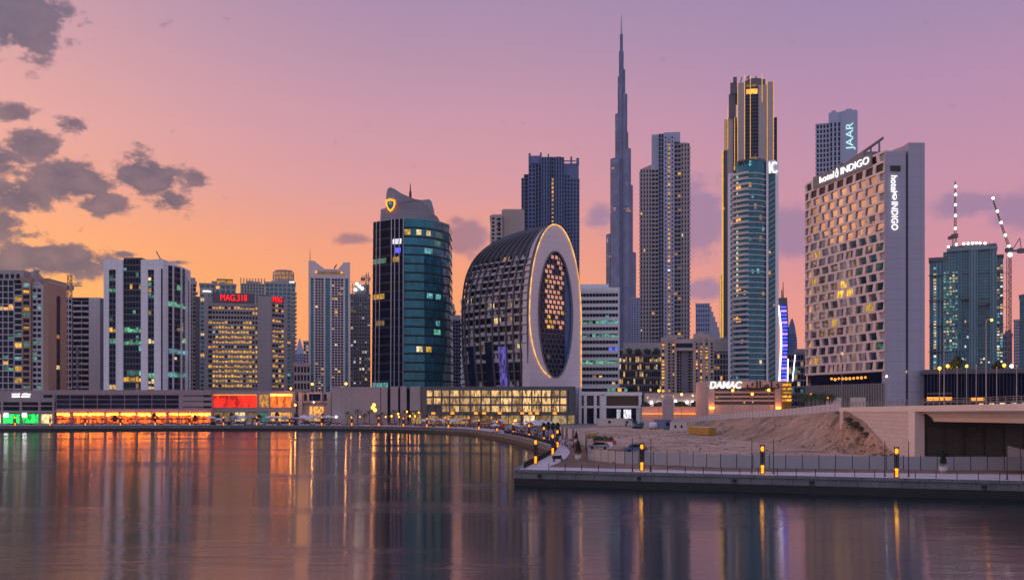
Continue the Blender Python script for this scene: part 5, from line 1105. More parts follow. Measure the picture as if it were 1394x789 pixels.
# ------------------------------------------------------------------ podiums along the water
def podiums():
    Bld.face = False
    # left block with sign and green lit shops
    b = Bld('shop_block', 'taupe low block with white lit sign and green lit shop fronts', 'shop block', -60, 478, 75.5); u, z = b.u, b.z; w, g = MB(), MB(); zt = z(531)
    w.box(0, b.W, .5, 60, 0, zt-.02); w.box(-.3, b.W+.3, -.5, 60.3, zt-5.6, zt); w.box(0, b.W, -.4, .6, z(562), z(558.5)); w.box(0, b.W, -.35, .6, z(553), z(551.5))
    for p in (-50,-24, 3, 28.5, 54, 73): w.box(u(p-1.2), u(p+1.8), -.6, .6, 0, zt-.2)
    g.box(.2, b.W-.2, .3, .48, 4, zt-5.7); m = MB(); m.box(u(60), u(72), -.62, -.4, z(541), z(537)); m.build('high_window', 'glass_dark', b.t)
    for k, (a, c, q) in enumerate(((-22,2,'glow_cream'),(5,27,'glow_green'),(31,41,'glow_green'),(42,53,'glow_green'),(56.5,72,'glow_cream'))): m = MB(); m.box(u(a), u(c), -.2, .25, .3, z(563.3)); m.build('shop_window', q, b.t)
    for p in (8, 33): m = MB(); m.box(u(p-1.5), u(p+3.5), -.7, -.3, z(567), z(562.5)); m.build('shop_sign', 'lamp_white', b.t)
    rg = random.Random(3)
    for zz, q in ((536.2, 1), (539.4, 0)):
        m = MB(); p = 17.2
        while p < 41.5:
            wd = rg.uniform(.7, 1.5); h0 = rg.uniform(-.3, .5) if q else 0
            if not 28 < p < 29.6: m.box(u(p), u(p+wd*.75), -.85, -.52, z(zz+1.1), z(zz-.7-h0*1.4))
            p += wd
        m.build('lit_sign', 'sign_white', b.t)
    w.build('wall', 'podium_clad', b.t); g.build('glazing', 'glass_dark', b.t)
    # long glazed podium with the restaurant row
    b = Bld('glazed_podium', 'long low podium of dark blue glazing above a row of amber lit restaurants', 'podium building', 76, 476, 288); u, z = b.u, b.z; w, g = MB(), MB(); zt = z(532.5)
    w.box(0, b.W, .5, 60, 0, zt); w.box(-.1, b.W, -.6, 60, zt+.01, z(530.5)); w.box(0, b.W, -.5, .6, z(561), z(556)); w.box(0, b.W, -.5, .6, zt-1.6, zt)
    fr = Frame((0,0),(b.W,0)); facade(b, w, g, fr, z(556), zt-1.6, 9, 3, .035, .12, .25, 0, None, u(77), u(244)); w.box(u(244), b.W, -.3, .6, z(557), zt)
    for q in (538.5, 546, 553.5): g.box(u(249), u(276), -.42, -.2, z(q+.5), z(q-.5)); g.box(u(277), u(288), -.42, -.2, z(q+1.6), z(q-1.2))
    rg = random.Random(6); p = 78
    shops = [(78.5,95),(101,120),(122,142),(146,162),(165.5,185),(188.5,206),(208.5,226),(230.5,243),(245,256),(257,269),(270,287)]
    for k, (a, c) in enumerate(shops):
        m = MB(); m.box(u(a), u(c), .0, .45, .3, z(561)-.1); m.build('restaurant_front', 'glow_orange', b.t)
        n = max(3, int((c-a)/3.2))
        for i in range(n):
            m = MB(); x = u(a)+(u(c)-u(a))*(i+.5)/n; m.box(x-.45, x+.45, -.9, -.55, z(564.8)+rg.uniform(-.5,.4), z(562.6)); m.build('canopy_lamp', 'glow_fire', b.t)
        w.box(u(c)+.05, u(c)+.5, -.6, .5, 0, z(561))
    w.build('wall', ['podium_clad','dark_clad'], b.t); g.build('glazing', 'glass_navy', b.t)
    # red and orange lit block
    b = Bld('lit_podium', 'low podium with a big red lit panel and an orange lit panel', 'podium building', 288.5, 480, 402); u, z = b.u, b.z; w = MB(); zt = z(533)
    w.box(0, b.W, .5, 50, 0, zt); w.box(0, b.W, -.4, .55, zt-1.2, zt+.4); w.box(0, b.W, -.4, .55, z(560), z(554.5)); w.box(u(350), u(352.5), -.45, .55, 0, zt); w.box(u(366), u(368), -.45, .55, 0, zt); w.box(u(398), u(402), -.45, .55, 0, zt); w.box(0, .8, -.45, .55, 0, zt)
    for a, c, q, nm in ((289.5,349.5,'glow_red','red_panel'),(353,365.5,'gold_screen','gold_lattice_window'),(368.5,397.5,'glow_orange','orange_panel')): q = 'glow_panel' if q == 'glow_orange' else q; m = MB(); m.box(u(a), u(c), -.1, .3, z(554), z(536.5)); m.build(nm, q, b.t)
    m = MB(); m.box(u(368.5), u(397.5), -.6, -.25, z(538), z(536.6)); m.build('cornice_light', 'glow_fire', b.t); m = MB(); m.box(u(289.5), u(349.5), -.6, -.25, z(537.6), z(536.6)); m.build('cornice_light', 'strip_amber', b.t)
    for k, (a, c, q) in enumerate(((291,303,'lit_dim'),(305,318,'lit_dim'),(320,333,'lit_cream'),(335,349,'lit_dim'),(353,366,'lit_dimgreen'),(369,383,'lit_warm'),(384,397,'lit_warm'))): m = MB(); m.box(u(a), u(c), 0, .3, .3, z(561)); m.build('shop_window', q, b.t)
    for k in range(6): w.box(u(354+k*2.1), u(354.4+k*2.1), -.3, -.1, z(554), z(536.5))
    w.build('wall', 'podium_clad', b.t)
    # little gate building in amber light
    b = Bld('entrance_pavilion', 'small pinkish entrance pavilion with a dark blue window, washed in amber lamplight', 'pavilion', 402.5, 482, 451); u, z = b.u, b.z; w, g = MB(), MB(); zt = z(530)
    w.box(u(404), u(451), 1, 20, 0, z(547)); w.box(u(407.5), u(450.5), .6, 18, z(547), z(534)); w.box(u(402.5), u(451.5), -.6, 20, z(548), z(546)); w.box(u(407), u(412), -1.2, 1, 0, z(533.5)); w.box(u(446), u(451), -1.2, 1, 0, z(533.5)); w.box(u(419), u(421), -1, 1, z(547), z(533.5)); w.box(u(437), u(439), -1, 1, z(547), z(533.5)); w.box(u(421), u(437), -.4, 1, z(536), z(533.5))
    g.poly([(u(421),.55,z(545)),(u(437),.55,z(545)),(u(437),.55,z(534)),(u(421),.55,z(534))]); g.box(u(414), u(417), .3, .55, z(545), z(536)); g.box(u(441), u(444), .3, .55, z(545), z(536))
    m = MB(); m.box(u(421), u(440), .6, .95, .3, z(553)); m.build('doorway', 'lit_warm', b.t); w.build('wall', 'pink_conc', b.t); g.build('glazing', 'glass_navy', b.t)
    # tall blank screen walls
    b = Bld('screen_building', 'windowless grey panel building with tall dark slots, before the curved teal tower', 'building', 451.5, 462, 573); u, z = b.u, b.z; w = MB(); zt = z(527)
    w.box(.4, b.W-.4, 1.2, 30, 0, zt-.3, 1); zbt = [0]
    for a, c, q in ((451.5,518,577),(519,527.5,577),(531.5,542,577),(545,553.5,577),(558,572.5,559)): w.box(u(a), u(c), -.3, 1.25, max(0,z(q)), z(526.5 if a < 530 else 525.5))
    w.build('wall', ['screen_panel','dark_clad'], b.t)
    for a, c in ((527.8,531.2),(542.2,544.8),(553.8,557.8)): m = MB(); m.box(u(a), u(c), .8, 1.15, 2, zt-.5); m.build('slot_window', 'glass_deep', b.t)
    m = MB(); m.box(u(560), u(573), .9, 1.15, .3, z(561)); m.build('shop_window', 'lit_dim', b.t)
    # the glazed mall under the oval building
    b = Bld('mall', 'low glazed mall glowing cream behind dark frames, under the oval building', 'shopping mall', 573.5, 462, 783); u, z = b.u, b.z; w = MB(); zt = z(527.5); z0, z1 = z(561.5), z(530)
    w.box(.4, b.W-.4, 1.6, 24, 0, zt); w.box(-.2, b.W+.2, -.3, 24, zt-1.1, zt+.6); w.box(0, b.W, -.3, 1.7, z(564.5), z(561)); ch = (z1-z0)/3; rg = random.Random(12); cols = [580,590,601,612,626,640,655,668,681,697,711,724,737,751,762,772]
    for r in range(3):
        for a, c in zip(cols, cols[1:]):
            m = MB(); m.box(u(a)+.15, u(c)-.15, .6, .95, z0+r*ch+.5, z0+(r+1)*ch-.35); m.build('mall_window', 'mall_cream' if not (r == 0 and a < 595) else 'dark_clad', b.t)
        w.box(0, b.W, -.2, 1.5, z0+r*ch-.3, z0+r*ch+.42)
    for p in cols+[783]: w.box(u(p)-.35, u(p)+.35, -.5, 1.5, z0 if p not in (601,640,681,711,751,783,772) else 0, z1)
    w.box(u(573.5), u(580), -.4, 1.6, 0, zt); w.box(u(774), u(783), -.1, 1.6, z0, z1)
    for a, c, q in ((582,600,'lit_dim'),(602,639,'lit_dim'),(641,680,'lit_dim'),(682,709,'lit_dim'),(713,728,'glow_cream'),(730,750,'lit_dim'),(752,771,'lit_cream'),(773,782,'lit_dim')): m = MB(); m.box(u(a), u(c), .5, .9, .3, z(565)); m.build('shop_front', q, b.t)
    for p in (590, 616, 648, 659, 680, 711, 722, 731, 755): m = MB(); m.box(u(p-2.5), u(p+2.5), -.9, -.4, z(563.4), z(560.6)); m.build('facade_lamp', 'strip_amber', b.t)
    w.build('frame', 'dark_clad', b.t)
    # base of the banded block
    b = Bld('podium_block', 'pale two storey podium with brown screens and a white lit doorway', 'podium building', 789, 478, 873); u, z = b.u, b.z; w, g = MB(), MB()
    w.box(0, b.W, .8, 40, 0, z(537)); w.box(-.3, b.W+.3, -.6, 40, z(538), z(533.5)); w.box(0, b.W, -.4, .9, z(555), z(552)); w.box(0, b.W*.75, .3, 40, z(533.5), z(527))
    for p in (789.5, 796.5, 810, 818, 819.5, 823, 871): w.box(u(p)-.6, u(p)+.8, -.5, .9, 0, z(537))
    g.box(u(790), u(818), .4, .78, z(552), z(538), 0); g.box(u(824), u(870), .4, .78, z(552), z(539), 0); g.box(u(790), u(866), .4, .78, .2, z(555), 1); g.box(u(792), u(868), .1, .3, z(532.6), z(528), 1)
    w.box(u(818), u(823), -.6, .9, 0, z(537))
    for a, c, q in ((827,838,'lit_green'),(841,846,'strip_amber'),(850,854,'lit_green')): m = MB(); m.box(u(a), u(c), -.02, .09, z(532.4), z(528.4)); m.build('lit_window', q, b.t)
    for a, c in ((839.5,845),(849,859)): m = MB(); m.box(u(a), u(c), -.2, .3, .3, z(557)); m.build('lit_doorway', 'lit_white', b.t)
    w.build('wall', 'white_clad', b.t); g.build('glazing', ['bark','glass_dark'], b.t)
    # lamp lit wall and gate arch
    b = Bld('lamp_wall', 'long pale wall with round lamps above an orange lit lower band', 'boundary wall', 874, 470, 966); u, z = b.u, b.z; w = MB(); w.box(u(880), b.W, 6, 10, 0, z(534.5)); w.box(0, b.W, 0, 6, 0, z(553)); w.build('wall', 'pink_conc', b.t)
    m = MB(); m.box(0, b.W, -.5, -.1, z(563.5), z(562.3)); m.build('wash_light', 'strip_amber', b.t)
    for k in range(7): lamp_light(b.t, (b.W*(k+.5)/7, -2.2, z(560)), 120, (1,.24,.04))
    rg = random.Random(2)
    for p, q in ((884,541),(889,547.5),(899,548),(904,539),(919,539),(922,546),(931,548),(938,547),(946,538),(946,547),(955,539),(959,546)): m = MB(); m.ball((u(p), 5.4, z(q)), .55, 0, 7); m.build('wall_lamp', 'star_white' if q > 544 else 'lit_cream', b.t)
    for p in (880, 895, 925, 936, 948, 953): m = MB(); [m.ball((u(p)+rg.uniform(-1.6,1.6), 3+rg.uniform(-.8,.8), z(551)+rg.uniform(-1,.9)), rg.uniform(.7,1.3), 0, 6) for _ in range(8)]; m.build('wall_shrub', 'leaf_dark', b.t)
    b = Bld('gate_arch', 'pale brick gate arch, standing before the orange lit wall', 'gate', 903, 455, 917); u, z = b.u, b.z; w = MB(); n = 12; hw = b.W/2; zs = z(545)
    pts = [(0,0),(b.W,0)]+[(hw+hw*math.cos(math.pi*k/n), zs+2.0*math.sin(math.pi*k/n)) for k in range(n+1)]; w.loft([[(p[0], 0, p[1]) for p in pts], [(p[0], 2.5, p[1]) for p in pts]]); w.box(-.2, b.W+.2, -.25, .1, zs-.4, zs); w.build('arch_wall', 'pink_conc', b.t)
    # open parking deck with the big lettering
    b = Bld('parking_deck', 'open sided parking deck with white and black lettering on its top band, lamp lit piers', 'parking building', 963, 432, 1064); u, z = b.u, b.z; w = MB(); zt = z(518.5)
    w.box(.5, b.W-.5, 4, 30, 0, zt); w.box(-.5, b.W+.5, -.6, 4, z(527.5), zt); w.box(u(964), u(972.5), -.3, 4, 0, z(527.6)); w.box(u(1055), u(1063.5), -.5, 4, 0, z(527.6)); w.box(0, b.W, .2, 4, 0, z(550.5))
    for q in (533.5, 539.5, 545): w.box(u(972), u(1055), .6, 4, z(q+1.3), z(q-1.3))
    w.build('wall', 'pink_conc', b.t); g = MB(); g.box(u(972), u(1055), 1.6, 4.2, z(551), z(527)); g.build('opening_shade', 'dark_clad', b.t)  # solid dark block stands in for the shade inside the open deck
    text('lettering', 'DAMAC', 'sign_white', b.t, face_m(Frame((0,-.6),(b.W,-.6)), u(986.5), .3, z(524.2)), 4.3, .3, fit=u(1008.5)-u(965), shear=.2, bold=.012)
    text('dark_lettering', '\uFED9\uFE8E\uFEE3\uFE8D\uFEA9', 'black_metal', b.t, face_m(Frame((0,-.6),(b.W,-.6)), u(1038), .3, z(524.0)), 4.6, .3, fit=u(1060)-u(1016))
    for p, q in ((976,541),(1013.5,547.5),(1025,546.8),(1005,532.5),(1043,531),(1048,532)): m = MB(); m.ball((u(p), .3, z(q)), .38, 0, 6); m.build('deck_lamp', 'lit_cream', b.t)
    for p in (968.5, 1059): m = MB(); m.box(u(p-3), u(p+3), -1.2, -.6, z(556), z(554)); m.build('uplight', 'lamp_amber', b.t); lamp_light(b.t, (u(p), -2.2, z(553)), 260, (1,.26,.05))
    b = Bld('lit_stair_tower', 'small tower of amber lit horizontal louvres, at the right end of the parking deck', 'stair tower', 1064.5, 431, 1078.5); u, z = b.u, b.z; w = MB(); w.box(.2, b.W-.2, .6, 12, 0, z(521)); w.box(-.2, b.W+.2, -.5, 12, z(521), z(519))
    for k in range(6): w.box(-.1, b.W+.1, -.5, .6, z(527.5+k*5.2), z(525.9+k*5.2))
    w.build('wall', 'gold_trim', b.t)
    for k in range(5): m = MB(); m.box(.3, b.W-.3, .2, .55, z(525+k*5.2), z(521.6+k*5.2)); m.build('lit_louvre', 'gold_screen', b.t)
# ------------------------------------------------------------------ bridge
def bridge():
    t = thing('bridge', 'pale concrete road bridge with sloping girder edge and dark underpass', 'bridge', (70, 174, 0))
    zc = lambda Y: 11.9 + .011*(174-Y) if Y <= 174 else 11.9 - .012*(Y-174)      # top of the kerb line
    Ys = [213, 208, 190, 174, 172, 160, 146, 132, 118, 100, 80, 50, 10, -30]
    # parapet fascia, both sides
    for s, x0 in ((1, 70.0), (-1, 94.0)):
        m = MB(); m.loft([[(x0-70+a*s, Y-174, zc(Y)+h) for a, h in ((0,0),(0,-1.0),(.35,-1.0),(.35,0))] for Y in Ys]); m.build('parapet', 'bridge_conc', t)
    m = MB(); m.loft([[(a, Y-174, zc(Y)+h) for a, h in ((.36,-.15),(.36,-.98),(24-.36,-.98),(24-.36,-.15))] for Y in Ys[:]]); m.build('deck', 'bridge_conc', t)
    m = MB(); sec = [(.37,-.985),(.9,-1.15),(1.8,-1.55),(2.5,-2.1),(2.9,-2.75),(21.1,-2.75),(21.5,-2.1),(22.2,-1.55),(23.1,-1.15),(23.63,-.985)]
    m.loft([[(a, Y-174, zc(Y)+h) for a, h in sec] for Y in Ys if Y <= 172]); m.build('girder', 'bridge_conc', t, smooth=False)
    m = MB(); m.box(3.3, 20.7, -9.5, -7, zc(174)-2.6, zc(174)-1.4); m.build('diaphragm', 'under_shade', t)
    # abutment: block faced side wall, corner pier, panelled front with underpass shade put into its colour
    m = MB(); m.loft([[(.12, Y-174, 1.8),(.75, Y-174, 1.8),(.75, Y-174, zc(Y)-1.0),(.12, Y-174, zc(Y)-1.0)] for Y in (213,208,190,175.5)]); m.build('retaining_wall', 'block_wall', t)
    m = MB(); m.box(-.1, 1.6, -1.2, 1.6, 1.8, zc(174)-1.02); m.build('corner_pier', 'bridge_conc', t)
    m = MB(); m.box(1.6, 60, .3, 3, 1.8, 9.0); m.box(1.6, 26, -.3, 3, 9.0, zc(174)-1.0)
    for k in range(10):
        for r in range(2): m.box(2.6+k*3.4, 5.3+k*3.4, .12, .28, 3.2+r*2.7, 5.5+r*2.7)
    m.build('abutment', 'under_shade', t); m = MB(); m.box(2, 22, -92, -88, -3, zc(84)-2.7); m.build('pier', 'under_conc', t)
    # railing along the near edge and lights let into the far kerb
    r = MB(); Y = 212
    while Y > -20: r.tube((.2, Y-174, zc(Y)),(.2, Y-174, zc(Y)+1.05), .06, 4); Y -= 2.2
    for h in (.4, .75, 1.05):
        for a, c in zip(Ys, Ys[1:]): r.tube((.2, a-174, zc(a)+h),(.2, c-174, zc(c)+h), .05, 4)
    r.build('railing', 'grey_metal', t)
    for k in range(14): m = MB(); Y = 196-k*4.2; m.box(22.6, 22.9, Y-174, Y-172.6, zc(Y)+.35, zc(Y)+.65); m.build('kerb_light', 'lit_cream', t)
    f = MB(); f.loft([[(.8, Y-174, 1.9),(23.2, Y-174, 1.9),(23.2, Y-174, zc(Y)-1.0),(.8, Y-174, zc(Y)-1.0)] for Y in (212,200,176.9)]); f.build('approach_fill', 'dirt', t)
m_, T_, b_ = new_mat('block_wall')
def block_wall():
    T, b = T_, b_; co = objco(T); sp = T.new('ShaderNodeSeparateXYZ'); T.l.new(co, sp.inputs[0]); br = T.new('ShaderNodeTexBrick'); T.l.new(T.vec(sp.outputs[1], sp.outputs[2]), br.inputs['Vector'])
    br.inputs['Scale'].default_value = 1.0; br.inputs['Brick Width'].default_value = 2.4; br.inputs['Row Height'].default_value = .75; br.inputs['Mortar Size'].default_value = .035
    br.inputs['Color1'].default_value = (.66,.52,.48,1); br.inputs['Color2'].default_value = (.60,.47,.44,1); br.inputs['Mortar'].default_value = (.42,.33,.31,1); T.l.new(br.outputs[0], b.inputs['Base Color']); b.inputs['Roughness'].default_value = .85
    bn = T.new('ShaderNodeBump'); bn.inputs['Strength'].default_value = .4; T.l.new(br.outputs[1], bn.inputs['Height']); bn.invert = True; T.l.new(bn.outputs[0], b.inputs['Normal'])
block_wall()
# ------------------------------------------------------------------ things along the quays
def along(P, step, start=0.0, end=1e9):
    s = 0; nxt = start; out = []
    for a, c in zip(P, P[1:]):
        a, c = Vector(a), Vector(c); L = (c-a).length
        while nxt <= s+L and nxt <= end:
            q = a.lerp(c, (nxt-s)/L); d = (c-a).normalized(); out.append((q.x, q.y, math.atan2(d.y, d.x), nxt)); nxt += step
        s += L
    return out
def near(mb, prof, n=8): mb.lathe(prof, n=n)
def totem(h=4.1):
    t = thing('lamp_totem', 'square lamp pillar with yellow glowing head and foot along the quay edge', 'lamp', group='glowing lamp pillars along the quay'); w = .26
    m = MB(); m.box(-w-.06, w+.06, -w-.06, w+.06, 0, .12)
    for a in (-w, w):
        for c in (-w, w): m.box(a-.045, a+.045, c-.045, c+.045, .1, h)
    m.box(-w-.07, w+.07, -w-.07, w+.07, h-.12, h+.02); m.box(-w-.05, w+.05, -w-.05, w+.05, 1.25, 1.5); m.box(-w-.05, w+.05, -w-.05, w+.05, 3.0, 3.1)
    for k in range(9): m.box(-w+.02, w-.02, -w+.02, w-.02, 1.58+k*.155, 1.66+k*.155)
    m.box(-.12, .12, -.12, .12, 1.4, 3.0); m.build('frame', 'black_metal', t)
    m = MB(); m.box(-w+.07, w-.07, -w+.07, w-.07, .14, 1.22); m.build('lower_light', 'lamp_yellow', t); m = MB(); [m.box(-w-.01, w+.01, -w-.01, w+.01, q, q+.05) for q in (.45,.8)]; m.build('light_guard', 'black_metal', t); m = MB(); m.ball((0,0,h-.53), .30, 0, 12, .34); m.build('upper_light', 'lamp_yellow', t)
    lamp_light(t, (0, -.75, 1.0), 22, (1,.55,.1))
    return t
def planter():
    t = thing('flower_planter', 'long low stone planter filled with maroon flowers along the far quay', 'planter', group='maroon flower planters along the far quay'); m = MB(); m.box(-2.4, 2.4, -.5, .5, 0, .5); m.build('trough', 'grey_clad', t)
    m = MB(); rg = random.Random(3)
    for _ in range(26): m.ball((rg.uniform(-2.3,2.3), rg.uniform(-.4,.4), .5+rg.uniform(0,.5)), rg.uniform(.18,.38), 0, 5)
    m.build('flowers', 'maroon_bloom', t); return t
def parasol(mat, label, group):
    t = thing('parasol', label, 'parasol', group=group); m = MB(); m.tube((0,0,0),(0,0,2.9), .05, 6); m.box(-.4, .4, -.4, .4, 0, .1); m.build('pole', 'dark_wood', t)
    m = MB(); m.lathe([(1.75,2.25),(1.7,2.42),(.9,2.75),(.06,3.1)], n=8); m.build('canopy', mat, t)
    m = MB(); m.lathe([(.55,.72),(.55,.76)], n=10); m.tube((.9,0,.0),(.9,0,.45), .3, 6); m.tube((-.9,0,.0),(-.9,0,.45), .3, 6); m.build('table', 'dark_wood', t)
    return t
def car(mat, label, group, high=0.0):
    t = thing('parked_car', label, 'car', group=group); m = MB(); L, w, h = 4.6, .9, 1.45+high
    pr = [(-2.3,.35),(-2.32,.75),(-2.15,.92),(-1.45,.98),(-.75,h-.05),(-.4,h),(1.2,h),(1.6,h-.06),(2.05,1.0),(2.28,.92),(2.32,.5),(2.25,.32)]
    m.loft([[(x, -w*(.94 if z > 1.02 else 1), z) for x, z in pr], [(x, w*(.94 if z > 1.02 else 1), z) for x, z in pr]]); m.build('body', mat, t)
    m = MB(); q = [(-1.3,1.0),(-.72,h-.12),(1.2,h-.12),(1.75,1.02)]
    for s in (-1, 1): m.poly([(x, s*w*1.005 if z < 1.05 else s*w*.96, z) for x, z in q])
    m.poly([(-1.43,-.75,1.02),(-1.43,.75,1.02),(-.80,.7,h-.1),(-.80,-.7,h-.1)]); m.poly([(2.06,-.75,1.05),(2.06,.75,1.05),(1.66,.7,h-.1),(1.66,-.7,h-.1)]); m.build('window', 'glass_dark', t)
    for x in (-1.4, 1.45):
        for s in (-1, 1): m = MB(); m.tube((x, s*w*.82, .33),(x, s*w*1.02, .33), .33, 10); m.build('wheel', 'tyre', t)
    return t
def palm(h=7.0, label='', group=None, seed=1, z=0):
    t = thing('palm_tree', label, 'palm', group=group); rg = random.Random(seed); m = MB(); m.tube((0,0,0),(.12,0,h*.5), .24, 7, 0, .18); m.tube((.12,0,h*.5),(.2,.1,h), .18, 7, 0, .15); m.build('trunk', 'bark', t); c = MB()
    for k in range(22):
        a = k*2.399+rg.uniform(-.2,.2); e = rg.uniform(-.25, 1.1); L = rg.uniform(2.0, 2.9); p = Vector((.2,.1,h)); pts = [p.copy()]
        for i in range(6): q = e-i*.32; p = p+Vector((math.cos(a)*math.cos(q), math.sin(a)*math.cos(q), math.sin(q)))*L/6; pts.append(p.copy())
        sd = Vector((-math.sin(a), math.cos(a), 0))
        for i in range(6):
            for s in (-1, 1):
                for f in (.0, .5): b0 = pts[i].lerp(pts[i+1], f); b1 = pts[i].lerp(pts[i+1], f+.32); l = .62*(1-abs(i-2.5)/5); tip = b1+sd*s*l+Vector((0,0,-.22*l)); c.poly([b0, b1, tip])
    c.build('crown', 'leaf_mid', t); return t
def tree(h, r, label, group=None, seed=1, mat='leaf_dark'):
    t = thing('tree', label, 'tree', group=group); rg = random.Random(seed); m = MB(); m.tube((0,0,0),(.05,.1,h*.45), .16, 6, 0, .1)
    for k in range(5): a = k*1.3; m.tube((.05,.1,h*.38),(.5*r*math.cos(a), .5*r*math.sin(a), h*.72), .08, 5, 0, .03)
    m.build('trunk', 'bark', t); c = MB()
    for _ in range(420):
        a, u_, v = rg.uniform(0,6.28), rg.random()**.4, rg.uniform(-1,1); rr = r*math.sqrt(max(0,1-v*v))*u_*(.8+.35*math.sin(a*3+v*4)); p = Vector((rr*math.cos(a), rr*math.sin(a), h*.66+v*h*.34)); s = rg.uniform(.12,.26)*max(r,.9)
        n = Vector((rg.gauss(0,1), rg.gauss(0,1), rg.gauss(0,1))).normalized(); x = n.orthogonal()*s; y = n.cross(x); c.poly([p-x, p+y*.6, p+x, p-y*.6])
    c.build('crown', mat, t); return t
def cone_tree(x, y, h, label, pot=.55):
    t = thing('potted_tree', label, 'potted tree', (x, y, G+.04), group=None); m = MB(); m.lathe([(pot*.55,0),(pot*.6,.05),(pot*.95,.35),(pot,.75),(pot*1.06,.78),(pot*1.06,.86),(pot*.85,.86)], n=14); m.build('pot', 'white_paint', t)
    m = MB(); m.tube((0,0,.8),(0,0,1.4), .05, 5); m.build('trunk', 'bark', t); c = MB(); rg = random.Random(int(x*7))
    for _ in range(520):
        f = rg.random()**.75; rr = (h-1.25)*.30*(1-f)**.85*(.55+.5*rg.random())*(1 if f > .08 else .75); a = rg.uniform(0,6.28); p = Vector((rr*math.cos(a), rr*math.sin(a), 1.2+f*(h-1.2))); s = rg.uniform(.06,.14); n = Vector((rg.gauss(0,1), rg.gauss(0,1), rg.gauss(0,1))).normalized(); x_ = n.orthogonal()*s; y_ = n.cross(x_); c.poly([p-x_, p+y_, p+x_, p-y_])
    c.build('crown', 'leaf_dark', t); return t
def put(proto, x, y, rz=0.0, z=G, s=1.0, label=None, used=[]):
    o = proto if proto.name not in used else copy_tree(proto); used.append(proto.name)
    o.location = (x, y, z); o.rotation_euler = (0, 0, rz); o.scale = (s, s, s)
    if label: o['label'] = label
    return o
def street_lamp(px, Y, py, label, z=G, arms=1, mat='lamp_amber', r=.42, group=None, arm=0.0):
    x = wx(px, Y); h = wz(py, Y)-z; t = thing('street_lamp', label, 'street lamp', (x-arm, Y, z), group=group); m = MB(); m.tube((0,0,0),(0,0,h+.1), .13, 6, 0, .07)
    if arm: m.tube((0,0,h),(arm,0,h+.3), .07, 5)
    m.build('pole', 'grey_metal', t)
    if mat == 'lamp_amber': lamp_light(t, (arm, -r-.25, h), 700 if r > .4 else 120)
    for k in range(arms): m = MB(); m.ball((arm+(0 if k == 0 else (-1)**k*.5), 0, h-(k*1.1)), r, 0, 8); m.build('globe', mat, t)
    return t
def people(pose, top, legs, label, group):
    J = {'pel':(0,0,.95,.135),'wai':(0,0,1.08,.125),'che':(0,.01,1.33,.15),'nec':(0,.01,1.50,.06),'hed':(0,-.01,1.60,.085),'crn':(0,.0,1.71,.08)}
    E = [('pel','wai'),('wai','che'),('che','nec'),('nec','hed'),('hed','crn')]; st = (0, .22, .05)[pose]
    for s, q in ((-1,'l'),(1,'r')):
        J['sh'+q] = (s*.19,.01,1.42,.06); J['el'+q] = (s*.25,.02+s*st*.4,1.15,.045); J['wr'+q] = (s*.24,-.06+s*st*.8,.92 if pose != 2 or s > 0 else 1.08,.035); J['ha'+q] = (s*.235,-.09+s*st*.9,.83 if pose != 2 or s > 0 else 1.14,.04)
        J['hi'+q] = (s*.095,0,.88,.095); J['kn'+q] = (s*.10,-.02-s*st*.6,.49,.065); J['an'+q] = (s*.10,.03-s*st*1.1,.08,.045); J['to'+q] = (s*.11,-.13-s*st*1.1,.035,.04)
        E += [('che','sh'+q),('sh'+q,'el'+q),('el'+q,'wr'+q),('wr'+q,'ha'+q),('pel','hi'+q),('hi'+q,'kn'+q),('kn'+q,'an'+q),('an'+q,'to'+q)]
    N = list(J); me = bpy.data.meshes.new('person'); me.from_pydata([J[n][:3] for n in N], [(N.index(a), N.index(c)) for a, c in E], []); o = bpy.data.objects.new('person', me); COL.objects.link(o)
    sk = o.modifiers.new('skin', 'SKIN')
    for i, n in enumerate(N): me.skin_vertices[0].data[i].radius = (J[n][3],)*2; me.skin_vertices[0].data[i].use_root = n == 'pel'
    o.modifiers.new('sub', 'SUBSURF').levels = 1; bpy.context.view_layer.update()
    m2 = bpy.data.meshes.new_from_object(o.evaluated_get(bpy.context.evaluated_depsgraph_get())); bpy.data.objects.remove(o); m2.name = 'person'
    m2.materials.clear()
    for q in (legs, top, 'skin', 'cloth_dark'): m2.materials.append(M[q])
    for p in m2.polygons: z = p.center.z; p.material_index = 3 if z > 1.66 or z < .06 else 2 if z > 1.5 or (abs(p.center.x) > .2 and z < .95) else 1 if z > .93 or (pose == 2 and z > .25) else 0; p.use_smooth = True
    o = bpy.data.objects.new('person', m2); COL.objects.link(o); return tag(o, label, 'person', group)
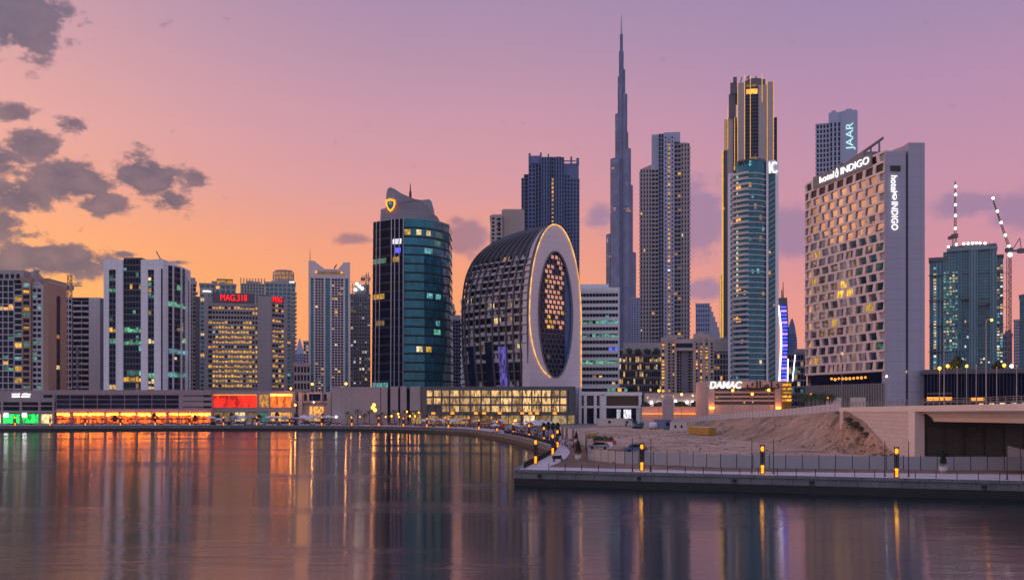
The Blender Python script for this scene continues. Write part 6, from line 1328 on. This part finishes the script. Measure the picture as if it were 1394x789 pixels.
def quay_things():
    T = totem(); front = along([(.3,149.4),(53.6,131.3),(65.5,127.3),(90,119)], 1, 0)
    for px, Y in ((874,147.5),(1038,141),(1220.5,134)): put(T, wx(px, Y), Y, R(-18), G+.04)
    q = offset(FARQ, 1.6); n = 0
    last = None
    for x, y, rz, s in along(q, 15.0, 6):
        if y < 154: continue
        if y < 390 and last and math.hypot(x-last[0], y-last[1]) < 29: continue
        last = (x, y)
        put(T, x, y, rz, G+.03)
    # thin double poles
    proto = None
    for px, py in ((861,641.5),(886,642),(1023.5,644),(1053,645),(1204.5,648.5),(1237,649),(1371,652.5)):
        x, y = gp(px, py)
        if proto is None:
            proto = thing('flagpole', 'thin dark pole without a flag along the quay edge', 'flagpole', group='thin dark poles along the quay edge'); m = MB(); m.tube((0,0,0),(0,0,4.9), .075, 6, 0, .045); m.build('shaft', 'black_metal', proto); m = MB(); m.lathe([(.16,0),(.16,.1),(.1,.14),(.1,.55),(.07,.6)], n=8); m.build('foot', 'black_metal', proto)
        put(proto, x, y, 0, G+.04)
    # post and wire railing on the front quay, panel railing round the inner corner
    t = thing('quay_railing', 'low railing of dark posts and thin wires along the straight quay edge', 'railing', (.3, 149.4, G)); w = MB(); prev = None
    for x, y, rz, s in along(offset([(.3,149.4),(53.6,131.3),(65.5,127.3),(110,112)], 1.5), 2.55, 5): 
        m = MB(); p = (x-.3, y-149.4); m.tube((*p,0),(*p,1.05), .055, 5); m.build('post', 'black_metal', t)
        if prev:
            for h in (.35, .68, 1.0): w.tube((*prev,h),(*p,h), .012, 3)
        prev = p
    w.build('wire', 'grey_metal', t)
    t = thing('corner_railing', 'dark panel railing curving round the inner corner of the quay', 'railing', (1.5, 157, G)); pts = along(offset(FARQ, 1.3), 2.2, 0); pts = [p for p in pts if p[0] > -6 and p[1] < 330 and p[1] > 151]
    for a, c in zip(pts, pts[1:]):
        m = MB(); p, q = (a[0]-1.5, a[1]-157), (c[0]-1.5, c[1]-157); m.tube((*p,0),(*p,1.15), .07, 5); m.build('post', 'black_metal', t); m = MB()
        for h in (.15, 1.05): m.tube((*p,h),(*q,h), .04, 4)
        for k in range(1, 12): f = k/12; m.tube((p[0]+(q[0]-p[0])*f, p[1]+(q[1]-p[1])*f, .15),(p[0]+(q[0]-p[0])*f, p[1]+(q[1]-p[1])*f, 1.05), .028, 4)
        m.build('rail_panel', 'black_metal', t)
    P = planter(); rg = random.Random(4); k = 0
    for x, y, rz, s in along(offset(FARQ, 6.0), 7.6, 24):
        if y < 285 or rg.random() < .12: continue
        o = put(P, x, y, rz)
        k += 1
    # cafe parasols
    A = parasol('canvas_red', 'red parasol with a small table before the amber lit restaurants', 'red parasols before the restaurants')
    for px in range(80, 288, 8): put(A, wx(px+rg.uniform(-2,2), 468), 468+rg.uniform(-3,3), rg.random())
    A = parasol('canvas_white', 'white parasol with a small table on the plaza before the cream lit mall', 'white parasols before the mall')
    for k in range(34): px = rg.uniform(575, 765); Y = rg.uniform(415, 450) if px < 640 else rg.uniform(340, 440); put(A, wx(px, Y), Y, rg.random())
    A2 = parasol('canvas_red', 'red parasol with a small table on the plaza before the cream lit mall', 'red parasols before the mall')
    for k in range(12): px = rg.uniform(585, 735); Y = rg.uniform(408, 440) if px < 640 else rg.uniform(330, 430); put(A2, wx(px, Y), Y, rg.random())
    A4 = parasol('canvas_white', 'white parasol among the cars before the red lit podium', 'white parasols among the parked cars')
    C = [car(m, l+' parked in the rows before the red lit podium', 'cars parked before the red lit podium', h) for m, l, h in (('car_white','white car',0),('car_silver','silver car',.2),('car_dark','black car',.1),('car_white','white tall car',.35),('car_red','dark red car',0))]
    for row, Y in enumerate((456, 464, 471)):
        px = 291+row*3
        while px < 452: k = rg.choice((0,0,0,1,1,2,2,3,3,4)); put(C[k], wx(px, Y), Y+rg.uniform(-.5,.5), R(90)+rg.uniform(-.06,.06) if row != 1 else R(-90)+rg.uniform(-.06,.06)); px += rg.uniform(7.5, 10.5)
    A3 = parasol('canvas_grey', 'grey parasol among the cars before the red lit podium', 'grey parasols among the parked cars')
    for k in range(46): px = rg.uniform(289, 452); put(A3 if k % 2 else A4, wx(px, 459), 459+rg.uniform(-8, 13), rg.random(), s=rg.uniform(1.0, 1.5))
    tr = None
    for k, px in enumerate((296, 318, 351, 377, 405, 440, 268, 214, 160)):
        tr = tree(4.2+rg.random()*1.5, 1.3, 'small tree between the parasols before the lit podium' if px > 288 else 'small tree before the amber lit restaurants', 'small trees before the podiums', 60+k, 'leaf_mid'); tr.location = (wx(px, 470), 470+rg.uniform(-4, 3), G)
    # people strolling round the curve of the far promenade
    kinds = [people(*q) for q in ((0,'cloth_dark','cloth_dark','person in dark clothes on the curved far promenade','people in dark clothes on the far promenade'),(1,'cloth_light','cloth_dark','walking person in a pale top on the curved far promenade','people in pale tops on the far promenade'),(2,'cloth_light','cloth_light','person in long pale clothes on the curved far promenade','people in pale clothes on the far promenade'),(1,'canvas_red','cloth_dark','walking person in a red top on the curved far promenade','people in red tops on the far promenade'))]
    walk = [p for p in along(offset(FARQ, 4.2), 1.0, 0) if 215 < p[1] < 440]
    for k in range(170):
        p = rg.choice(walk if k % 3 else [q for q in walk if q[1] < 345]); w_ = rg.uniform(-1.6, 1.6) if p[1] < 300 else rg.uniform(-1.5, 9); n_ = (-math.sin(p[2]), math.cos(p[2])); put(kinds[rg.choice((0,0,1,2,2,3))], p[0]+n_[0]*w_, p[1]+n_[1]*w_, rg.uniform(0,6.28), G+.02, rg.uniform(.94,1.05))
    # palms and lamps by the blank panel building and the mall
    pal = [palm(6.5, 'palm lit by amber lamps before the blank panel building', 'palms before the panel building', 3), palm(5.2, 'palm lit by amber lamps before the blank panel building', 'palms before the panel building', 9)]
    for k, px in enumerate((473, 478, 487, 497, 503, 514, 520, 531, 537, 545, 551, 559, 566)): put(pal[k % 2], wx(px, 450+k % 3), 450+k % 3, k*1.1, s=.8+.2*rg.random())
    pm = palm(5.0, 'small palm before the cream lit mall', 'palms before the mall', 5)
    for px in (598, 616, 634, 655, 676, 692): put(pm, wx(px, 452), 452, px, s=.8+.2*rg.random())
    for k in range(4): px = 740+k*6.4; Y = 345-k*9+rg.uniform(-6,6); tr = tree(3.0+rg.random(), .8, ('small dark tree on the plaza behind the inner quay corner'), 'small trees behind the inner quay corner', k+2); tr.location = (wx(px, Y), Y, G)
    S = street_lamp
    S(509, 444, 551, 'tall lamp with a cluster of blazing amber globes before the blank panel building', arms=3, r=.75); S(471, 452, 522, 'high amber street lamp left of the curved teal tower', r=.55); S(425, 478, 522.5, 'high amber street lamp at the foot of the notched tower', r=.55); S(396, 476, 528.5, 'high amber street lamp by the right end of the lit podium', r=.5)
    S(402, 472, 551, 'lower amber street lamp beside the entrance pavilion', r=.5); S(427, 474, 547, 'amber lamp above the doorway of the entrance pavilion', r=.3, mat='lamp_white')
    S(457.5, 458, 567, 'short white street lamp by the left corner of the blank panel building', mat='lamp_white', r=.5)
    for k, (px, py, r) in enumerate(((533,566,.35),(542,563,.4),(543,567,.3),(554,560,.35),(558,566,.35),(565,566,.3),(570,561,.3),(478,567,.22),(490,567,.2),(525,567,.25))): S(px, 449, py, 'short amber lamp among the palms before the blank panel building', r=r, group='amber lamps among the palms')
    for px in (606, 638.5, 669): S(px, 453, 568, 'short amber lamp before the cream lit mall', r=.3, mat='lamp_yellow', group='amber lamps before the mall')
    S(701.5, 440, 572.5, 'single orange globe lamp on the plaza before the mall', r=.6)
    for px, Y, py, l in ((897,462,531.5,'amber street lamp above the left end of the orange lit wall'),(955,462,530.5,'bright amber street lamp next to the big white lettering'),(928,462,536.5,'small amber street lamp above the gate arch'),(997.5,426,531,'amber street lamp in front of the white lettering'),(1024,426,536,'amber street lamp below the gap between white and black lettering'),(1046.5,426,530.5,'bright amber street lamp below the black lettering')): S(px, Y, py, l, r=.55)
    x, y = gp(759.5, 628); t = thing('bench', 'small dark bench on the curved paving near the quay corner', 'bench', (x, y, G+.05), R(25)); m = MB(); m.box(-.9, .9, -.25, .3, .42, .5); m.build('seat', 'black_metal', t); m = MB(); m.box(-.9, .9, .3, .38, .5, 1.0); m.build('backrest', 'black_metal', t)
    for s in (-.75, .75): m = MB(); m.box(s-.06, s+.06, -.22, .32, 0, .42); m.build('leg', 'black_metal', t)
    for px, py, h, l in ((787,626,3.5,'cone shaped tree in a white pot on the brown strip, nearest the quay corner'),(784.5,604,3.1,'cone shaped tree in a white pot farther back on the brown strip'),(762,599,2.8,'cone shaped tree in a white pot where the curved paving begins')): x, y = gp(px, py); cone_tree(x, y, h, l)
    x, y = gp(1284, 643); cone_tree(x, y, 3.0, 'bushy tree in a big white urn by the fence, before the bridge', .62)
def hoardings():
    def fence(name, label, pts, mat, step, h=2.0, door=None):
        o = Vector(pts[0]); t = thing(name, label, 'fence', tuple(o)); L = [0]
        for a, c in zip(pts, pts[1:]): L.append(L[-1]+(Vector(c)-Vector(a)).length)
        def at(s):
            i = max(k for k in range(len(L)-1) if L[k] <= min(s, L[-1]-1e-4)); f = (s-L[i])/(L[i+1]-L[i]); return Vector(pts[i]).lerp(Vector(pts[i+1]), f)-o
        n = max(1, round(L[-1]/step)); step = L[-1]/n
        for k in range(n):
            a, c = at(k*step), at((k+1)*step); d = (c-a).normalized(); nn = Vector((d.y,-d.x,0)).normalized()*.03; a2, c2 = a+d*.05, c-d*.05
            m = MB(); hh = h+((k*37) % 5-2)*.012; m.hexa([a2+nn, c2+nn, c2-nn, a2-nn]+[p+Vector((0,0,hh)) for p in (a2+nn, c2+nn, c2-nn, a2-nn)])
            r = 4
            for j in range(1, r): p = a2.lerp(c2, j/r)+nn; m.hexa([p-d*.02, p+d*.02, p+d*.02-nn*.2, p-d*.02-nn*.2]+[q+Vector((0,0,hh-.02)) for q in (p-d*.02+nn*.8, p+d*.02+nn*.8, p+d*.02, p-d*.02)])
            m.build('fence_panel', 'dark_clad' if door and k in door else mat, t)
            m = MB(); m.tube(a+Vector((0,0,-.2)), a+Vector((0,0,h+.12)), .07, 5); m.build('post', 'black_metal', t)
    fence('site_fence', 'long grey sheet fence on dark posts between the quay path and the sand lot', [(*gp(800,626),G),(*gp(845,631),G),(*gp(900,632.5),G),(*gp(980,636.5),G),(*gp(1250,639.5),G),(*gp(1394,640),G),(88,146,G)], 'hoarding', 2.45, 2.05)
    fence('plaza_fence', 'white sheet fence with dark doors curving from the plaza to the grey fence', [(*gp(762,594),G),(*gp(787,601),G),(*gp(797,608),G),(*gp(800,625.5),G)], 'hoarding_white', 4.6, 3.0, (1, 3, 6))
    ridge = [(wx(876,430),430,G),(61.5,428,2.5)]+[(e[2]+.6, e[3]+.6, e[4]-.1) for e in EMB if 227 < e[3] < 426]
    fence('ridge_fence', 'pale lilac sheet fence running up along the crest of the sand bank', ridge, 'hoarding_white', 3.6, 2.0)
    fence('underpass_fence', 'short white sheet fence sloping down in the dark underpass', [(79.5,160,3.9),(85,158,2.4)], 'hoarding_white', 2.0, 1.7)
# ------------------------------------------------------------------ the building site
def site():
    def cabin(px0, px1, py, h, d, label, mat='cream_cabin', rz=0.0, wins=((.3,.38),(.8,.88)), cat='site cabin', name='site_cabin'):
        Y = (CZ-G)*F/(py-HY); x0, x1 = wx(px0, Y), wx(px1, Y); w_ = (x1-x0); t = thing(name, label, cat, (x0, Y, G+.03), rz); m = MB(); m.box(0, w_, 0, d, .3, h); m.box(-.1, w_+.1, -.1, d+.1, h, h+.15); m.build('wall', mat, t)
        m = MB()
        for f in (.05, .5, .95): m.box(w_*f-.2, w_*f+.2, .1, d-.1, 0, .3)
        m.build('skid', 'dark_clad', t)
        for a, c in wins: m = MB(); m.box(w_*a, w_*c, -.05, .02, h*.45, h*.75); m.build('window', 'glass_dark', t)
    cabin(813.5, 861, 580.5, 3.3, 3, 'very long white site cabin with two small windows at the back of the sand lot'); cabin(914, 935, 588, 3.2, 3, 'short white site cabin in front of the yellow container', wins=((.2,.32),(.6,.72)))
    cabin(891, 904.5, 583.5, 3.4, 2.5, 'pale lilac container, right of the round white tank', 'container_blue', wins=(), cat='container', name='container'); cabin(905.5, 914, 585, 3.6, 2.5, 'dark blue container, left of the short white cabin', 'blue_paint', wins=((.2,.8),), cat='container', name='container')
    Y = 305; x1, x0 = wx(976, Y), wx(964.5, Y); t = thing('container', 'long yellow brown container at the foot of the sand bank', 'container', (x0, Y, G+.03), R(16)); m = MB(); L = 14; m.box(0, x1-x0, 0, L, .15, 2.5); m.build('shell', 'container_yellow', t); m = MB(); m.box(-.05, x1-x0+.05, -.05, L+.05, 2.5, 2.62); m.build('roof', 'cream_cabin', t)
    m = MB(); [m.box(-.06, .0, .8+k*1.0, 1.2+k*1.0, .3, 2.4) for k in range(13)]; m.build('corrugation', 'container_yellow', t)
    for s in (0, 1): m = MB(); m.box(.08+s*(x1-x0)/2, (x1-x0)/2-.05+s*(x1-x0)/2, -.06, .0, .3, 2.35); m.build('door', 'container_yellow', t)
    x, y = gp(868, 583); t = thing('excavator', 'teal excavator with its boom lowered, right of the very long white cabin', 'excavator', (x, y, G+.03), R(160))
    for s in (-1, 1): m = MB(); m.loft([[(a, s*1.2-.3, c) for a, c in ((-1.9,.35),(-1.6,.05),(1.6,.05),(1.9,.35),(1.7,.8),(-1.7,.8))], [(a, s*1.2+.3, c) for a, c in ((-1.9,.35),(-1.6,.05),(1.6,.05),(1.9,.35),(1.7,.8),(-1.7,.8))]]); m.build('track', 'tyre', t)
    m = MB(); m.box(-2.0, 1.0, -1.3, 1.3, .95, 2.1); m.box(-2.3, -1.2, -1.3, 1.3, 1.1, 2.4); m.build('body', 'teal_paint', t); m = MB(); m.box(0, 1.4, .2, 1.25, 2.1, 3.2); m.build('cab', 'teal_paint', t); m = MB(); m.box(.2, 1.46, .3, 1.3, 2.3, 3.0); m.build('cab_window', 'glass_dark', t)
    m = MB(); m.tube((.9,-.3,1.7),(3.2,-.3,3.9), .28, 6); m.tube((3.2,-.3,3.9),(4.7,-.3,1.7), .22, 6); m.build('boom', 'teal_paint', t); m = MB(); m.loft([[(4.3,-.8,1.7),(5.1,-.8,1.6),(5.0,-.8,.8),(4.4,-.8,.7)],[(4.3,.2,1.7),(5.1,.2,1.6),(5.0,.2,.8),(4.4,.2,.7)]]); m.build('bucket', 'dark_clad', t)
    x, y = gp(889, 584.5); t = thing('water_tank', 'round white water tank on a red cradle, between excavator and lilac container', 'tank', (x, y, G+.03)); m = MB(); m.loft([[(a, r*math.cos(k*.5236), 1.6+r*math.sin(k*.5236)) for k in range(12)] for a, r in ((-1.5,.3),(-1.35,.9),(-1.0,1.25),(1.0,1.25),(1.35,.9),(1.5,.3))]); m.build('drum', 'white_paint', t, smooth=True); m = MB(); m.box(-1.2,-.8,-1,1,0,.7); m.box(.8,1.2,-1,1,0,.7); m.build('cradle', 'red_paint', t)
    x, y = gp(822, 606); t = thing('rubble_skip', 'red skip heaped with green waste on the sand lot, behind the white plaza fence', 'skip', (x, y, G+.03), R(-8)); m = MB(); m.loft([[(-2.0,-1.0,.1),(2.0,-1.0,.1),(2.0,1.0,.1),(-2.0,1.0,.1)],[(-2.6,-1.2,1.3),(2.6,-1.2,1.3),(2.6,1.2,1.3),(-2.6,1.2,1.3)]]); m.build('bin', 'red_paint', t); m = MB(); rg = random.Random(2)
    for _ in range(60): m.ball((rg.uniform(-2.2,2.0), rg.uniform(-.8,.9), 1.25+rg.uniform(0,.9)*(1-abs(rg.uniform(-1,1))*.4)), rg.uniform(.2,.45), 0, 5)
    m.build('waste', 'leaf_mid', t)
    for px, py, l, mat in ((829,607,'white plastic barrier leaning beside the red skip','white_paint'),(813,606,'red plastic barrier left of the red skip','red_paint'),(834,605,'red plastic barrier right of the red skip','red_paint')):
        x, y = gp(px, py); m = MB(); m.loft([[(-.9,-.3,0),(.9,-.3,0),(.9,.3,0),(-.9,.3,0)],[(-.9,-.28,.25),(.9,-.28,.25),(.9,.28,.25),(-.9,.28,.25)],[(-.85,-.1,.5),(.85,-.1,.5),(.85,.1,.5),(-.85,.1,.5)],[(-.85,-.08,1.0),(.85,-.08,1.0),(.85,.08,1.0),(-.85,.08,1.0)]]); o = m.build('barrier', mat); o.location = (x, y, G+.03); tag(o, l, 'barrier')
    x, y = gp(806, 596); m = MB(); rg = random.Random(8)
    for _ in range(40): m.ball((rg.uniform(-1.2,1.2), rg.uniform(-.8,.8), rg.uniform(.2,1.1)), rg.uniform(.25,.5), 0, 6)
    o = m.build('waste_heap', 'container_yellow'); o.location = (x, y, G); tag(o, 'ochre waste heap between the white plaza fence and the red skip', 'heap')
    x, y = gp(848, 613); m = MB(); m.lathe([(3.4,0),(2.6,.55),(1.6,1.1),(.7,1.35),(.05,1.4)], n=18); o = m.build('sand_heap', 'sand', smooth=True); o.location = (x, y, G); tag(o, 'low round sand heap just behind the grey fence', 'heap')
    for px, py, rz, mat, l, h in ((865,615,5,'blue_paint','dark blue pickup behind the grey fence near the nearest lamp pillar',.25),(815,611,-10,'car_silver','silver car behind the corner where white and grey fences meet',.2),(1267,641-9,80,'car_dark','dark car with red tail lights in the mouth of the underpass',0)):
        x, y = gp(px, py); o = car(mat, l, None, h); o.location = (x, y, G+.03); o.rotation_euler = (0, 0, R(rz))
        if px > 1200:
            o.location = (72.6, 168, G+.03)
            for s in (-.65, .65): m = MB(); m.box(-2.36, -2.3, s-.15, s+.15, .72, .88); m.build('tail_light', 'sign_red', o)
            o.rotation_euler = (0, 0, R(70))
    # stones strewn over the lot and the bank
    rg = random.Random(31); m = MB()
    for k in range(1500):
        if k % 3: x, Y = rg.uniform(16, 75), rg.uniform(158, 330); z = G+.03
        else:
            E = EMB[rg.randrange(10, len(EMB)-6)]; f = rg.random()**1.6*.95; x, Y, z = E[0]+(E[2]-E[0])*f, E[1]+(E[3]-E[1])*f, 2.25+(E[4]-2.2)*f**1.08
        if k % 3 and x > 60 and Y < 300 : continue
        s = .08+.38*rg.random()**5; m.lathe([(s,-s*.3),(s*.8,s*.35),(s*.1,s*.6)], (x, Y, z), 5)
    tag(m.build('stones', 'stone_brown'), kind='stuff')
    for k, (px, py, l) in enumerate(((735,0,'dark mooring ring on the quay wall nearest the quay corner'),(870,0,'dark mooring ring on the quay wall below the first lamp pillar'),(1000,0,'dark mooring ring on the quay wall left of the middle lamp pillar'),(1105,0,'dark mooring ring on the quay wall right of the middle lamp pillar'),(1340,0,'dark mooring ring on the quay wall below the white urn'))):
        kx = (px-CX)/F; f = (kx*149.4-.3)/(53.3+kx*18.1); x, Y = .3+53.3*f, 149.4-18.1*f; t = thing('mooring_ring', l, 'mooring ring', (x, Y, 1.62), math.atan2(-18.1, 53.3)); m = MB(); m.box(-.3, .3, -.16, .08, -.18, .18); m.build('plate', 'black_metal', t); m = MB()
        for i in range(10): a, c = i*.6283, (i+1)*.6283; m.tube((.24*math.cos(a),-.2,-.2+.24*math.sin(a)),(.24*math.cos(c),-.2,-.2+.24*math.sin(c)), .045, 4)
        m.build('ring', 'black_metal', t)
    # rubble and scrub where the bank meets the bridge wall
    for k, (e, f, s, l) in enumerate(((7.4,.93,.8,'dark rubble heap at the top of the sand bank, by the bridge railing'),(8.6,.86,.6,'upper dark scrub clump beside the top of the bridge wall'),(9.2,.80,.9,'biggest dark scrub clump against the bridge wall'),(9.9,.78,.55,'small dark scrub clump halfway down the bridge wall'),(10.4,.75,.5,'low dark scrub clump near the foot of the bridge wall'))):
        i = min(int(e*7), len(EMB)-1); E = EMB[i]; x, y, z = E[0]+(E[2]-E[0])*f-.3, E[1]+(E[3]-E[1])*f, 2.2+(E[4]-2.2)*f**1.08; rg = random.Random(k+3); m = MB(); fl = .5 if k > 4 else 1
        m.lathe([(1.0*s,-.6),(.95*s,.1*s*fl),(.55*s,.5*s*fl),(.05,.62*s*fl)], n=9)
        for _ in range(300): a_ = rg.uniform(0,6.28); rr = rg.random()**.5*1.5*s; p = Vector((rr*math.cos(a_), rr*math.sin(a_), max(0,(.75-rr/s*.4))*s*fl*rg.uniform(.5,1.25))); n = Vector((rg.gauss(0,1), rg.gauss(0,1), rg.gauss(0,1))).normalized(); a = n.orthogonal()*.22*s; c = n.cross(a)*.7; m.poly([p-a, p+c, p+a, p-c])
        o = m.build('scrub' if k else 'rubble_heap', 'leaf_scrub' if k else 'bare_conc'); o.location = (x, y, z); tag(o, l, 'bush' if k else 'heap')
    # palms at the hotel, lamp masts on the bridge
    rg = random.Random(6); hp = palm(6.0, 'palm in the clump at the foot of the tall hotel', 'palms at the foot of the hotel', 13); lp = None
    for k, px in enumerate((1088, 1094, 1099, 1105, 1110, 1117, 1122, 1129, 1133)): Y = 262+rg.uniform(-6,6); put(hp, wx(px, Y), Y, k, 8.7-(Y-262)*.02, .72+.3*rg.random())
    for px, py, l in ((1127,541,'small lamp in the palms at the hotel foot, right end of the clump'),(1104,536,'small lamp in the palms at the hotel foot, left end of the clump')): street_lamp(px, 262, py, l, 8.7, r=.28, mat='lamp_yellow')
    S = street_lamp
    S(1146, 300, 481, 'tall lamp mast with warm strip, in front of the hotel windows', r=.5, mat='lit_cream'); S(1207, 214, 512, 'white lamp on a bent arm before the hotel end wall', 11.4, r=.22, mat='lamp_white', arm=-.8)
    for px, Y, py, l, r_, mt, arm in ((1291,215,455,'tall double armed lamp mast on the bridge, nearest the hotel',.0,'lit_cream',.9),(1350,200,435.5,'tallest lamp mast on the bridge, with one amber head',.24,'lamp_amber',1.1),(1303,260,499.5,'short pale pole behind the bridge railing, left of four',.16,'lit_cream',0),(1316,260,498,'short pole with an amber lamp behind the bridge railing',.35,'lamp_amber',0),(1329,260,497,'short pale pole behind the bridge railing, between two tall masts',.16,'lit_cream',0),(1357,260,500,'short pale pole behind the bridge railing, right of the tallest mast',.16,'lit_cream',0),(1384,230,498,'pale pole behind the bridge railing near its right end',.16,'lit_cream',0),(1279,270,501,'amber globe lamp left of the lamp masts on the bridge',.42,'lamp_amber',0)):
        S(px, Y, py, l, 11.4 if Y < 250 else 9.0, r=max(r_, .12), mat=mt, arm=arm)
    for k, (px, py, mt) in enumerate(((1294,500,'leaf_mid'),(1303,492,'leaf_mid'),(1358,499,'leaf_mid'),(1366,502,'leaf_dark'))): h = 5.5; Y = 345; o = tree(h, 1.9, ('lamp lit tree beyond the showroom, left of the half built tower foot','taller lamp lit tree before the half built tower','lamp lit tree beside the crane foot','darker tree beside the crane foot')[k], None, 40+k, mt); o.location = (wx(px, Y), Y, wz(py, Y)-h*.7)
    for k, (px, py) in enumerate(((1290,498),(1367,497),(1377,498))): S(px, 343, py, ('amber lamp by the tree left of the half built tower foot','amber lamp by the tree beside the crane foot','white lamp at the foot of the crane')[k], 9, r=.55, mat='lamp_amber' if k < 2 else 'lamp_white')
plain('stone_brown', (.24,.17,.13), .9, 0, .4); plain('leaf_scrub', (.12,.095,.065), .9, 0, .5)
tower_residential(); tower_unfinished(); crane_hammer('tower_crane', 'small hammerhead crane on the roof of the unlit balcony tower', 95, 575, 405, 374, (-6, 16), 389)
tower_white(); left_backs(); hotel_red(); tower_notched(); tower_scaffold(); tower_curved(); oval(); centre_towers(); tower_gold(); tower_round(); tower_purple(); tower_sign(); hotel_main(); right_backs(); podiums(); bridge(); quay_things(); hoardings(); site()
def haze():
    m = bpy.data.materials.new('haze'); m.use_nodes = True; T = NT(m.node_tree); T.n.clear(); M['haze'] = m
    v = T.new('ShaderNodeVolumePrincipled'); v.inputs['Color'].default_value = (.80,.80,.92,1); v.inputs['Density'].default_value = .00005; v.inputs['Anisotropy'].default_value = .2
    o = T.new('ShaderNodeOutputMaterial'); T.l.new(v.outputs[0], o.inputs['Volume'])
    mb = MB(); mb.box(-2700, 2700, -500, 2700, -3.2, 870); tag(mb.build('haze', 'haze'), kind='stuff')
haze()
